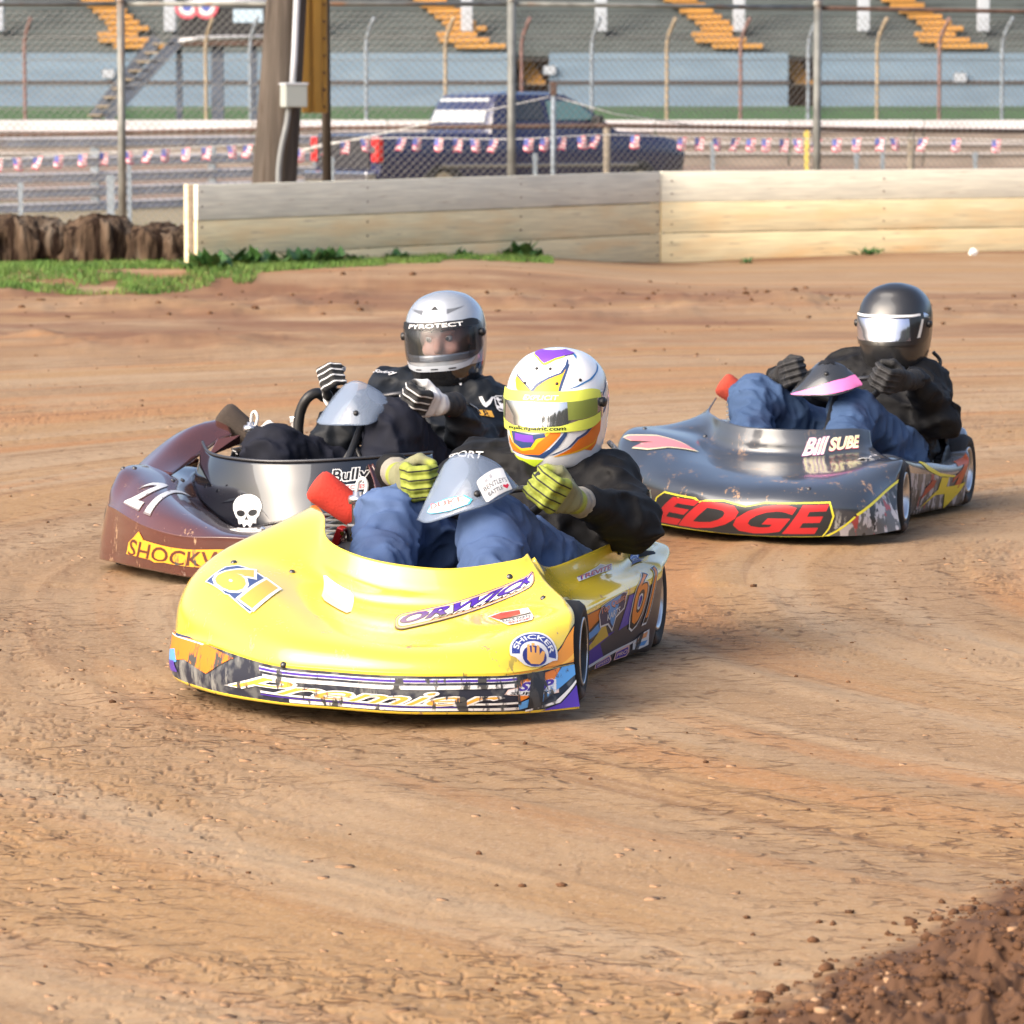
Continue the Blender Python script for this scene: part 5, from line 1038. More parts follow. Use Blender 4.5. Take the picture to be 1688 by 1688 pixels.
m_foam_red = mat('red_foam', (.52, .035, .020), .85, bump=(160, .5, .003), var=(18, .15)); m_foam_brown = mat('brown_foam', (.050, .037, .029), .9, bump=(160, .5, .003), var=(18, .2)); m_foam_dred = mat('dark_red_foam', (.36, .045, .025), .88, bump=(160, .5, .003), var=(18, .2))
engine(KY, FILT['yellow'][0], FILT['yellow'][1], m_foam_red, 0, m_redhose, m_redan)
screen(KY, 'yellow_screen', m_screen, [(2.45, .55)], (.16, .226, .44))
def st(kart_, sk, name, layers, **kw): return sticker(name, kart_, SKN[sk], DEC[kw.pop('id')], layers, **kw)
def txt(s, b, m, bold=.0, shear=0.): return (lay_text(s, *b, bold=bold, shear=shear), m)
# bumper strip: stripes and script lettering, printed round the nose
def band(kart_, sk, name, u0, u1, v0, v1, layers, **kw): return sticker(name, kart_, SKN[sk], [(u0, v0), (u1, v0), (u1, v1), (u0, v1)], layers, step=kw.pop('step', .04), **kw)
P = lambda c, w=True: prt(c, w)
band(KY, 'yellow', 'bumper_stripe', 2.85, 6.95, .1, 2.0, [(lay_poly([(0, .78), (1, .83), (1, .93), (0, .9)]), P(WHT)), (lay_poly([(0, .80), (1, .845), (1, .90), (0, .865)]), P(PUR)), (lay_poly([(.01, .63), (.99, .70), (.99, .78), (.01, .72)]), P(WHT)),
     (lay_poly([(.0, .24), (.62, .25), (1, .30), (1, .36), (.5, .31), (0, .3)]), P(WHT)), (lay_poly([(.1, .06), (1, .10), (1, .19), (.1, .16)]), P(WHT)), (lay_poly([(.0, .18), (.8, .21), (.8, .235), (0, .215)]), P(PUR)),
     txt('Premier', (-.10, .27, .93, .64), P(WHT), .045, .55), txt('Premier', (-.10, .27, .93, .64), P((.80, .36, .06)), .0, .55)])
band(KY, 'yellow', 'bumper_print', 1.0, 2.75, .1, 2.35, [(lay_poly([(0, .35), (.35, .5), (.6, .35), (.85, .75), (.55, .86), (.2, .98), (0, 1)]), P(ORG)), (lay_poly([(.05, .30), (.25, .42), (.2, .62), (.02, .55)]), P(SKY)), (lay_poly([(0, .88), (.55, .80), (.57, .84), (0, .93)]), P(WHT)), (lay_poly([(.0, .12), (.25, .2), (.2, .42), (0, .36)]), P(PUR)), (lay_poly([(.2, .88), (.45, .93), (.4, .99), (.15, 1)]), P(NVY))])
band(KY, 'yellow', 'bumper_print', 6.95, 8.0, .08, 2.0, [(lay_poly([(0, .35), (.3, .55), (.62, .62), (.75, .98), (.2, .98), (0, .8)]), P(ORG)), (lay_poly([(.0, .1), (.4, .28), (.62, .5), (1, .75), (1, .98), (.78, .98), (.55, .62), (0, .32)]), P(SKY)), (lay_poly([(.35, .0), (.7, .16), (1, .55), (1, 0)]), P(PUR)), (lay_poly([(.1, .03), (.68, .18), (1, .60), (1, .65), (.6, .24), (.1, .08)]), P(WHT)), (lay_poly([(.0, .82), (.7, .98), (.0, .98)]), P(BLK))], step=.06)
band(KY, 'yellow', 'flame_print', 7.02, 8.0, 2.05, 5.3, [(lay_poly([(-.25, .0), (1, .0), (1, .74), (.78, .5), (.5, .3), (.15, .10)]), P((.80, .30, .03), False)), (lay_poly([(-.3, .0), (-.25, .0), (.2, .14), (.52, .35), (.8, .54), (1, .77), (1, .74), (.78, .5), (.5, .3), (.15, .10)]), P(BLK, False)), (lay_poly([(.0, .0), (.35, .04), (.8, .18), (1, .32), (1, .40), (.75, .24), (.3, .07)]), P((.86, .45, .06), False)), (lay_poly([(.55, 0), (1, 0), (1, .14), (.85, .07)]), P(BLK, False))], step=.06, lift=.0004, dl=.0002)
st(KY, 'yellow', 'number_decal', [(lay_poly([(-.02, .05), (.5, -.06), (.55, -.02), (1.02, -.08), (1.04, .92), (.95, 1.02), (.1, 1.04), (-.03, .85)]), P(WHT, False)), (lay_poly([(.0, .07), (.5, -.03), (.56, .01), (1.0, -.04), (1.01, .90), (.93, .98), (.12, 1.0), (.0, .83)]), P((.05, .08, .20), False)), txt('61', (.14, .14, .92, .92), P(WHT, False), .12), txt('61', (.14, .14, .92, .92), P((.85, .40, .07), False), .07)], id='y_num')
st(KY, 'yellow', 'sponsor_sticker', [(lay_poly([(0, .08), (.12, 0), (.9, 0), (1, .15), (1, .85), (.9, 1), (.1, 1), (0, .9)]), P((.80, .78, .70), False)), (lay_poly([(.06, .2), (.94, .12), (.94, .2), (.06, .28)]), P((.45, .47, .60), False)), txt('M&S', (.14, .35, .86, .86), P((.55, .55, .68), False), .02, .2)], id='y_fade', label='sun-faded pale sticker on the corner of the fairing')
st(KY, 'yellow', 'sponsor_sticker', [(lay_poly(pill(0, 0, 1, 1, .07, .35)), P(NVY, False)), (lay_poly(pill(.008, .05, .992, .95, .065, .32)), P((.72, .42, .28), False)), (lay_poly(pill(.02, .14, .98, .86, .05, .26)), P((.66, .20, .04), False)), (lay_poly(pill(.028, .19, .972, .81, .045, .22)), P(WHT, False)), txt('ORWICK', (.05, .34, .95, .84), P(BLK, False), .055, .3), txt('ORWICK', (.05, .37, .95, .85), P((.06, .02, .30), False), .03, .3), txt('PERFORMANCE', (.25, .16, .90, .30), P(BLK, False), .02, .3)], id='y_orwick', step=.03)
st(KY, 'yellow', 'sponsor_sticker', [(lay_poly([(0, .85), (.25, .0), (.95, 0), (1, .25), (.9, 1), (.3, 1)]), P(WHT, False)), (lay_poly([(.03, .8), (.15, .5), (.7, .62), (.7, .95), (.3, .96)]), P(RED, False)), (lay_poly([(.17, .44), (.95, .5), (.93, .6), (.17, .52)]), P(BLK, False)), txt('RACE PARTS', (.2, .26, .92, .42), P(NVY, False), .02), txt('SHOP', (.3, .06, .9, .2), P(RED, False), .02)], id='y_red')
hand = [(.34, .22), (.42, .10), (.60, .10), (.68, .22), (.72, .45), (.66, .47), (.60, .36), (.60, .58), (.55, .60), (.53, .40), (.50, .40), (.50, .64), (.44, .64), (.44, .40), (.41, .40), (.40, .60), (.35, .58)]
st(KY, 'yellow', 'sponsor_sticker', [(lay_poly(arc(.5, .38, .50, -12, 192, 18, .62) + [(.12, .22), (.3, .05), (.42, 0), (.58, 0), (.72, .08), (.88, .22)]), P(WHT, False)), (lay_poly(arc(.5, .38, .46, -8, 188, 18, .57) + arc(.5, .38, .30, 188, -8, 14, .33)), P((.03, .05, .25), False)), (arc_text('SHICKER', .5, .38, .325, .435, 172, 8, 1.2, .02), P(WHT, False)), (lay_poly(arc(.5, .30, .25, 0, 360, 20, .28)), P((.03, .04, .2), False)), (lay_poly(hand), P((.85, .42, .10), False))], id='y_shick')
st(KY, 'yellow', 'sponsor_sticker', [(lay_poly([(0, .1), (.7, 0), (1, .12), (.98, .95), (.3, 1), (.2, .6), (.02, .45)]), P((.82, .60, .52))), (lay_poly([(.03, .13), (.7, .05), (.95, .15), (.94, .88), (.32, .93), (.22, .55), (.04, .4)]), P(WHT)), txt('SMP', (.22, .40, .88, .88), P(PUR), .04, .25), txt('SUPPLY', (.10, .12, .82, .30), P(BLK), .02)], id='y_smp')
st(KY, 'yellow', 'tape_strip', [(lay_poly(R1), P((.025, .025, .028), True))], id='y_tape', lift=.0045, label='black tape patch over the bumper print')
st(KY, 'yellow_pod', 'sponsor_sticker', [(lay_poly([(0, .0), (1, .0), (1, .62), (.8, .7), (.62, 1), (.5, .85), (.3, .72), (0, .55)]), P(WHT, False)), (lay_poly([(.30, .62), (.48, .78), (.62, .92), (.76, .7), (.6, .62)]), P((.45, .50, .56), False)), txt('TREVITE', (.04, .10, .96, .58), P(PUR, False), .035, .2), txt('TREVITE', (.06, .16, .94, .56), P((.80, .25, .12), False), .0, .2)], id='y_trev')
st(KY, 'yellow_pod', 'sponsor_sticker', [(lay_poly(R1), P((.04, .10, .40), False)), (lay_poly(arc(.5, .45, .45, 20, 160, 10, .4) + arc(.5, .45, .38, 160, 20, 10, .32)), P((.55, .65, .80), False)), txt('COMETIC', (.06, .28, .94, .58), P(WHT, False), .02)], id='y_com')
F_ = lambda c: P(c, False)
band(KY, 'yellow_pod', 'side_print', 1.7, 5.0, .02, 1.98, [(lay_poly([(0, .55), (.52, .72), (.50, .98), (.0, .98)]), F_(ORG)), (lay_poly([(.5, .80), (.74, .90), (.72, .99), (.46, .99)]), F_(ORG)), (lay_poly([(0, .35), (.2, .42), (.5, .60), (.72, .88), (.62, .92), (.42, .70), (0, .52)]), F_(SKY)), (lay_poly([(0, .0), (.35, .0), (.62, .15), (.55, .4), (.68, .52), (.40, .50), (.2, .36), (0, .28)]), F_(PUR)), (lay_poly([(.72, .5), (.95, .62), (.93, .98), (.78, .98)]), F_((.10, .07, .42))), (lay_poly([(.33, .28), (.62, .48), (.55, .72), (.47, .52)]), F_((.62, .42, .05))), (lay_poly([(0, .5), (.42, .67), (.62, .9), (.6, .92), (.4, .7), (0, .55)]), F_(BLK)), (lay_poly([(0, .28), (.22, .35), (.42, .5), (.2, .38), (0, .31)]), F_(WHT)), (lay_poly([(.28, .0), (.62, .10), (.95, .2), (.95, .24), (.6, .15), (.25, .03)]), F_(WHT))], step=.05, lift=.0004, dl=.0001)
st(KY, 'yellow_pod', 'sponsor_sticker', [(lay_poly([(0, .62), (.12, .9), (.9, 1.04), (1.02, .85), (.9, .35), (.6, .25), (.5, -.04), (.32, .2), (.05, .25)]), F_(WHT)), (lay_poly([(.02, .62), (.14, .87), (.88, .99), (.99, .83), (.88, .38), (.58, .29), (.49, .02), (.34, .24), (.08, .29)]), F_(NVY)), (lay_poly([(.2, .85), (.8, .93), (.5, .1), (.42, .2)]), F_(SKY)), txt('Top Quality', (.06, .52, .95, .82), F_(BLK), .03), txt('Top Quality', (.06, .54, .95, .82), F_((.85, .33, .22)), .008), txt('KARTS', (.28, .32, .72, .48), F_(WHT), .02)], id='y_topq')
st(KY, 'yellow_pod', 'number_decal', [txt('61', (0, 0, 1, 1), F_(WHT), .055), txt('61', (.0, .0, 1, 1), F_(BLK), .035), txt('61', (.0, .02, 1, 1), F_((.80, .24, .03)), .0)], id='y_side61')
for n_, i_ in (('SPEED', 'y_s1'), ('PRO', 'y_s2')):
    st(KY, 'yellow_pod', 'sponsor_sticker', [(lay_poly([(0, .1), (.8, 0), (1, .3), (.98, .9), (.85, 1), (.1, .9)]), F_((.85, .50, .42))), (lay_poly([(.08, .18), (.78, .1), (.92, .35), (.9, .82), (.14, .8)]), F_(PUR)), txt(n_, (.16, .3, .86, .65), F_((.85, .55, .45)), .02, .2)], id=i_)
st(KY, 'yellow_pod', 'sponsor_sticker', [(lay_poly([(0, .2), (.4, 0), (1, .1), (1, 1), (.4, .9), (0, .7)]), P(WHT)), (lay_poly([(.1, .5), (.8, .6), (.9, .9), (.4, .8)]), P((.80, .35, .15))), (lay_poly([(.2, .2), (.7, .15), (.9, .4), (.3, .4)]), P(SKY))], id='y_s3')
st(KY, 'yellow_screen', 'sponsor_sticker', [(lay_poly([(0, .25), (.12, .1), (.5, -.05), (.9, .1), (1, .4), (.9, .9), (.6, 1), (.2, .85)]), F_((.02, .32, .48))), (lay_poly([(.03, .28), (.14, .15), (.5, .02), (.87, .15), (.95, .42), (.86, .84), (.6, .93), (.23, .78)]), F_(WHT)), txt('DUKE', (.18, .48, .86, .86), F_((.80, .12, .12)), .03, .2), txt('RacingTeam', (.1, .14, .9, .42), F_((.05, .25, .40)), .012, .3)], id='y_duke', sign=1)
st(KY, 'yellow_screen', 'sponsor_sticker', [(lay_poly(pill(0, 0, 1, 1, .08, .1)), F_((.55, .56, .58))), (lay_poly(pill(.02, .025, .98, .975, .07, .09)), F_(WHT)), txt("BENTLEY'S", (.10, .44, .92, .62), F_((.05, .05, .06))), txt('BATTLE', (.16, .18, .66, .34), F_((.05, .05, .06))), (lay_poly([(.80, .14), (.92, .28), (.88, .36), (.80, .31), (.72, .36), (.68, .28)]), F_((.60, .02, .06))), (lay_poly([(.2, .72), (.28, .72), (.28, .82), (.2, .82)]), F_((.4, .4, .42))), (lay_poly([(.36, .76), (.44, .76), (.44, .88), (.36, .88)]), F_((.4, .4, .42)))], id='y_bent')
def fasteners(k, sk, uvs):
    for u, v in uvs:
        p = Vector(SKN[sk](u, v)); n = Vector(SKN[sk].normal(u, v)); bm = bmesh.new(); lathe(bm, [(0, .005), (.006, .004), (.008, .0), (.008, -.003)], 12, Matrix.Translation(p) @ n.to_track_quat('Z', 'Y').to_matrix().to_4x4()); link('fastener', fin(bm, 'fastener'), m_steel, k)
fasteners(KY, 'yellow', [(1.6, 5.6), (2.5, 5.9), (3.2, 2.6), (6.9, 7.2), (7.6, 6.2)])
# ------------------------------------------------------------------ grey kart
m_gry = wear(mat('charcoal_gelcoat', (.034, .040, .052), .28, coat=1.0, coat_rough=.10, var2=((4, 4, 8), (.052, .058, .070), .5, .8)), (.35, .35, .33), 36, .59, .62, .13)
m_gry = wear(m_gry, (.33, .20, .11), 95, .585, .62, .36)
m_camo = wear(mat('torn_print', (.10, .10, .105), .4, coat=.2, var2=[((30, 30, 18), (.42, .40, .42), .50, .54), ((22, 22, 12), (.30, .05, .05), .60, .63), ((26, 26, 20), (.02, .02, .022), .56, .6)]), (.4, .38, .36), 44, .6, .64)
m_silverpod = mat('grey_pod', (.16, .165, .175), .25, coat=.8, var2=(3, (.10, .09, .085), .5, .7))
KE = kart('edge', 'charcoal grey go-kart with red block lettering on its nose, furthest right', (.946, 14.789), 17.4, m_gry, m_gry, m_silverpod, m_camo, lambda u, v: False)
seat(KE, .27, m_black); steering(KE, (.10, .216, .492), .152, False)
engine(KE, FILT['edge'][0], FILT['edge'][1], m_foam_dred, 0, m_whitehose, m_steel)
m_scr_b = mat('black_screen', (.03, .032, .036), .12, coat=.8)
screen(KE, 'edge_screen', m_scr_b, [(2.0, 1.2)], (.16, .216, .46))
sticker('pink_panel', KE, SKN['edge_screen'], [(.0, .0), (4, .0), (4, 2), (.0, 2)], [(lay_poly([(.06, .02), (.5, .04), (.85, .08), (1, .1), (1, .95), (.75, .52), (.5, .32), (.25, .12)]), F_((.85, .22, .52)))], step=.08)
sticker('foam_pad', KE, SKN['edge_screen'], [(1.2, 1.75), (2.5, 1.75), (2.5, 2), (1.2, 2)], [(lay_poly([(0, 0), (.3, .3), (.5, 0), (.8, .4), (1, .2), (1, 1), (0, 1)]), F_(BLK))], step=.1)
EB = lambda c: P(c, True)
st(KE, 'edge', 'nose_lettering', [(lay_poly([(-.02, .10), (.30, .98), (.22, 1.06), (-.02, 1.08), (-.03, .3)][:0] or [(-.015, .0), (.30, -.04), (.62, -.06), (.94, -.06), (.985, .22), (1.02, .62), (.995, 1.05), (.60, 1.06), (.52, .94), (.40, 1.08), (.30, 1.02), (.27, .96), (.24, 1.06), (.03, 1.1), (-.01, .8)]), F_((.72, .66, .06))), (lay_poly([(-.005, .03), (.30, -.0), (.62, -.02), (.935, -.02), (.975, .24), (1.005, .60), (.985, 1.0), (.60, 1.01), (.52, .88), (.40, 1.03), (.30, .97), (.27, .90), (.235, 1.01), (.035, 1.04), (0, .8)]), F_((.028, .030, .034))), txt('EDGE', (.03, .10, .965, .93), F_((.50, .03, .035)), .04, .35)], id='e_edge', step=.04)
st(KE, 'edge', 'name_sticker', [txt('Bill', (.0, .0, .38, 1.0), F_((.55, .18, .40)), .05, .35), txt('SUBE', (.42, .10, 1, .88), F_((.50, .05, .06)), .06, .12), txt('Bill', (.0, .0, .38, 1.0), F_(WHT), .03, .35), txt('SUBE', (.42, .12, 1, .90), F_(WHT), .04, .12), txt('Bill', (.0, .0, .38, 1.0), F_((.85, .80, .45)), .0, .35), txt('SUBE', (.42, .15, 1, .90), F_((.88, .84, .40)), .015, .12)], id='e_bill')
arrow = [(0, .88), (.10, 1), (.55, .98), (1, .15), (.55, .20), (.30, .02), (.14, .10), (.27, .42), (.42, .52), (.15, .55)]
st(KE, 'edge', 'arrow_graphic', [(lay_poly(arrow), F_((.80, .74, .45))), (lay_poly([(p[0] * .94 + .028, p[1] * .86 + .075) for p in arrow]), F_((.62, .22, .24)))], id='e_arrow')
st(KE, 'edge', 'corner_print', [(lay_poly([(-.0, .0), (1.0, .0), (1.0, 1.0), (.40, .55), (.12, .22)]), m_camo), (lay_poly([(.37, .56), (1.0, 1.04), (1.0, .97), (.40, .50)]), F_((.72, .66, .06))), (lay_poly([(0, 0), (.35, .52), (.37, .48), (.05, 0)]), F_((.72, .66, .06)))], id='e_corner', step=.06)
st(KE, 'edge_pod', 'side_line', [(lay_poly([(0, .72), (.25, .35), (.6, .12), (1, .2), (1, .38), (.6, .34), (.28, .58), (.03, 1)]), F_((.72, .60, .05)))], id='e_line')
st(KE, 'edge_pod', 'side_zigzag', [(lay_poly([(0, .12), (.35, .52), (.48, .98), (.62, .98), (.50, .60), (.95, .60), (.40, -.02), (.45, .38), (.30, .38)]), F_((.70, .55, .04))), (lay_poly([(.02, .35), (.28, .62), (.36, .85), (.30, .90), (.1, .6)]), F_((.38, .06, .03)))], id='e_zig')
st(KE, 'edge_pod', 'number_decal', [txt('7', (0, 0, 1, 1), F_((.50, .10, .03)), .08, .1), (lay_poly([(-.5, .18), (.2, .42), (.2, .55), (-.5, .32)]), F_((.40, .07, .03)))], id='e_num')
fasteners(KE, 'edge', [(1.25, 5.2), (2.25, 6.1), (5.5, 2.9), (7.2, 5.4)])
# ------------------------------------------------------------------ maroon kart
m_mar = wear(mat('maroon_gelcoat', (.095, .032, .026), .16, coat=1.0, coat_rough=.05, var2=((3, 3, 6), (.075, .026, .023), .5, .7)), (.33, .25, .22), 34, .60, .63, .12)
m_mar = wear(m_mar, (.33, .20, .11), 95, .60, .63, .30)
m_mblack = mat('black_gloss', (.006, .007, .011), .05, coat=1.0)
KB = kart('brown', 'maroon go-kart number 21 with a black fairing, running behind on the left', (-.645, 13.45), 22., m_mar, m_mar, m_mar, m_mblack, lambda u, v: False)
SKN['brown_fairing'] = Skin(NETS['brown_fairing']); skin_obj('fairing', SKN['brown_fairing'], [m_mblack], KB, None, 10, 6)
bm = bmesh.new(); tube(bm, [Vector(SKN['brown_fairing'](u, 3)) + Vector((0, 0, .003)) for u in np.linspace(0, 8, 60)], .005, 6); link('rim_trim', fin(bm, 'rim_trim'), m_steel, KB)
seat(KB, .28, m_black); steering(KB, (.10, .275, .528), .140, False)
engine(KB, FILT['brown'][0], FILT['brown'][1], m_foam_brown, 0, m_whitehose, m_mblack)
screen(KB, 'brown_screen', m_screen, [(2.3, .55)], (.16, .285, .50))
flank = Skin([[(.46, -.40, .26), (.46, -.34, .285), (.44, -.26, .275)], [(.30, -.42, .31), (.28, -.35, .335), (.27, -.28, .30)], [(.12, -.40, .375), (.10, -.34, .395), (.10, -.27, .35)], [(.0, -.36, .405), (-.02, -.30, .412), (.03, -.25, .37)]])
skin_obj('flank_panel', flank, [m_mar], KB, None, 8, 6)
bm = bmesh.new(); q = [bm.verts.new(p) for p in ((.30, -.20, .325), (.16, -.16, .355), (.18, -.15, .385), (.235, -.20, .375))]; bm.faces.new(q); o = link('brace_plate', bm, m_mar, KB); o.modifiers.new('thickness', 'SOLIDIFY').thickness = .004
bm = bmesh.new(); tube(bm, spl(HOOP, 6), .017, 10); link('exhaust_pipe', fin(bm, 'exhaust_pipe'), m_black, KB)
two = [(.05, .10), (.48, .02), (.52, .20), (.32, .27), (.47, .55), (.44, .86), (.30, 1.0), (.14, .98), (.04, .80), (.14, .74), (.24, .84), (.31, .72), (.28, .55), (.02, .24)]
one = [(.62, .0), (.76, -.02), (.97, .78), (1.0, .95), (.70, 1.0), (.66, .84), (.80, .80)]
st(KB, 'brown', 'number_decal', [txt('21', (.0, .0, 1, 1), F_((.20, .17, .17)), .05, .15), txt('21', (.0, .02, 1, 1.02), F_((.82, .82, .82)), .028, .15)], id='b_num')
skull = arc(.5, .60, .48, -30, 210, 20, .40) + [(.14, .30), (.20, .26), (.24, .10), (.36, .14), (.42, .02), (.52, .12), (.62, .0), (.70, .14), (.80, .10), (.82, .26), (.90, .32)]
st(KB, 'brown_fairing', 'skull_decal', [(lay_poly(skull), F_((.80, .80, .80))), (lay_poly(arc(.30, .44, .15, 0, 360, 14, .10)), F_(BLK)), (lay_poly(arc(.70, .44, .15, 0, 360, 14, .10)), F_(BLK)), (lay_poly([(.5, .38), (.57, .22), (.5, .26), (.43, .22)]), F_(BLK))], id='b_skull')
st(KB, 'brown_fairing', 'brand_sticker', [txt('Bully', (0, .32, 1, 1), F_(WHT), .07, .1), txt('Bully', (0, .34, 1, 1), F_(BLK), .02, .1), (lay_poly([(.05, .0), (.95, .0), (.95, .30), (.05, .30)]), F_(WHT)), txt('CLUTCHES', (.09, .06, .91, .24), F_(RED), .02)], id='b_bully')
st(KB, 'brown', 'nose_lettering', [(lay_poly([(0, .12), (.20, .10), (.24, -.05), (.30, .1), (.95, -.05), (1, .1), (1, .95), (.7, 1), (.3, .98), (.12, 1.0), (.07, 1.3), (.04, .98), (0, .7)]), P((.74, .34, .03))), txt('SHOCKWAVE', (.015, .12, .985, .88), P((.10, .03, .02)), .015)], id='b_shock', step=.03)
bm = bmesh.new()
for x, y, z in ((.905, .27, .168), (.82, .30, .182)): bmesh.ops.create_uvsphere(bm, u_segments=8, v_segments=5, radius=.009, matrix=Matrix.Translation((x, y, z)))
link('rivet', bm, m_chrome, KB)['kind'] = 'stuff'
fasteners(KB, 'brown', [(1.5, 5.3), (2.3, 6.2), (2.0, 6.6), (1.2, 4.9)])
# ================================================================== DRIVERS
HROWS = [(-.150, .110, .078, .090), (-.138, .131, .092, .104), (-.105, .148, .112, .115), (-.065, .153, .130, .122), (-.02, .146, .143, .127), (.03, .134, .150, .128), (.075, .112, .142, .120), (.108, .088, .120, .101), (.133, .066, .082, .072), (.147, .030, .036, .032), (.1505, .0015, .0015, .0015)]
def helmet_net():
    net = []
    for i in range(25):
        a = math.radians(-180 + 15 * i); c, s = math.cos(a), math.sin(a); col = []
        for z, F, B, W in HROWS:
            L_ = F if c > 0 else B; r = 1 / ((abs(c) / L_) ** 2.25 + (abs(s) / W) ** 2.25) ** (1 / 2.25)
            col.append((c * r, s * r, z + (.022 * max(0, -c) if z < -.10 else 0)))
        net.append(col)
    return net
SKN['helmet'] = Skin(helmet_net())
class Visor:
    """the visor follows the shell a few millimetres outside it; u = 0..10 across, v = 0..4 up"""
    nu, nv = 11, 5
    def __init__(s, a=92, z0=3.15, z1=5.62, off=.004): s.a, s.z0, s.z1, s.off = a, z0, z1, off
    def __call__(s, u, v):
        t = (u / 10 - .5) * 2; hh = (s.z1 - s.z0) / 2; mid = (s.z0 + s.z1) / 2 + .16 * max(0, abs(t) - .55) / .45; sq = 1 - .42 * max(0, (abs(t) - .62) / .38) ** 2.2
        uu = 12 + t * s.a / 15; vv = mid + (v / 4 - .5) * 2 * hh * sq; S = SKN['helmet']; return S(uu, vv) + S.normal(uu, vv) * s.off
    normal = Skin.normal; mesh = Skin.mesh
VIS = {'yellow': Visor(84, 3.42, 5.50), 'brown': Visor(80, 3.15, 5.72), 'edge': Visor(80, 3.2, 5.5)}
def helmet(per, key, pos, yaw, pitch, roll, shell_m, visor_m, chin_m=None, chin_v=2.2):
    S = SKN['helmet']; me = S.mesh('helmet', 4, 8); V = VIS[key]; m = me['m'] - 1
    h = link('helmet', me, [shell_m, chin_m or shell_m], per)
    h.matrix_local = Matrix.Translation(pos) @ Matrix.Rotation(math.radians(yaw), 4, 'Z') @ Matrix.Rotation(math.radians(pitch), 4, 'Y') @ Matrix.Rotation(math.radians(roll), 4, 'X')
    bm = bmesh.new(); bm.from_mesh(me); bm.faces.ensure_lookup_table(); kill = []
    for f in bm.faces:
        u = (f.index // m + .5) / 4; v = (f.index % m + .5) / 8; t = (u - 12) * 15
        f.material_index = 1 if v < chin_v else 0
        if abs(t) < V.a * .86 and V.z0 + .42 < v < V.z1 - .42 - .25 * max(0, abs(t) / 70 - .4): kill.append(f)
    bmesh.ops.delete(bm, geom=kill, context='FACES'); bmesh.ops.remove_doubles(bm, verts=bm.verts, dist=1e-5); bm.to_mesh(me); bm.free(); smooth(me)
    s = h.modifiers.new('thickness', 'SOLIDIFY'); s.thickness = .010; s.offset = -1
    vm = link('visor', V.mesh('visor', 5, 6), visor_m, h); s = vm.modifiers.new('thickness', 'SOLIDIFY'); s.thickness = .0025; s.offset = -1
    # edge roll, visor pivots, vents
    bm = bmesh.new(); tube(bm, [Vector(S(u, .02)) * 1.0 for u in np.linspace(0, 24, 49)], .006, 8, False); link('edge_trim', fin(bm, 'edge_trim'), m_rubber, h)
    for sg in (-1, 1):
        u = 12 + sg * (V.a - 3) / 15; p = Vector(S(u, (V.z0 + V.z1) / 2 + .25)); n = Vector(S.normal(u, 4.5)); bm = bmesh.new()
        lathe(bm, [(0, .014), (.010, .014), (.013, .010), (.013, -.004)], 16, Matrix.Translation(p) @ n.to_track_quat('Z', 'Y').to_matrix().to_4x4()); link('visor_pivot', fin(bm, 'visor_pivot'), m_black, h)
    bm = bmesh.new(); lin = Skin((SKN['helmet'].P * .90).tolist()); me2 = lin.mesh('liner', 2, 3); link('liner', me2, m_black, h)
    # the liner is open in front of the face
    bm = bmesh.new(); bm.from_mesh(me2); k_ = [f for f in bm.faces if f.calc_center_median().x > .055 and -.085 < f.calc_center_median().z < .085]; bmesh.ops.delete(bm, geom=k_, context='FACES'); bm.to_mesh(me2); bm.free()
    return h
GLO = {}
def glove_mesh(mir):
    zs = [.034, .0115, -.011, -.033]; ln = [.94, 1.0, .98, .86]
    def fn(P):
        P = P * np.array([-1 if mir else 1, 1, 1]); d = None
        for z, l in zip(zs, ln):
            kn = (.043, -.002, z * 1.05); pp = (.030, .036 * l, z); dp = (-.006, .0385 * l, z * .97); tp_ = (-.028, .014, z * .93)
            f = smin(smin(cone(P, kn, pp, .0135, .0120), cone(P, pp, dp, .0120, .0112), .006), cone(P, dp, tp_, .0112, .0100), .006)
            d = f if d is None else smin(d, f, .0035)
        palm = None
        for z in zs:
            c = cone(P, (.043, -.004, z * 1.02), (.058, -.078, z * .62), .0148, .0165); palm = c if palm is None else smin(palm, c, .014)
        d = smin(d, palm, .008)
        th = smin(cone(P, (.036, -.052, .034), (.006, -.030, .050), .0165, .0138), cone(P, (.006, -.030, .050), (-.024, -.014, .038), .0138, .0112), .006)
        d = smin(d, th, .010)
        d = smin(d, cone(P, (.058, -.078, 0), (.062, -.112, 0), .030, .031), .012)
        cuff = cone(P, (.062, -.108, 0), (.068, -.150, 0), .034, .039)
        return np.minimum(d, cuff) + .0016 * vnoise3(P * 110, 4) + .0012 * np.cos(np.clip(P[..., 1], -.15, .1) * 240) * (P[..., 1] < -.02)
    x = .11; return surface_net(fn, (-.11, -.20, -.085), (.11, .065, .085), .0036, 'glove')
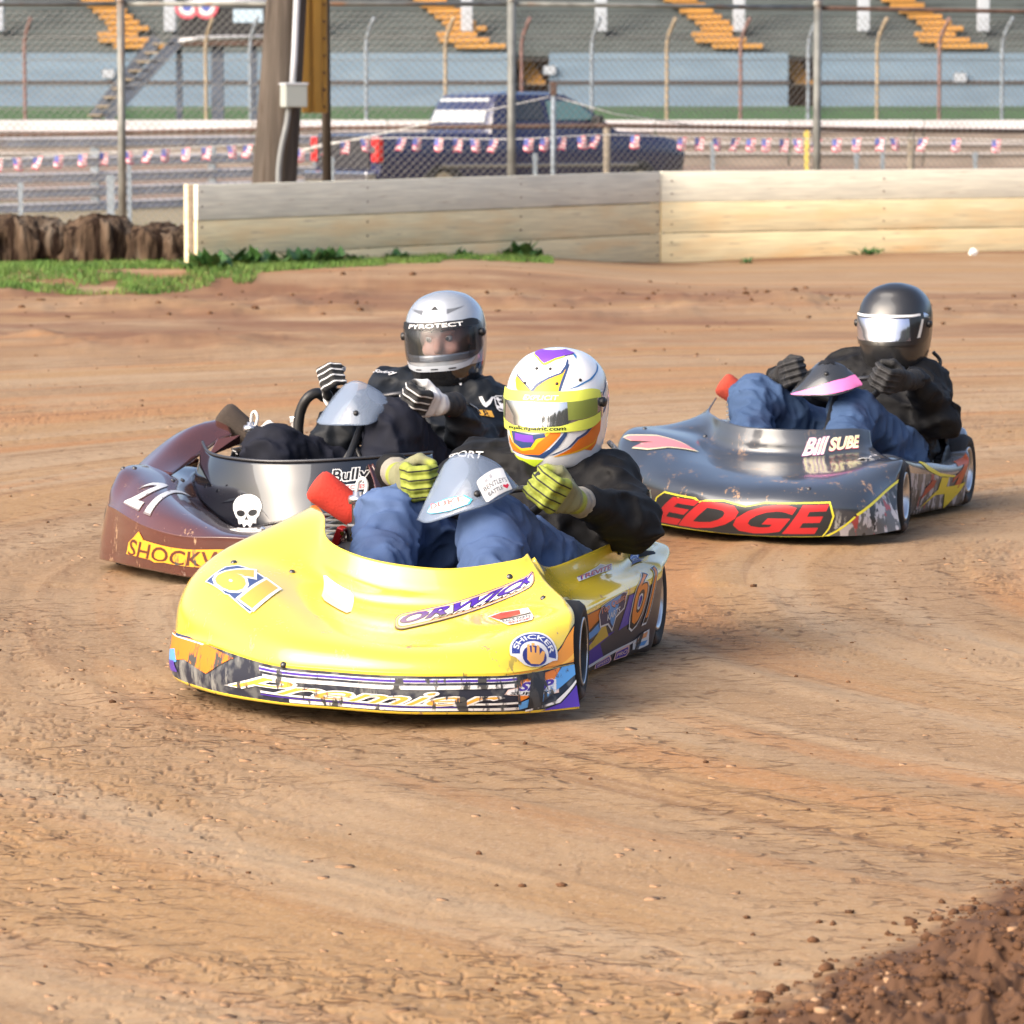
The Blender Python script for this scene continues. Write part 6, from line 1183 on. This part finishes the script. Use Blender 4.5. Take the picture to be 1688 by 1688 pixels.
def glove_mat(name, fab, seam, pad, cuffc, padmode):
    """fingers striped lengthways by their seams, a pad on the back of the hand, a plain cuff: all in the glove's own space"""
    m = mat(name, fab, .75, var=(45, .25), bump=(240, .35, .002)); N = m.node_tree.nodes; L = m.node_tree.links; b = N['Principled BSDF']
    tc = N.new('ShaderNodeTexCoord'); sp = N.new('ShaderNodeSeparateXYZ'); L.new(tc.outputs['Object'], sp.inputs[0])
    def mr(s, a, c): x = N.new('ShaderNodeMapRange'); x.inputs[1].default_value = a; x.inputs[2].default_value = c; L.new(s, x.inputs[0]); return x.outputs[0]
    def mm(op, a, c):
        x = N.new('ShaderNodeMath'); x.operation = op
        for i, q in enumerate((a, c)):
            if isinstance(q, (int, float)): x.inputs[i].default_value = q
            else: L.new(q, x.inputs[i])
        return x.outputs[0]
    def mx(f, a, c):
        x = N.new('ShaderNodeMix'); x.data_type = 'RGBA'; L.new(f, x.inputs[0])
        for i, q in ((6, a), (7, c)):
            if isinstance(q, tuple): x.inputs[i].default_value = (*q, 1)
            else: L.new(q, x.inputs[i])
        return x.outputs[2]
    cur = b.inputs['Base Color'].links[0].from_socket
    w = mm('SINE', mm('MULTIPLY', mm('ADD', sp.outputs[2], .0005), math.pi * 2 / .0224), 0.)   # one period per finger
    w2 = mm('COSINE', mm('MULTIPLY', mm('ADD', sp.outputs[2], .0), math.pi * 2 / .0224), 0.)
    fing = mr(sp.outputs[1], -.012, -.004)
    cur = mx(mm('MULTIPLY', mr(mm('MULTIPLY', w2, -1.), .80 if padmode == 'seam' else .72, .90 if padmode == 'seam' else .84), fing), cur, seam)
    back = mm('MULTIPLY', mr(sp.outputs[1], -.008, -.014), mr(sp.outputs[1], -.088, -.080))
    cur = mx(back, cur, pad)
    cur = mx(mr(sp.outputs[1], -.104, -.110), cur, cuffc)
    L.new(cur, b.inputs['Base Color']); return m
def frame(o, f):
    o = Vector(o).normalized(); f = Vector(f); f = (f - o * f.dot(o)).normalized(); t = o.cross(f); return o, f, t
def driver(key, label, kart_o, th, J, jm, pm, skin_m, gm, face=False, seed=1):
    th = math.radians(th); per = thing('person', label, 'person', (kart_o[0], kart_o[1], 0), math.atan2(-math.cos(th), -math.sin(th)), 'kart drivers')
    # gloves first: they fix the wrists
    wr = {}
    for s in ('R', 'L'):
        sg = -1 if s == 'R' else 1; g = Vector(J['ha' + s]); fx = J.get('hf' + s, (.93, 0, .05)); o, f, t = frame((J.get('ho' + s, (.1, sg, .0))), fx)
        t = t if t.z > 0 else -t
        # local x = outwards, y = forwards, z = up the rim; the left hand is the mirror image
        if s not in GLO: GLO[s] = glove_mesh(sg > 0)
        if sg > 0:
            M = Matrix((( -o.x, f.x, t.x, g.x), (-o.y, f.y, t.y, g.y), (-o.z, f.z, t.z, g.z), (0, 0, 0, 1))); me = GLO['L'].copy(); w = M @ Vector((-.068, -.172, 0))
        else:
            M = Matrix(((o.x, f.x, t.x, g.x), (o.y, f.y, t.y, g.y), (o.z, f.z, t.z, g.z), (0, 0, 0, 1))); me = GLO['R'].copy(); w = M @ Vector((.068, -.172, 0))
        G = link('glove', me, gm, per); G.matrix_local = M; wr[s] = np.array(w)
    A = {k: np.array(v, float) for k, v in J.items()}
    N_, C_, H_ = A['neck'], A['chest'], A['hip']
    def torso(P, e=0.):
        d = smin(ell(P, C_, (.135 + e, .185 + e, .175 + e)), ell(P, (C_ + H_) / 2 + np.array([.02, 0, 0]), (.145 + e, .180 + e, .165 + e)), .08)
        d = smin(d, ell(P, H_, (.165 + e, .185 + e, .13 + e)), .08)
        return smin(d, cone(P, A['shR'], A['shL'], .078 + e, .078 + e), .07)
    def jacket(P):
        d = torso(P)
        for s in ('R', 'L'):
            d = smin(d, smin(cone(P, A['sh' + s], A['el' + s], .074, .058), cone(P, A['el' + s], wr[s], .060, .036), .04), .045)
        col = np.abs(cone(P, N_ + np.array([-.02, 0, -.03]), N_ + np.array([.0, 0, .055]), .092, .083)) - .008
        d = smin(d, np.maximum(col, P[..., 2] - N_[2] - .05), .03)
        Q = P + .05 * np.stack([vnoise3(P * 7, 1 + seed), vnoise3(P * 7, 2 + seed), vnoise3(P * 7, 3 + seed)], -1)
        fold = (1 - np.abs(vnoise3(Q * np.array([10, 10, 17]), 5 + seed)) * 3.2) + .55 * (1 - np.abs(vnoise3(Q * np.array([22, 22, 32]), 6 + seed)) * 3.2)
        return d - .017 * fold - .014 * vnoise3(P * 7.5, 7 + seed) + .006
    lo = np.minimum.reduce([A['shR'], A['shL'], A['elR'], A['elL'], wr['R'], wr['L'], H_, N_]) - .17; hi = np.maximum.reduce([A['shR'], A['shL'], A['elR'], A['elL'], wr['R'], wr['L'], H_, N_ + np.array([0, 0, -.04])]) + .14
    lo[2] = .05
    link('jacket', surface_net(jacket, lo, hi, .0078, 'jacket'), jm, per)
    def trousers(P):
        d = ell(P, H_, (.16, .165, .12))
        for s in ('R', 'L'):
            hp = H_ + np.array([.06, -.085 if s == 'R' else .085, .02]); a_ = A['kn' + s] - hp; kn2 = A['kn' + s]
            d = smin(d, smin(cone(P, hp, kn2, .098, .076), cone(P, kn2, A['ft' + s], .074, .058), .035), .05)
        Q = P + .04 * np.stack([vnoise3(P * 8, 11 + seed), vnoise3(P * 8, 12 + seed), vnoise3(P * 8, 13 + seed)], -1)
        fold = (1 - np.abs(vnoise3(Q * np.array([20, 11, 13]), 15 + seed)) * 3.4) + .5 * (1 - np.abs(vnoise3(Q * np.array([40, 22, 26]), 16 + seed)) * 3.4)
        return d - .0165 * fold - .010 * vnoise3(P * 9, 17 + seed) + .004
    lo = np.minimum.reduce([H_, A['knR'], A['knL'], A['ftR'], A['ftL']]) - .2; hi = np.maximum.reduce([H_, A['knR'], A['knL'], A['ftR'], A['ftL']]) + .13; lo[2] = .04
    link('trousers', surface_net(trousers, lo, hi, .0072, 'trousers'), pm, per)
    for s in ('R', 'L'):
        f = A['ft' + s]
        def shoe(P): return smin(cone(P, f + np.array([-.02, 0, -.01]), f + np.array([.12, 0, -.01]), .042, .034), cone(P, f + np.array([-.02, 0, .03]), f, .045, .04), .03)
        link('shoe', surface_net(shoe, f - .1, f + np.array([.2, .1, .12]), .009, 'shoe'), m_black, per)
    hd = A['head']; R = (Matrix.Rotation(math.radians(J['rot'][0]), 3, 'Z') @ Matrix.Rotation(math.radians(J['rot'][1]), 3, 'Y') @ Matrix.Rotation(math.radians(J['rot'][2]), 3, 'X'))
    Rn = np.array(R)
    def body(P):
        d = torso(P, -.045)
        for s in ('R', 'L'):
            d = smin(d, smin(cone(P, A['sh' + s], A['el' + s], .045, .036), cone(P, A['el' + s], wr[s], .036, .026), .03), .03)
            hp = H_ + np.array([.06, -.085 if s == 'R' else .085, .02]); d = smin(d, smin(cone(P, hp, A['kn' + s], .06, .045), cone(P, A['kn' + s], A['ft' + s], .045, .035), .03), .03)
        d = smin(d, cone(P, N_ - np.array([0, 0, .06]), hd + Rn @ np.array([-.02, 0, -.06]), .058, .055), .03)
        Q = (P - hd) @ Rn                                            # the head's own axes
        h = smin(ell(Q, (-.012, 0, .02), (.098, .076, .100)), ell(Q, (.018, 0, -.055), (.070, .056, .062)), .03)
        if face:
            h = smin(h, cone(Q, (.080, 0, .012), (.106, 0, -.028), .009, .014), .012)
            for sy in (-1, 1):
                h = smin(h, ell(Q, (.078, sy * .035, .026), (.018, .026, .010)), .012); h = smin(h, ell(Q, (.062, sy * .040, -.030), (.024, .024, .022)), .015)
                h = -smin(-h, ell(Q, (.092, sy * .032, .010), (.014, .019, .011)), .010) if False else np.maximum(h, -ell(Q, (.098, sy * .032, .006), (.018, .017, .007)))
                h = smin(h, ell(Q, (-.01, sy * .080, -.005), (.018, .010, .028)), .008)
            h = smin(h, ell(Q, (.082, 0, -.062), (.010, .024, .008)), .008); h = smin(h, ell(Q, (.080, 0, -.075), (.012, .020, .008)), .008)
        return smin(d, h, .02)
    pts = np.stack([A[q] for q in ('shR', 'shL', 'elR', 'elL', 'hip', 'head', 'knR', 'knL', 'ftR', 'ftL')] + [wr['R'], wr['L']])
    link('body', surface_net(body, pts.min(0) - .14, pts.max(0) + .14, .0085 if face else .016, 'body'), skin_m, per)
    if face:
        for sy in (-1, 1):
            e = hd + Rn @ np.array([.0745, sy * .032, .006]); bm = bmesh.new(); bmesh.ops.create_uvsphere(bm, u_segments=14, v_segments=10, radius=.0118); me = fin(bm, 'eye'); o = link('eye', me, mat('eye_white', (.6, .58, .55), .2), per, loc=e)
            bm = bmesh.new(); bmesh.ops.create_uvsphere(bm, u_segments=12, v_segments=8, radius=.0068, matrix=Matrix.Translation(R @ Vector((.0078, -.002, -.001)))); link('iris', fin(bm, 'iris'), mat('iris', (.03, .035, .03), .15), o)
            bm = bmesh.new(); tube(bm, spl([hd + Rn @ np.array([.093, sy * .014, .031]), hd + Rn @ np.array([.091, sy * .034, .036]), hd + Rn @ np.array([.074, sy * .056, .030])], 4), [.004] * 8 + [.0025], 6); link('eyebrow', fin(bm, 'eyebrow'), mat('eyebrow_hair', (.06, .04, .025), .9), per)
    return per
m_skin = mat('skin', (.52, .27, .20), .5, var=(30, .1)); m_jkt = mat('black_jacket', (.0055, .0055, .0065), .7, var=(30, .3), bump=(300, .25, .002), spec=.25); m_jkt2 = mat('black_suit', (.0075, .010, .0145), .6, var=(20, .3), bump=(260, .25, .002), spec=.3)
m_denim = mat('blue_denim', (.048, .088, .20), .85, var=(4, .12), var2=[(5, (.105, .17, .33), .48, .72), (7, (.030, .050, .12), .52, .72)], bump=((420, 420, 200), .35, .002))
m_denim2 = mat('dark_denim', (.034, .072, .16), .85, var=(4, .12), var2=[(5, (.055, .105, .22), .5, .72), (7, (.02, .035, .09), .52, .72)], bump=((420, 420, 200), .35, .002)); m_navy = mat('navy_trousers', (.008, .0095, .018), .8, var=(14, .3), bump=(300, .25, .002), spec=.25)
g_y = glove_mat('yellow_glove', (.27, .31, .045), (.012, .013, .012), (.20, .20, .11), (.26, .24, .20), 'seam'); g_w = glove_mat('black_white_glove', (.014, .014, .015), (.55, .55, .55), (.60, .60, .60), (.012, .012, .014), 'stripe'); g_b = glove_mat('black_glove', (.013, .013, .014), (.05, .05, .055), (.016, .016, .017), (.012, .012, .013), 'seam')
m_mirror = mat('mirror_visor', (.66, .68, .72), .06, metal=.92); m_clearv = clear_plastic('clear_visor', (.04, .043, .046), .17, .03)
CY_, CE_, CB_ = dict(JOINTS['yellow']), dict(JOINTS['edge']), dict(JOINTS['brown'])
from mathutils.bvhtree import BVHTree
BVH = {}
def patch(per, name, pos, n, up, w, h, layers, label=None):
    """a small embroidered patch lying on a sleeve, wrapped round it with a radius"""
    jk = next(c for c in per.children if c.name.startswith('jacket'))
    if jk not in BVH: BVH[jk] = BVHTree.FromPolygons([v.co for v in jk.data.vertices], [tuple(p.vertices) for p in jk.data.polygons])
    hit = BVH[jk].find_nearest(Vector(pos)); pos = hit[0]; n = Vector(n).normalized() * .5 + hit[1] * 1.0; wide = math.hypot(w, h)
    n = Vector(n).normalized(); up = Vector(up); up = (up - n * up.dot(n)).normalized(); x = up.cross(n)
    class Fl:
        nu, nv = 2, 2
        def __call__(s, u, v): a = (u - .5) * w; b_ = (v - .5) * h; q = Vector(pos) + x * a + up * b_; r = BVH[jk].find_nearest(q); return np.array(q.lerp(r[0], .85) + n * .0015)
        def normal(s, u, v): return np.array(n)
    o = sticker(name, per, Fl(), R1, layers, step=.2, lift=.004)
    if label: o['label'] = label
    return o
# ------------------------------------------------------------------ leading driver: white, orange and purple helmet
m_hw = mat('white_helmet', (.80, .80, .80), .12, coat=1.0)
D1 = driver('yellow', 'driver in black jacket, blue jeans and yellow-green gloves under a white and orange helmet', (-.260, 10.633), 11.7, CY_, m_jkt, m_denim, m_skin, g_y, seed=1)
def neck_strap(per, head, sg, m):
    hd = Vector(head); bm = bmesh.new(); P_ = [hd + Vector(q) for q in ((-.04, sg * .128, -.095), (-.055, sg * .150, -.125), (-.04, sg * .150, -.16), (-.06, sg * .155, -.195), (-.05, sg * .14, -.225))]
    tube(bm, spl(P_, 6), .007, 8); link('tether', fin(bm, 'tether'), m, per)
H1 = helmet(D1, 'yellow', CY_['head'], *CY_['rot'], m_hw, m_mirror)
neck_strap(D1, CY_['head'], 1, mat('tether_webbing', (.45, .44, .42), .6, var=(120, .9)))
hp = lambda id_, name, polys: sticker(name, H1, SKN['helmet'], DEC[id_], polys, step=.06, lift=.0012)
SH = lambda pts: lay_poly(pts)
NV2 = F_((.03, .06, .16)); OR2, YO, PU, LM, DB = F_((.75, .17, .015)), F_((.82, .42, .02)), F_((.16, .05, .42)), F_((.55, .72, .04)), F_((.03, .16, .40))
def pp(id_, name, *pl): return sticker(name, H1, SKN['helmet'], DEC[id_], [(lay_poly([((x - DECB[id_][0]) / (DECB[id_][2] - DECB[id_][0]), 1 - (y - DECB[id_][1]) / (DECB[id_][3] - DECB[id_][1])) for x, y in pts]), m) for m, pts in pl], step=.05, lift=.0010)
sticker('painted_crest', H1, SKN['helmet'], [(8, 7.2), (17, 7.2), (17, 9.0), (8, 9.0)], [(lay_poly([(.02, .75), (.30, .38), (.42, .06), (.47, .06), (.60, .32), (.75, .48), (.72, .95), (.1, .95)]), LM), (lay_poly([(0, .78), (.30, .45), (.44, .13), (.60, .40), (.75, .52), (1.0, .62), (.98, .98), (.02, .98)]), PU)], step=.04)
pp('h_front', 'painted_front', (YO, [(345, 445), (478, 650), (810, 440), (890, 325), (785, 690), (640, 690), (400, 665), (270, 640), (300, 520)]), (NV2, [(325, 390), (345, 440), (475, 640), (470, 665), (340, 470)]), (NV2, [(470, 640), (560, 560), (690, 490), (810, 440), (860, 340), (880, 250), (895, 250), (885, 350), (830, 455), (700, 512), (570, 585), (482, 665)]), (NV2, [(885, 330), (900, 330), (850, 520), (795, 690), (770, 690), (830, 500)]))
pp('h_side', 'painted_swoosh', (DB, [(870, 640), (960, 600), (1080, 520), (1160, 420), (1200, 330), (1210, 270), (1225, 330), (1195, 410), (1110, 530), (980, 605)]), (DB, [(875, 130), (905, 150), (908, 240), (885, 310), (868, 240)]))
pp('h_stripe', 'painted_side_stripe', (NV2, [(1375, 490), (1370, 590), (1290, 720), (1270, 720), (1345, 600)]), (NV2, [(1395, 690), (1390, 780), (1300, 900), (1190, 1000), (1080, 1050), (1060, 1080), (1200, 1010), (1330, 905)]))
pp('h_orange', 'painted_orange_panel', (OR2, [(1315, 925), (1250, 1120), (1190, 1190), (1150, 1280), (1060, 1370), (930, 1350), (820, 1400), (700, 1455), (820, 1340), (900, 1220), (1010, 1150), (1090, 1080), (1200, 1010)]), (YO, [(1190, 1170), (1100, 1260), (960, 1320), (840, 1390), (700, 1455), (680, 1480), (860, 1400), (1000, 1335), (1120, 1260)]), (NV2, [(1330, 890), (1315, 930), (1210, 1010), (1090, 1075), (1010, 1145), (900, 1215), (830, 1310), (690, 1440), (650, 1460), (800, 1320), (890, 1190), (1000, 1120), (1080, 1040), (1200, 985)]))
pp('h_chin', 'painted_chin', (OR2, [(150, 1180), (250, 1270), (400, 1350), (520, 1330), (660, 1150), (740, 1120), (830, 1095), (800, 1180), (600, 1415), (440, 1410), (250, 1375), (170, 1280)]), (YO, [(145, 1110), (200, 1190), (280, 1285), (395, 1360), (430, 1362), (540, 1335), (580, 1260), (700, 1150), (690, 1120), (560, 1220), (400, 1330), (310, 1270), (230, 1140), (150, 1060)]), (NV2, [(215, 1130), (280, 1270), (400, 1330), (510, 1310), (560, 1210), (660, 1190), (640, 1150), (520, 1160), (290, 1135)]), (PU, [(285, 1150), (300, 1230), (430, 1250), (540, 1250), (520, 1170), (400, 1165)]), (NV2, [(600, 1405), (700, 1330), (850, 1140), (880, 1130), (870, 1180), (780, 1310), (640, 1450), (440, 1420), (250, 1380), (250, 1365), (430, 1408)]), (LM, [(170, 1370), (250, 1420), (440, 1470), (640, 1470), (530, 1600), (420, 1600), (300, 1520)]))
def vs_(id_, name, layers): return sticker(name, H1, VIS['yellow'], DEC[id_], layers, step=.05, lift=.0012)
YV = prt((.68, .74, .10), False, .22)
band_v = lambda v0, v1, u0=0., u1=10.: [(u0, v0), (u1, v0), (u1, v1), (u0, v1)]
sticker('visor_strip', H1, VIS['yellow'], band_v(2.95, 4.0, .15, 9.7), [(lay_poly(R1), YV)], step=.03, lift=.001)
sticker('visor_strip', H1, VIS['yellow'], band_v(.0, .82, .15, 9.6), [(lay_poly([(0, 0), (1, 0), (1, 1.45), (.78, 1.35), (.66, .75), (.5, .62), (.34, .75), (.2, 1.3), (0, 1.4)]), YV)], step=.03, lift=.001)
sticker('visor_side', H1, VIS['yellow'], band_v(1.2, 2.95, 6.9, 9.2), [(lay_poly(R1), prt((.20, .24, .05), False, .2))], step=.1, lift=.001); sticker('visor_side', H1, VIS['yellow'], band_v(1.2, 2.95, .8, 2.2), [(lay_poly(R1), prt((.12, .15, .08), False, .2))], step=.1, lift=.001)
sticker('visor_lettering', H1, VIS['yellow'], band_v(.08, .62, 3.0, 6.7), [txt('explicitpaint.com', (0, 0, 1, 1), F_(BLK), .02, .15)], step=.05, lift=.0025)
sticker('visor_lettering', H1, VIS['yellow'], band_v(3.15, 3.6, 4.0, 6.4), [txt('EXPLICIT', (0, 0, 1, 1), F_((.45, .55, .60)), .02, .2)], step=.05, lift=.0025)
bm = bmesh.new(); S = SKN['helmet']
for a_, v_ in ((-22, 5.95), (22, 5.95), (-12, 7.0), (12, 7.0), (-10, 8.2), (10, 8.2), (52, 6.1)):
    p = Vector(S(12 + a_ / 15, v_)); n = Vector(S.normal(12 + a_ / 15, v_)); lathe(bm, [(0, .0022), (.004, .002), (.005, -.002)], 10, Matrix.Translation(p) @ n.to_track_quat('Z', 'Y').to_matrix().to_4x4())
link('vent', fin(bm, 'vent'), m_black, H1)['kind'] = 'stuff'
patch(D1, 'sleeve_badge', (-.30, .55, .42), (.75, .6, .35), (0, -.2, 1), .055, .05, [(lay_poly([(0, .25), (.45, .35), (.35, .75), (1, .9), (.60, .62), (.75, .45), (.3, .15)]), F_((.55, .58, .35)))])
patch(D1, 'shoulder_lettering', (-.32, .075, .52), (.7, -.2, .75), (-.3, 0, 1), .10, .022, [txt('SPORT', (0, 0, 1, 1), F_((.7, .7, .7)), .02, .2)])
# ------------------------------------------------------------------ driver with the black helmet
m_hb = mat('black_helmet', (.016, .016, .017), .30, coat=.6)
D2 = driver('edge', 'driver all in black with a black helmet and mirrored visor, wearing blue jeans', (.946, 14.789), 17.4, CE_, m_jkt, m_denim2, m_skin, g_b, seed=2)
H2 = helmet(D2, 'edge', CE_['head'], *CE_['rot'], m_hb, mat('blue_mirror_visor', (.56, .58, .70), .07, metal=.92))
sticker('visor_strip', H2, VIS['edge'], band_v(3.35, 4.0, .1, 9.0), [(lay_poly(R1), m_hb), (lay_poly([(.04, .28), (.95, .28), (.95, .72), (.04, .72)]), prt((.70, .70, .72), False, .3))], step=.04, lift=.001)
sticker('visor_strip', H2, VIS['edge'], band_v(0, .62, .1, 9.9), [(lay_poly(R1), m_hb)], step=.04, lift=.001)
sticker('visor_side', H2, VIS['edge'], band_v(.62, 3.35, 7.3, 9.9), [(lay_poly(R1), m_hb), (lay_poly([(.25, .1), (.5, .9), (.62, .9), (.40, .1)]), prt((.75, .72, .66), False, .3))], step=.1, lift=.001)
neck_strap(D2, CE_['head'], 1, m_black)
patch(D2, 'shoulder_piping', (-.44, .455, .515), (.5, .5, .6), (0, .2, 1), .004, .06, [(lay_poly(R1), F_((.45, .46, .5)))])
# ------------------------------------------------------------------ driver with the silver helmet
m_hs = mat('silver_helmet', (.36, .39, .43), .22, metal=.35, coat=1.0, var=(9, .08)); m_hk = mat('gloss_black', (.012, .012, .013), .12, coat=1.0)
D3 = driver('brown', 'driver in a black racing suit with black and white gloves and a silver helmet', (-.645, 13.45), 22., CB_, m_jkt2, m_navy, m_skin, g_w, True, seed=3)
H3 = helmet(D3, 'brown', CB_['head'], *CB_['rot'], m_hs, m_clearv, m_hk, 2.6)
sticker('visor_strip', H3, VIS['brown'], band_v(3.22, 4.0, .5, 9.5), [(lay_poly([(0, .15), (.12, 0), (.88, 0), (1, .15), (1, 1), (0, 1)]), F_(BLK)), txt('PYROTECT', (.22, .24, .80, .74), F_((.80, .80, .80)), .02)], step=.03, lift=.001)
sticker('chin_bar', H3, SKN['helmet'], [(8.0, 2.4), (16, 2.4), (16, 3.3), (8, 3.3)], [(lay_poly([(0, 1), (.12, .25), (.3, 0), (.7, 0), (.88, .25), (1, 1), (.84, .62), (.68, .48), (.32, .48), (.16, .62)]), F_((.38, .41, .46)))] + [(lay_poly(pill(c - .04, .14, c + .04, .26, .015, .05)), F_(BLK)) for c in (.32, .5, .68)], step=.04, lift=.003)
sticker('top_vent', H3, SKN['helmet'], [(11.5, 6.75), (12.5, 6.75), (12.5, 7.15), (11.5, 7.15)], [(lay_poly([(0, 0), (1, 0), (.5, 1)]), F_(BLK))], step=.3, lift=.002)
for a_ in (-1, 1):
    sticker('shell_crease', H3, SKN['helmet'], [(12 + a_ * 1.5, 6.3), (12 + a_ * 4.0, 6.8), (12 + a_ * 3.9, 7.0), (12 + a_ * 1.6, 6.75)], [(lay_poly([(0, 0), (1, .5), (0, 1)]), F_((.10, .11, .13)))], step=.2, lift=.001)
patch(D3, 'sleeve_lettering', (-.36, .485, .43), (.9, .35, .3), (0, 0, 1), .10, .10, [(lay_poly(pill(.5, .3, 1, 1, .1, .12)), F_((.5, .5, .52))), (lay_poly(pill(.54, .34, .96, .96, .1, .12)), F_(BLK)), txt('V', (.6, .4, .92, .9), F_((.6, .6, .62)), .03, .2), txt('V', (.05, .4, .48, .9), F_((.6, .6, .62)), .04, .3), (lay_poly([(-.2, -.05), (.3, .0), (.25, .22), (-.2, .2)]), F_((.62, .33, .05))), txt('R', (-.05, .0, .12, .18), F_(BLK), .03)])
patch(D3, 'sleeve_lettering', (-.17, .50, .49), (.9, .2, .4), (0, .2, 1), .06, .06, [txt('M', (0, 0, 1, 1), F_((.55, .57, .6)), .06, .2), txt('M', (0, 0, 1, 1), F_(BLK), .015, .2)])
patch(D3, 'shoulder_lettering', (-.36, .11, .545), (.7, -.1, .7), (-.3, .1, 1), .09, .03, [txt('Safety', (0, 0, 1, 1), F_((.65, .65, .67)), .015, .2)]); patch(D3, 'chest_lettering', (-.335, .36, .53), (.85, .1, .5), (-.3, 0, 1), .05, .02, [txt('ON', (0, 0, 1, 1), F_((.65, .65, .67)), .02)])
patch(D3, 'glove_label', (.03, .475, .46), (.9, .4, -.1), (.2, -.8, .6), .05, .022, [(lay_poly(R1), F_((.45, .05, .08))), txt('RACE', (.1, .15, .9, .85), F_((.7, .6, .6)), .0, .2)])
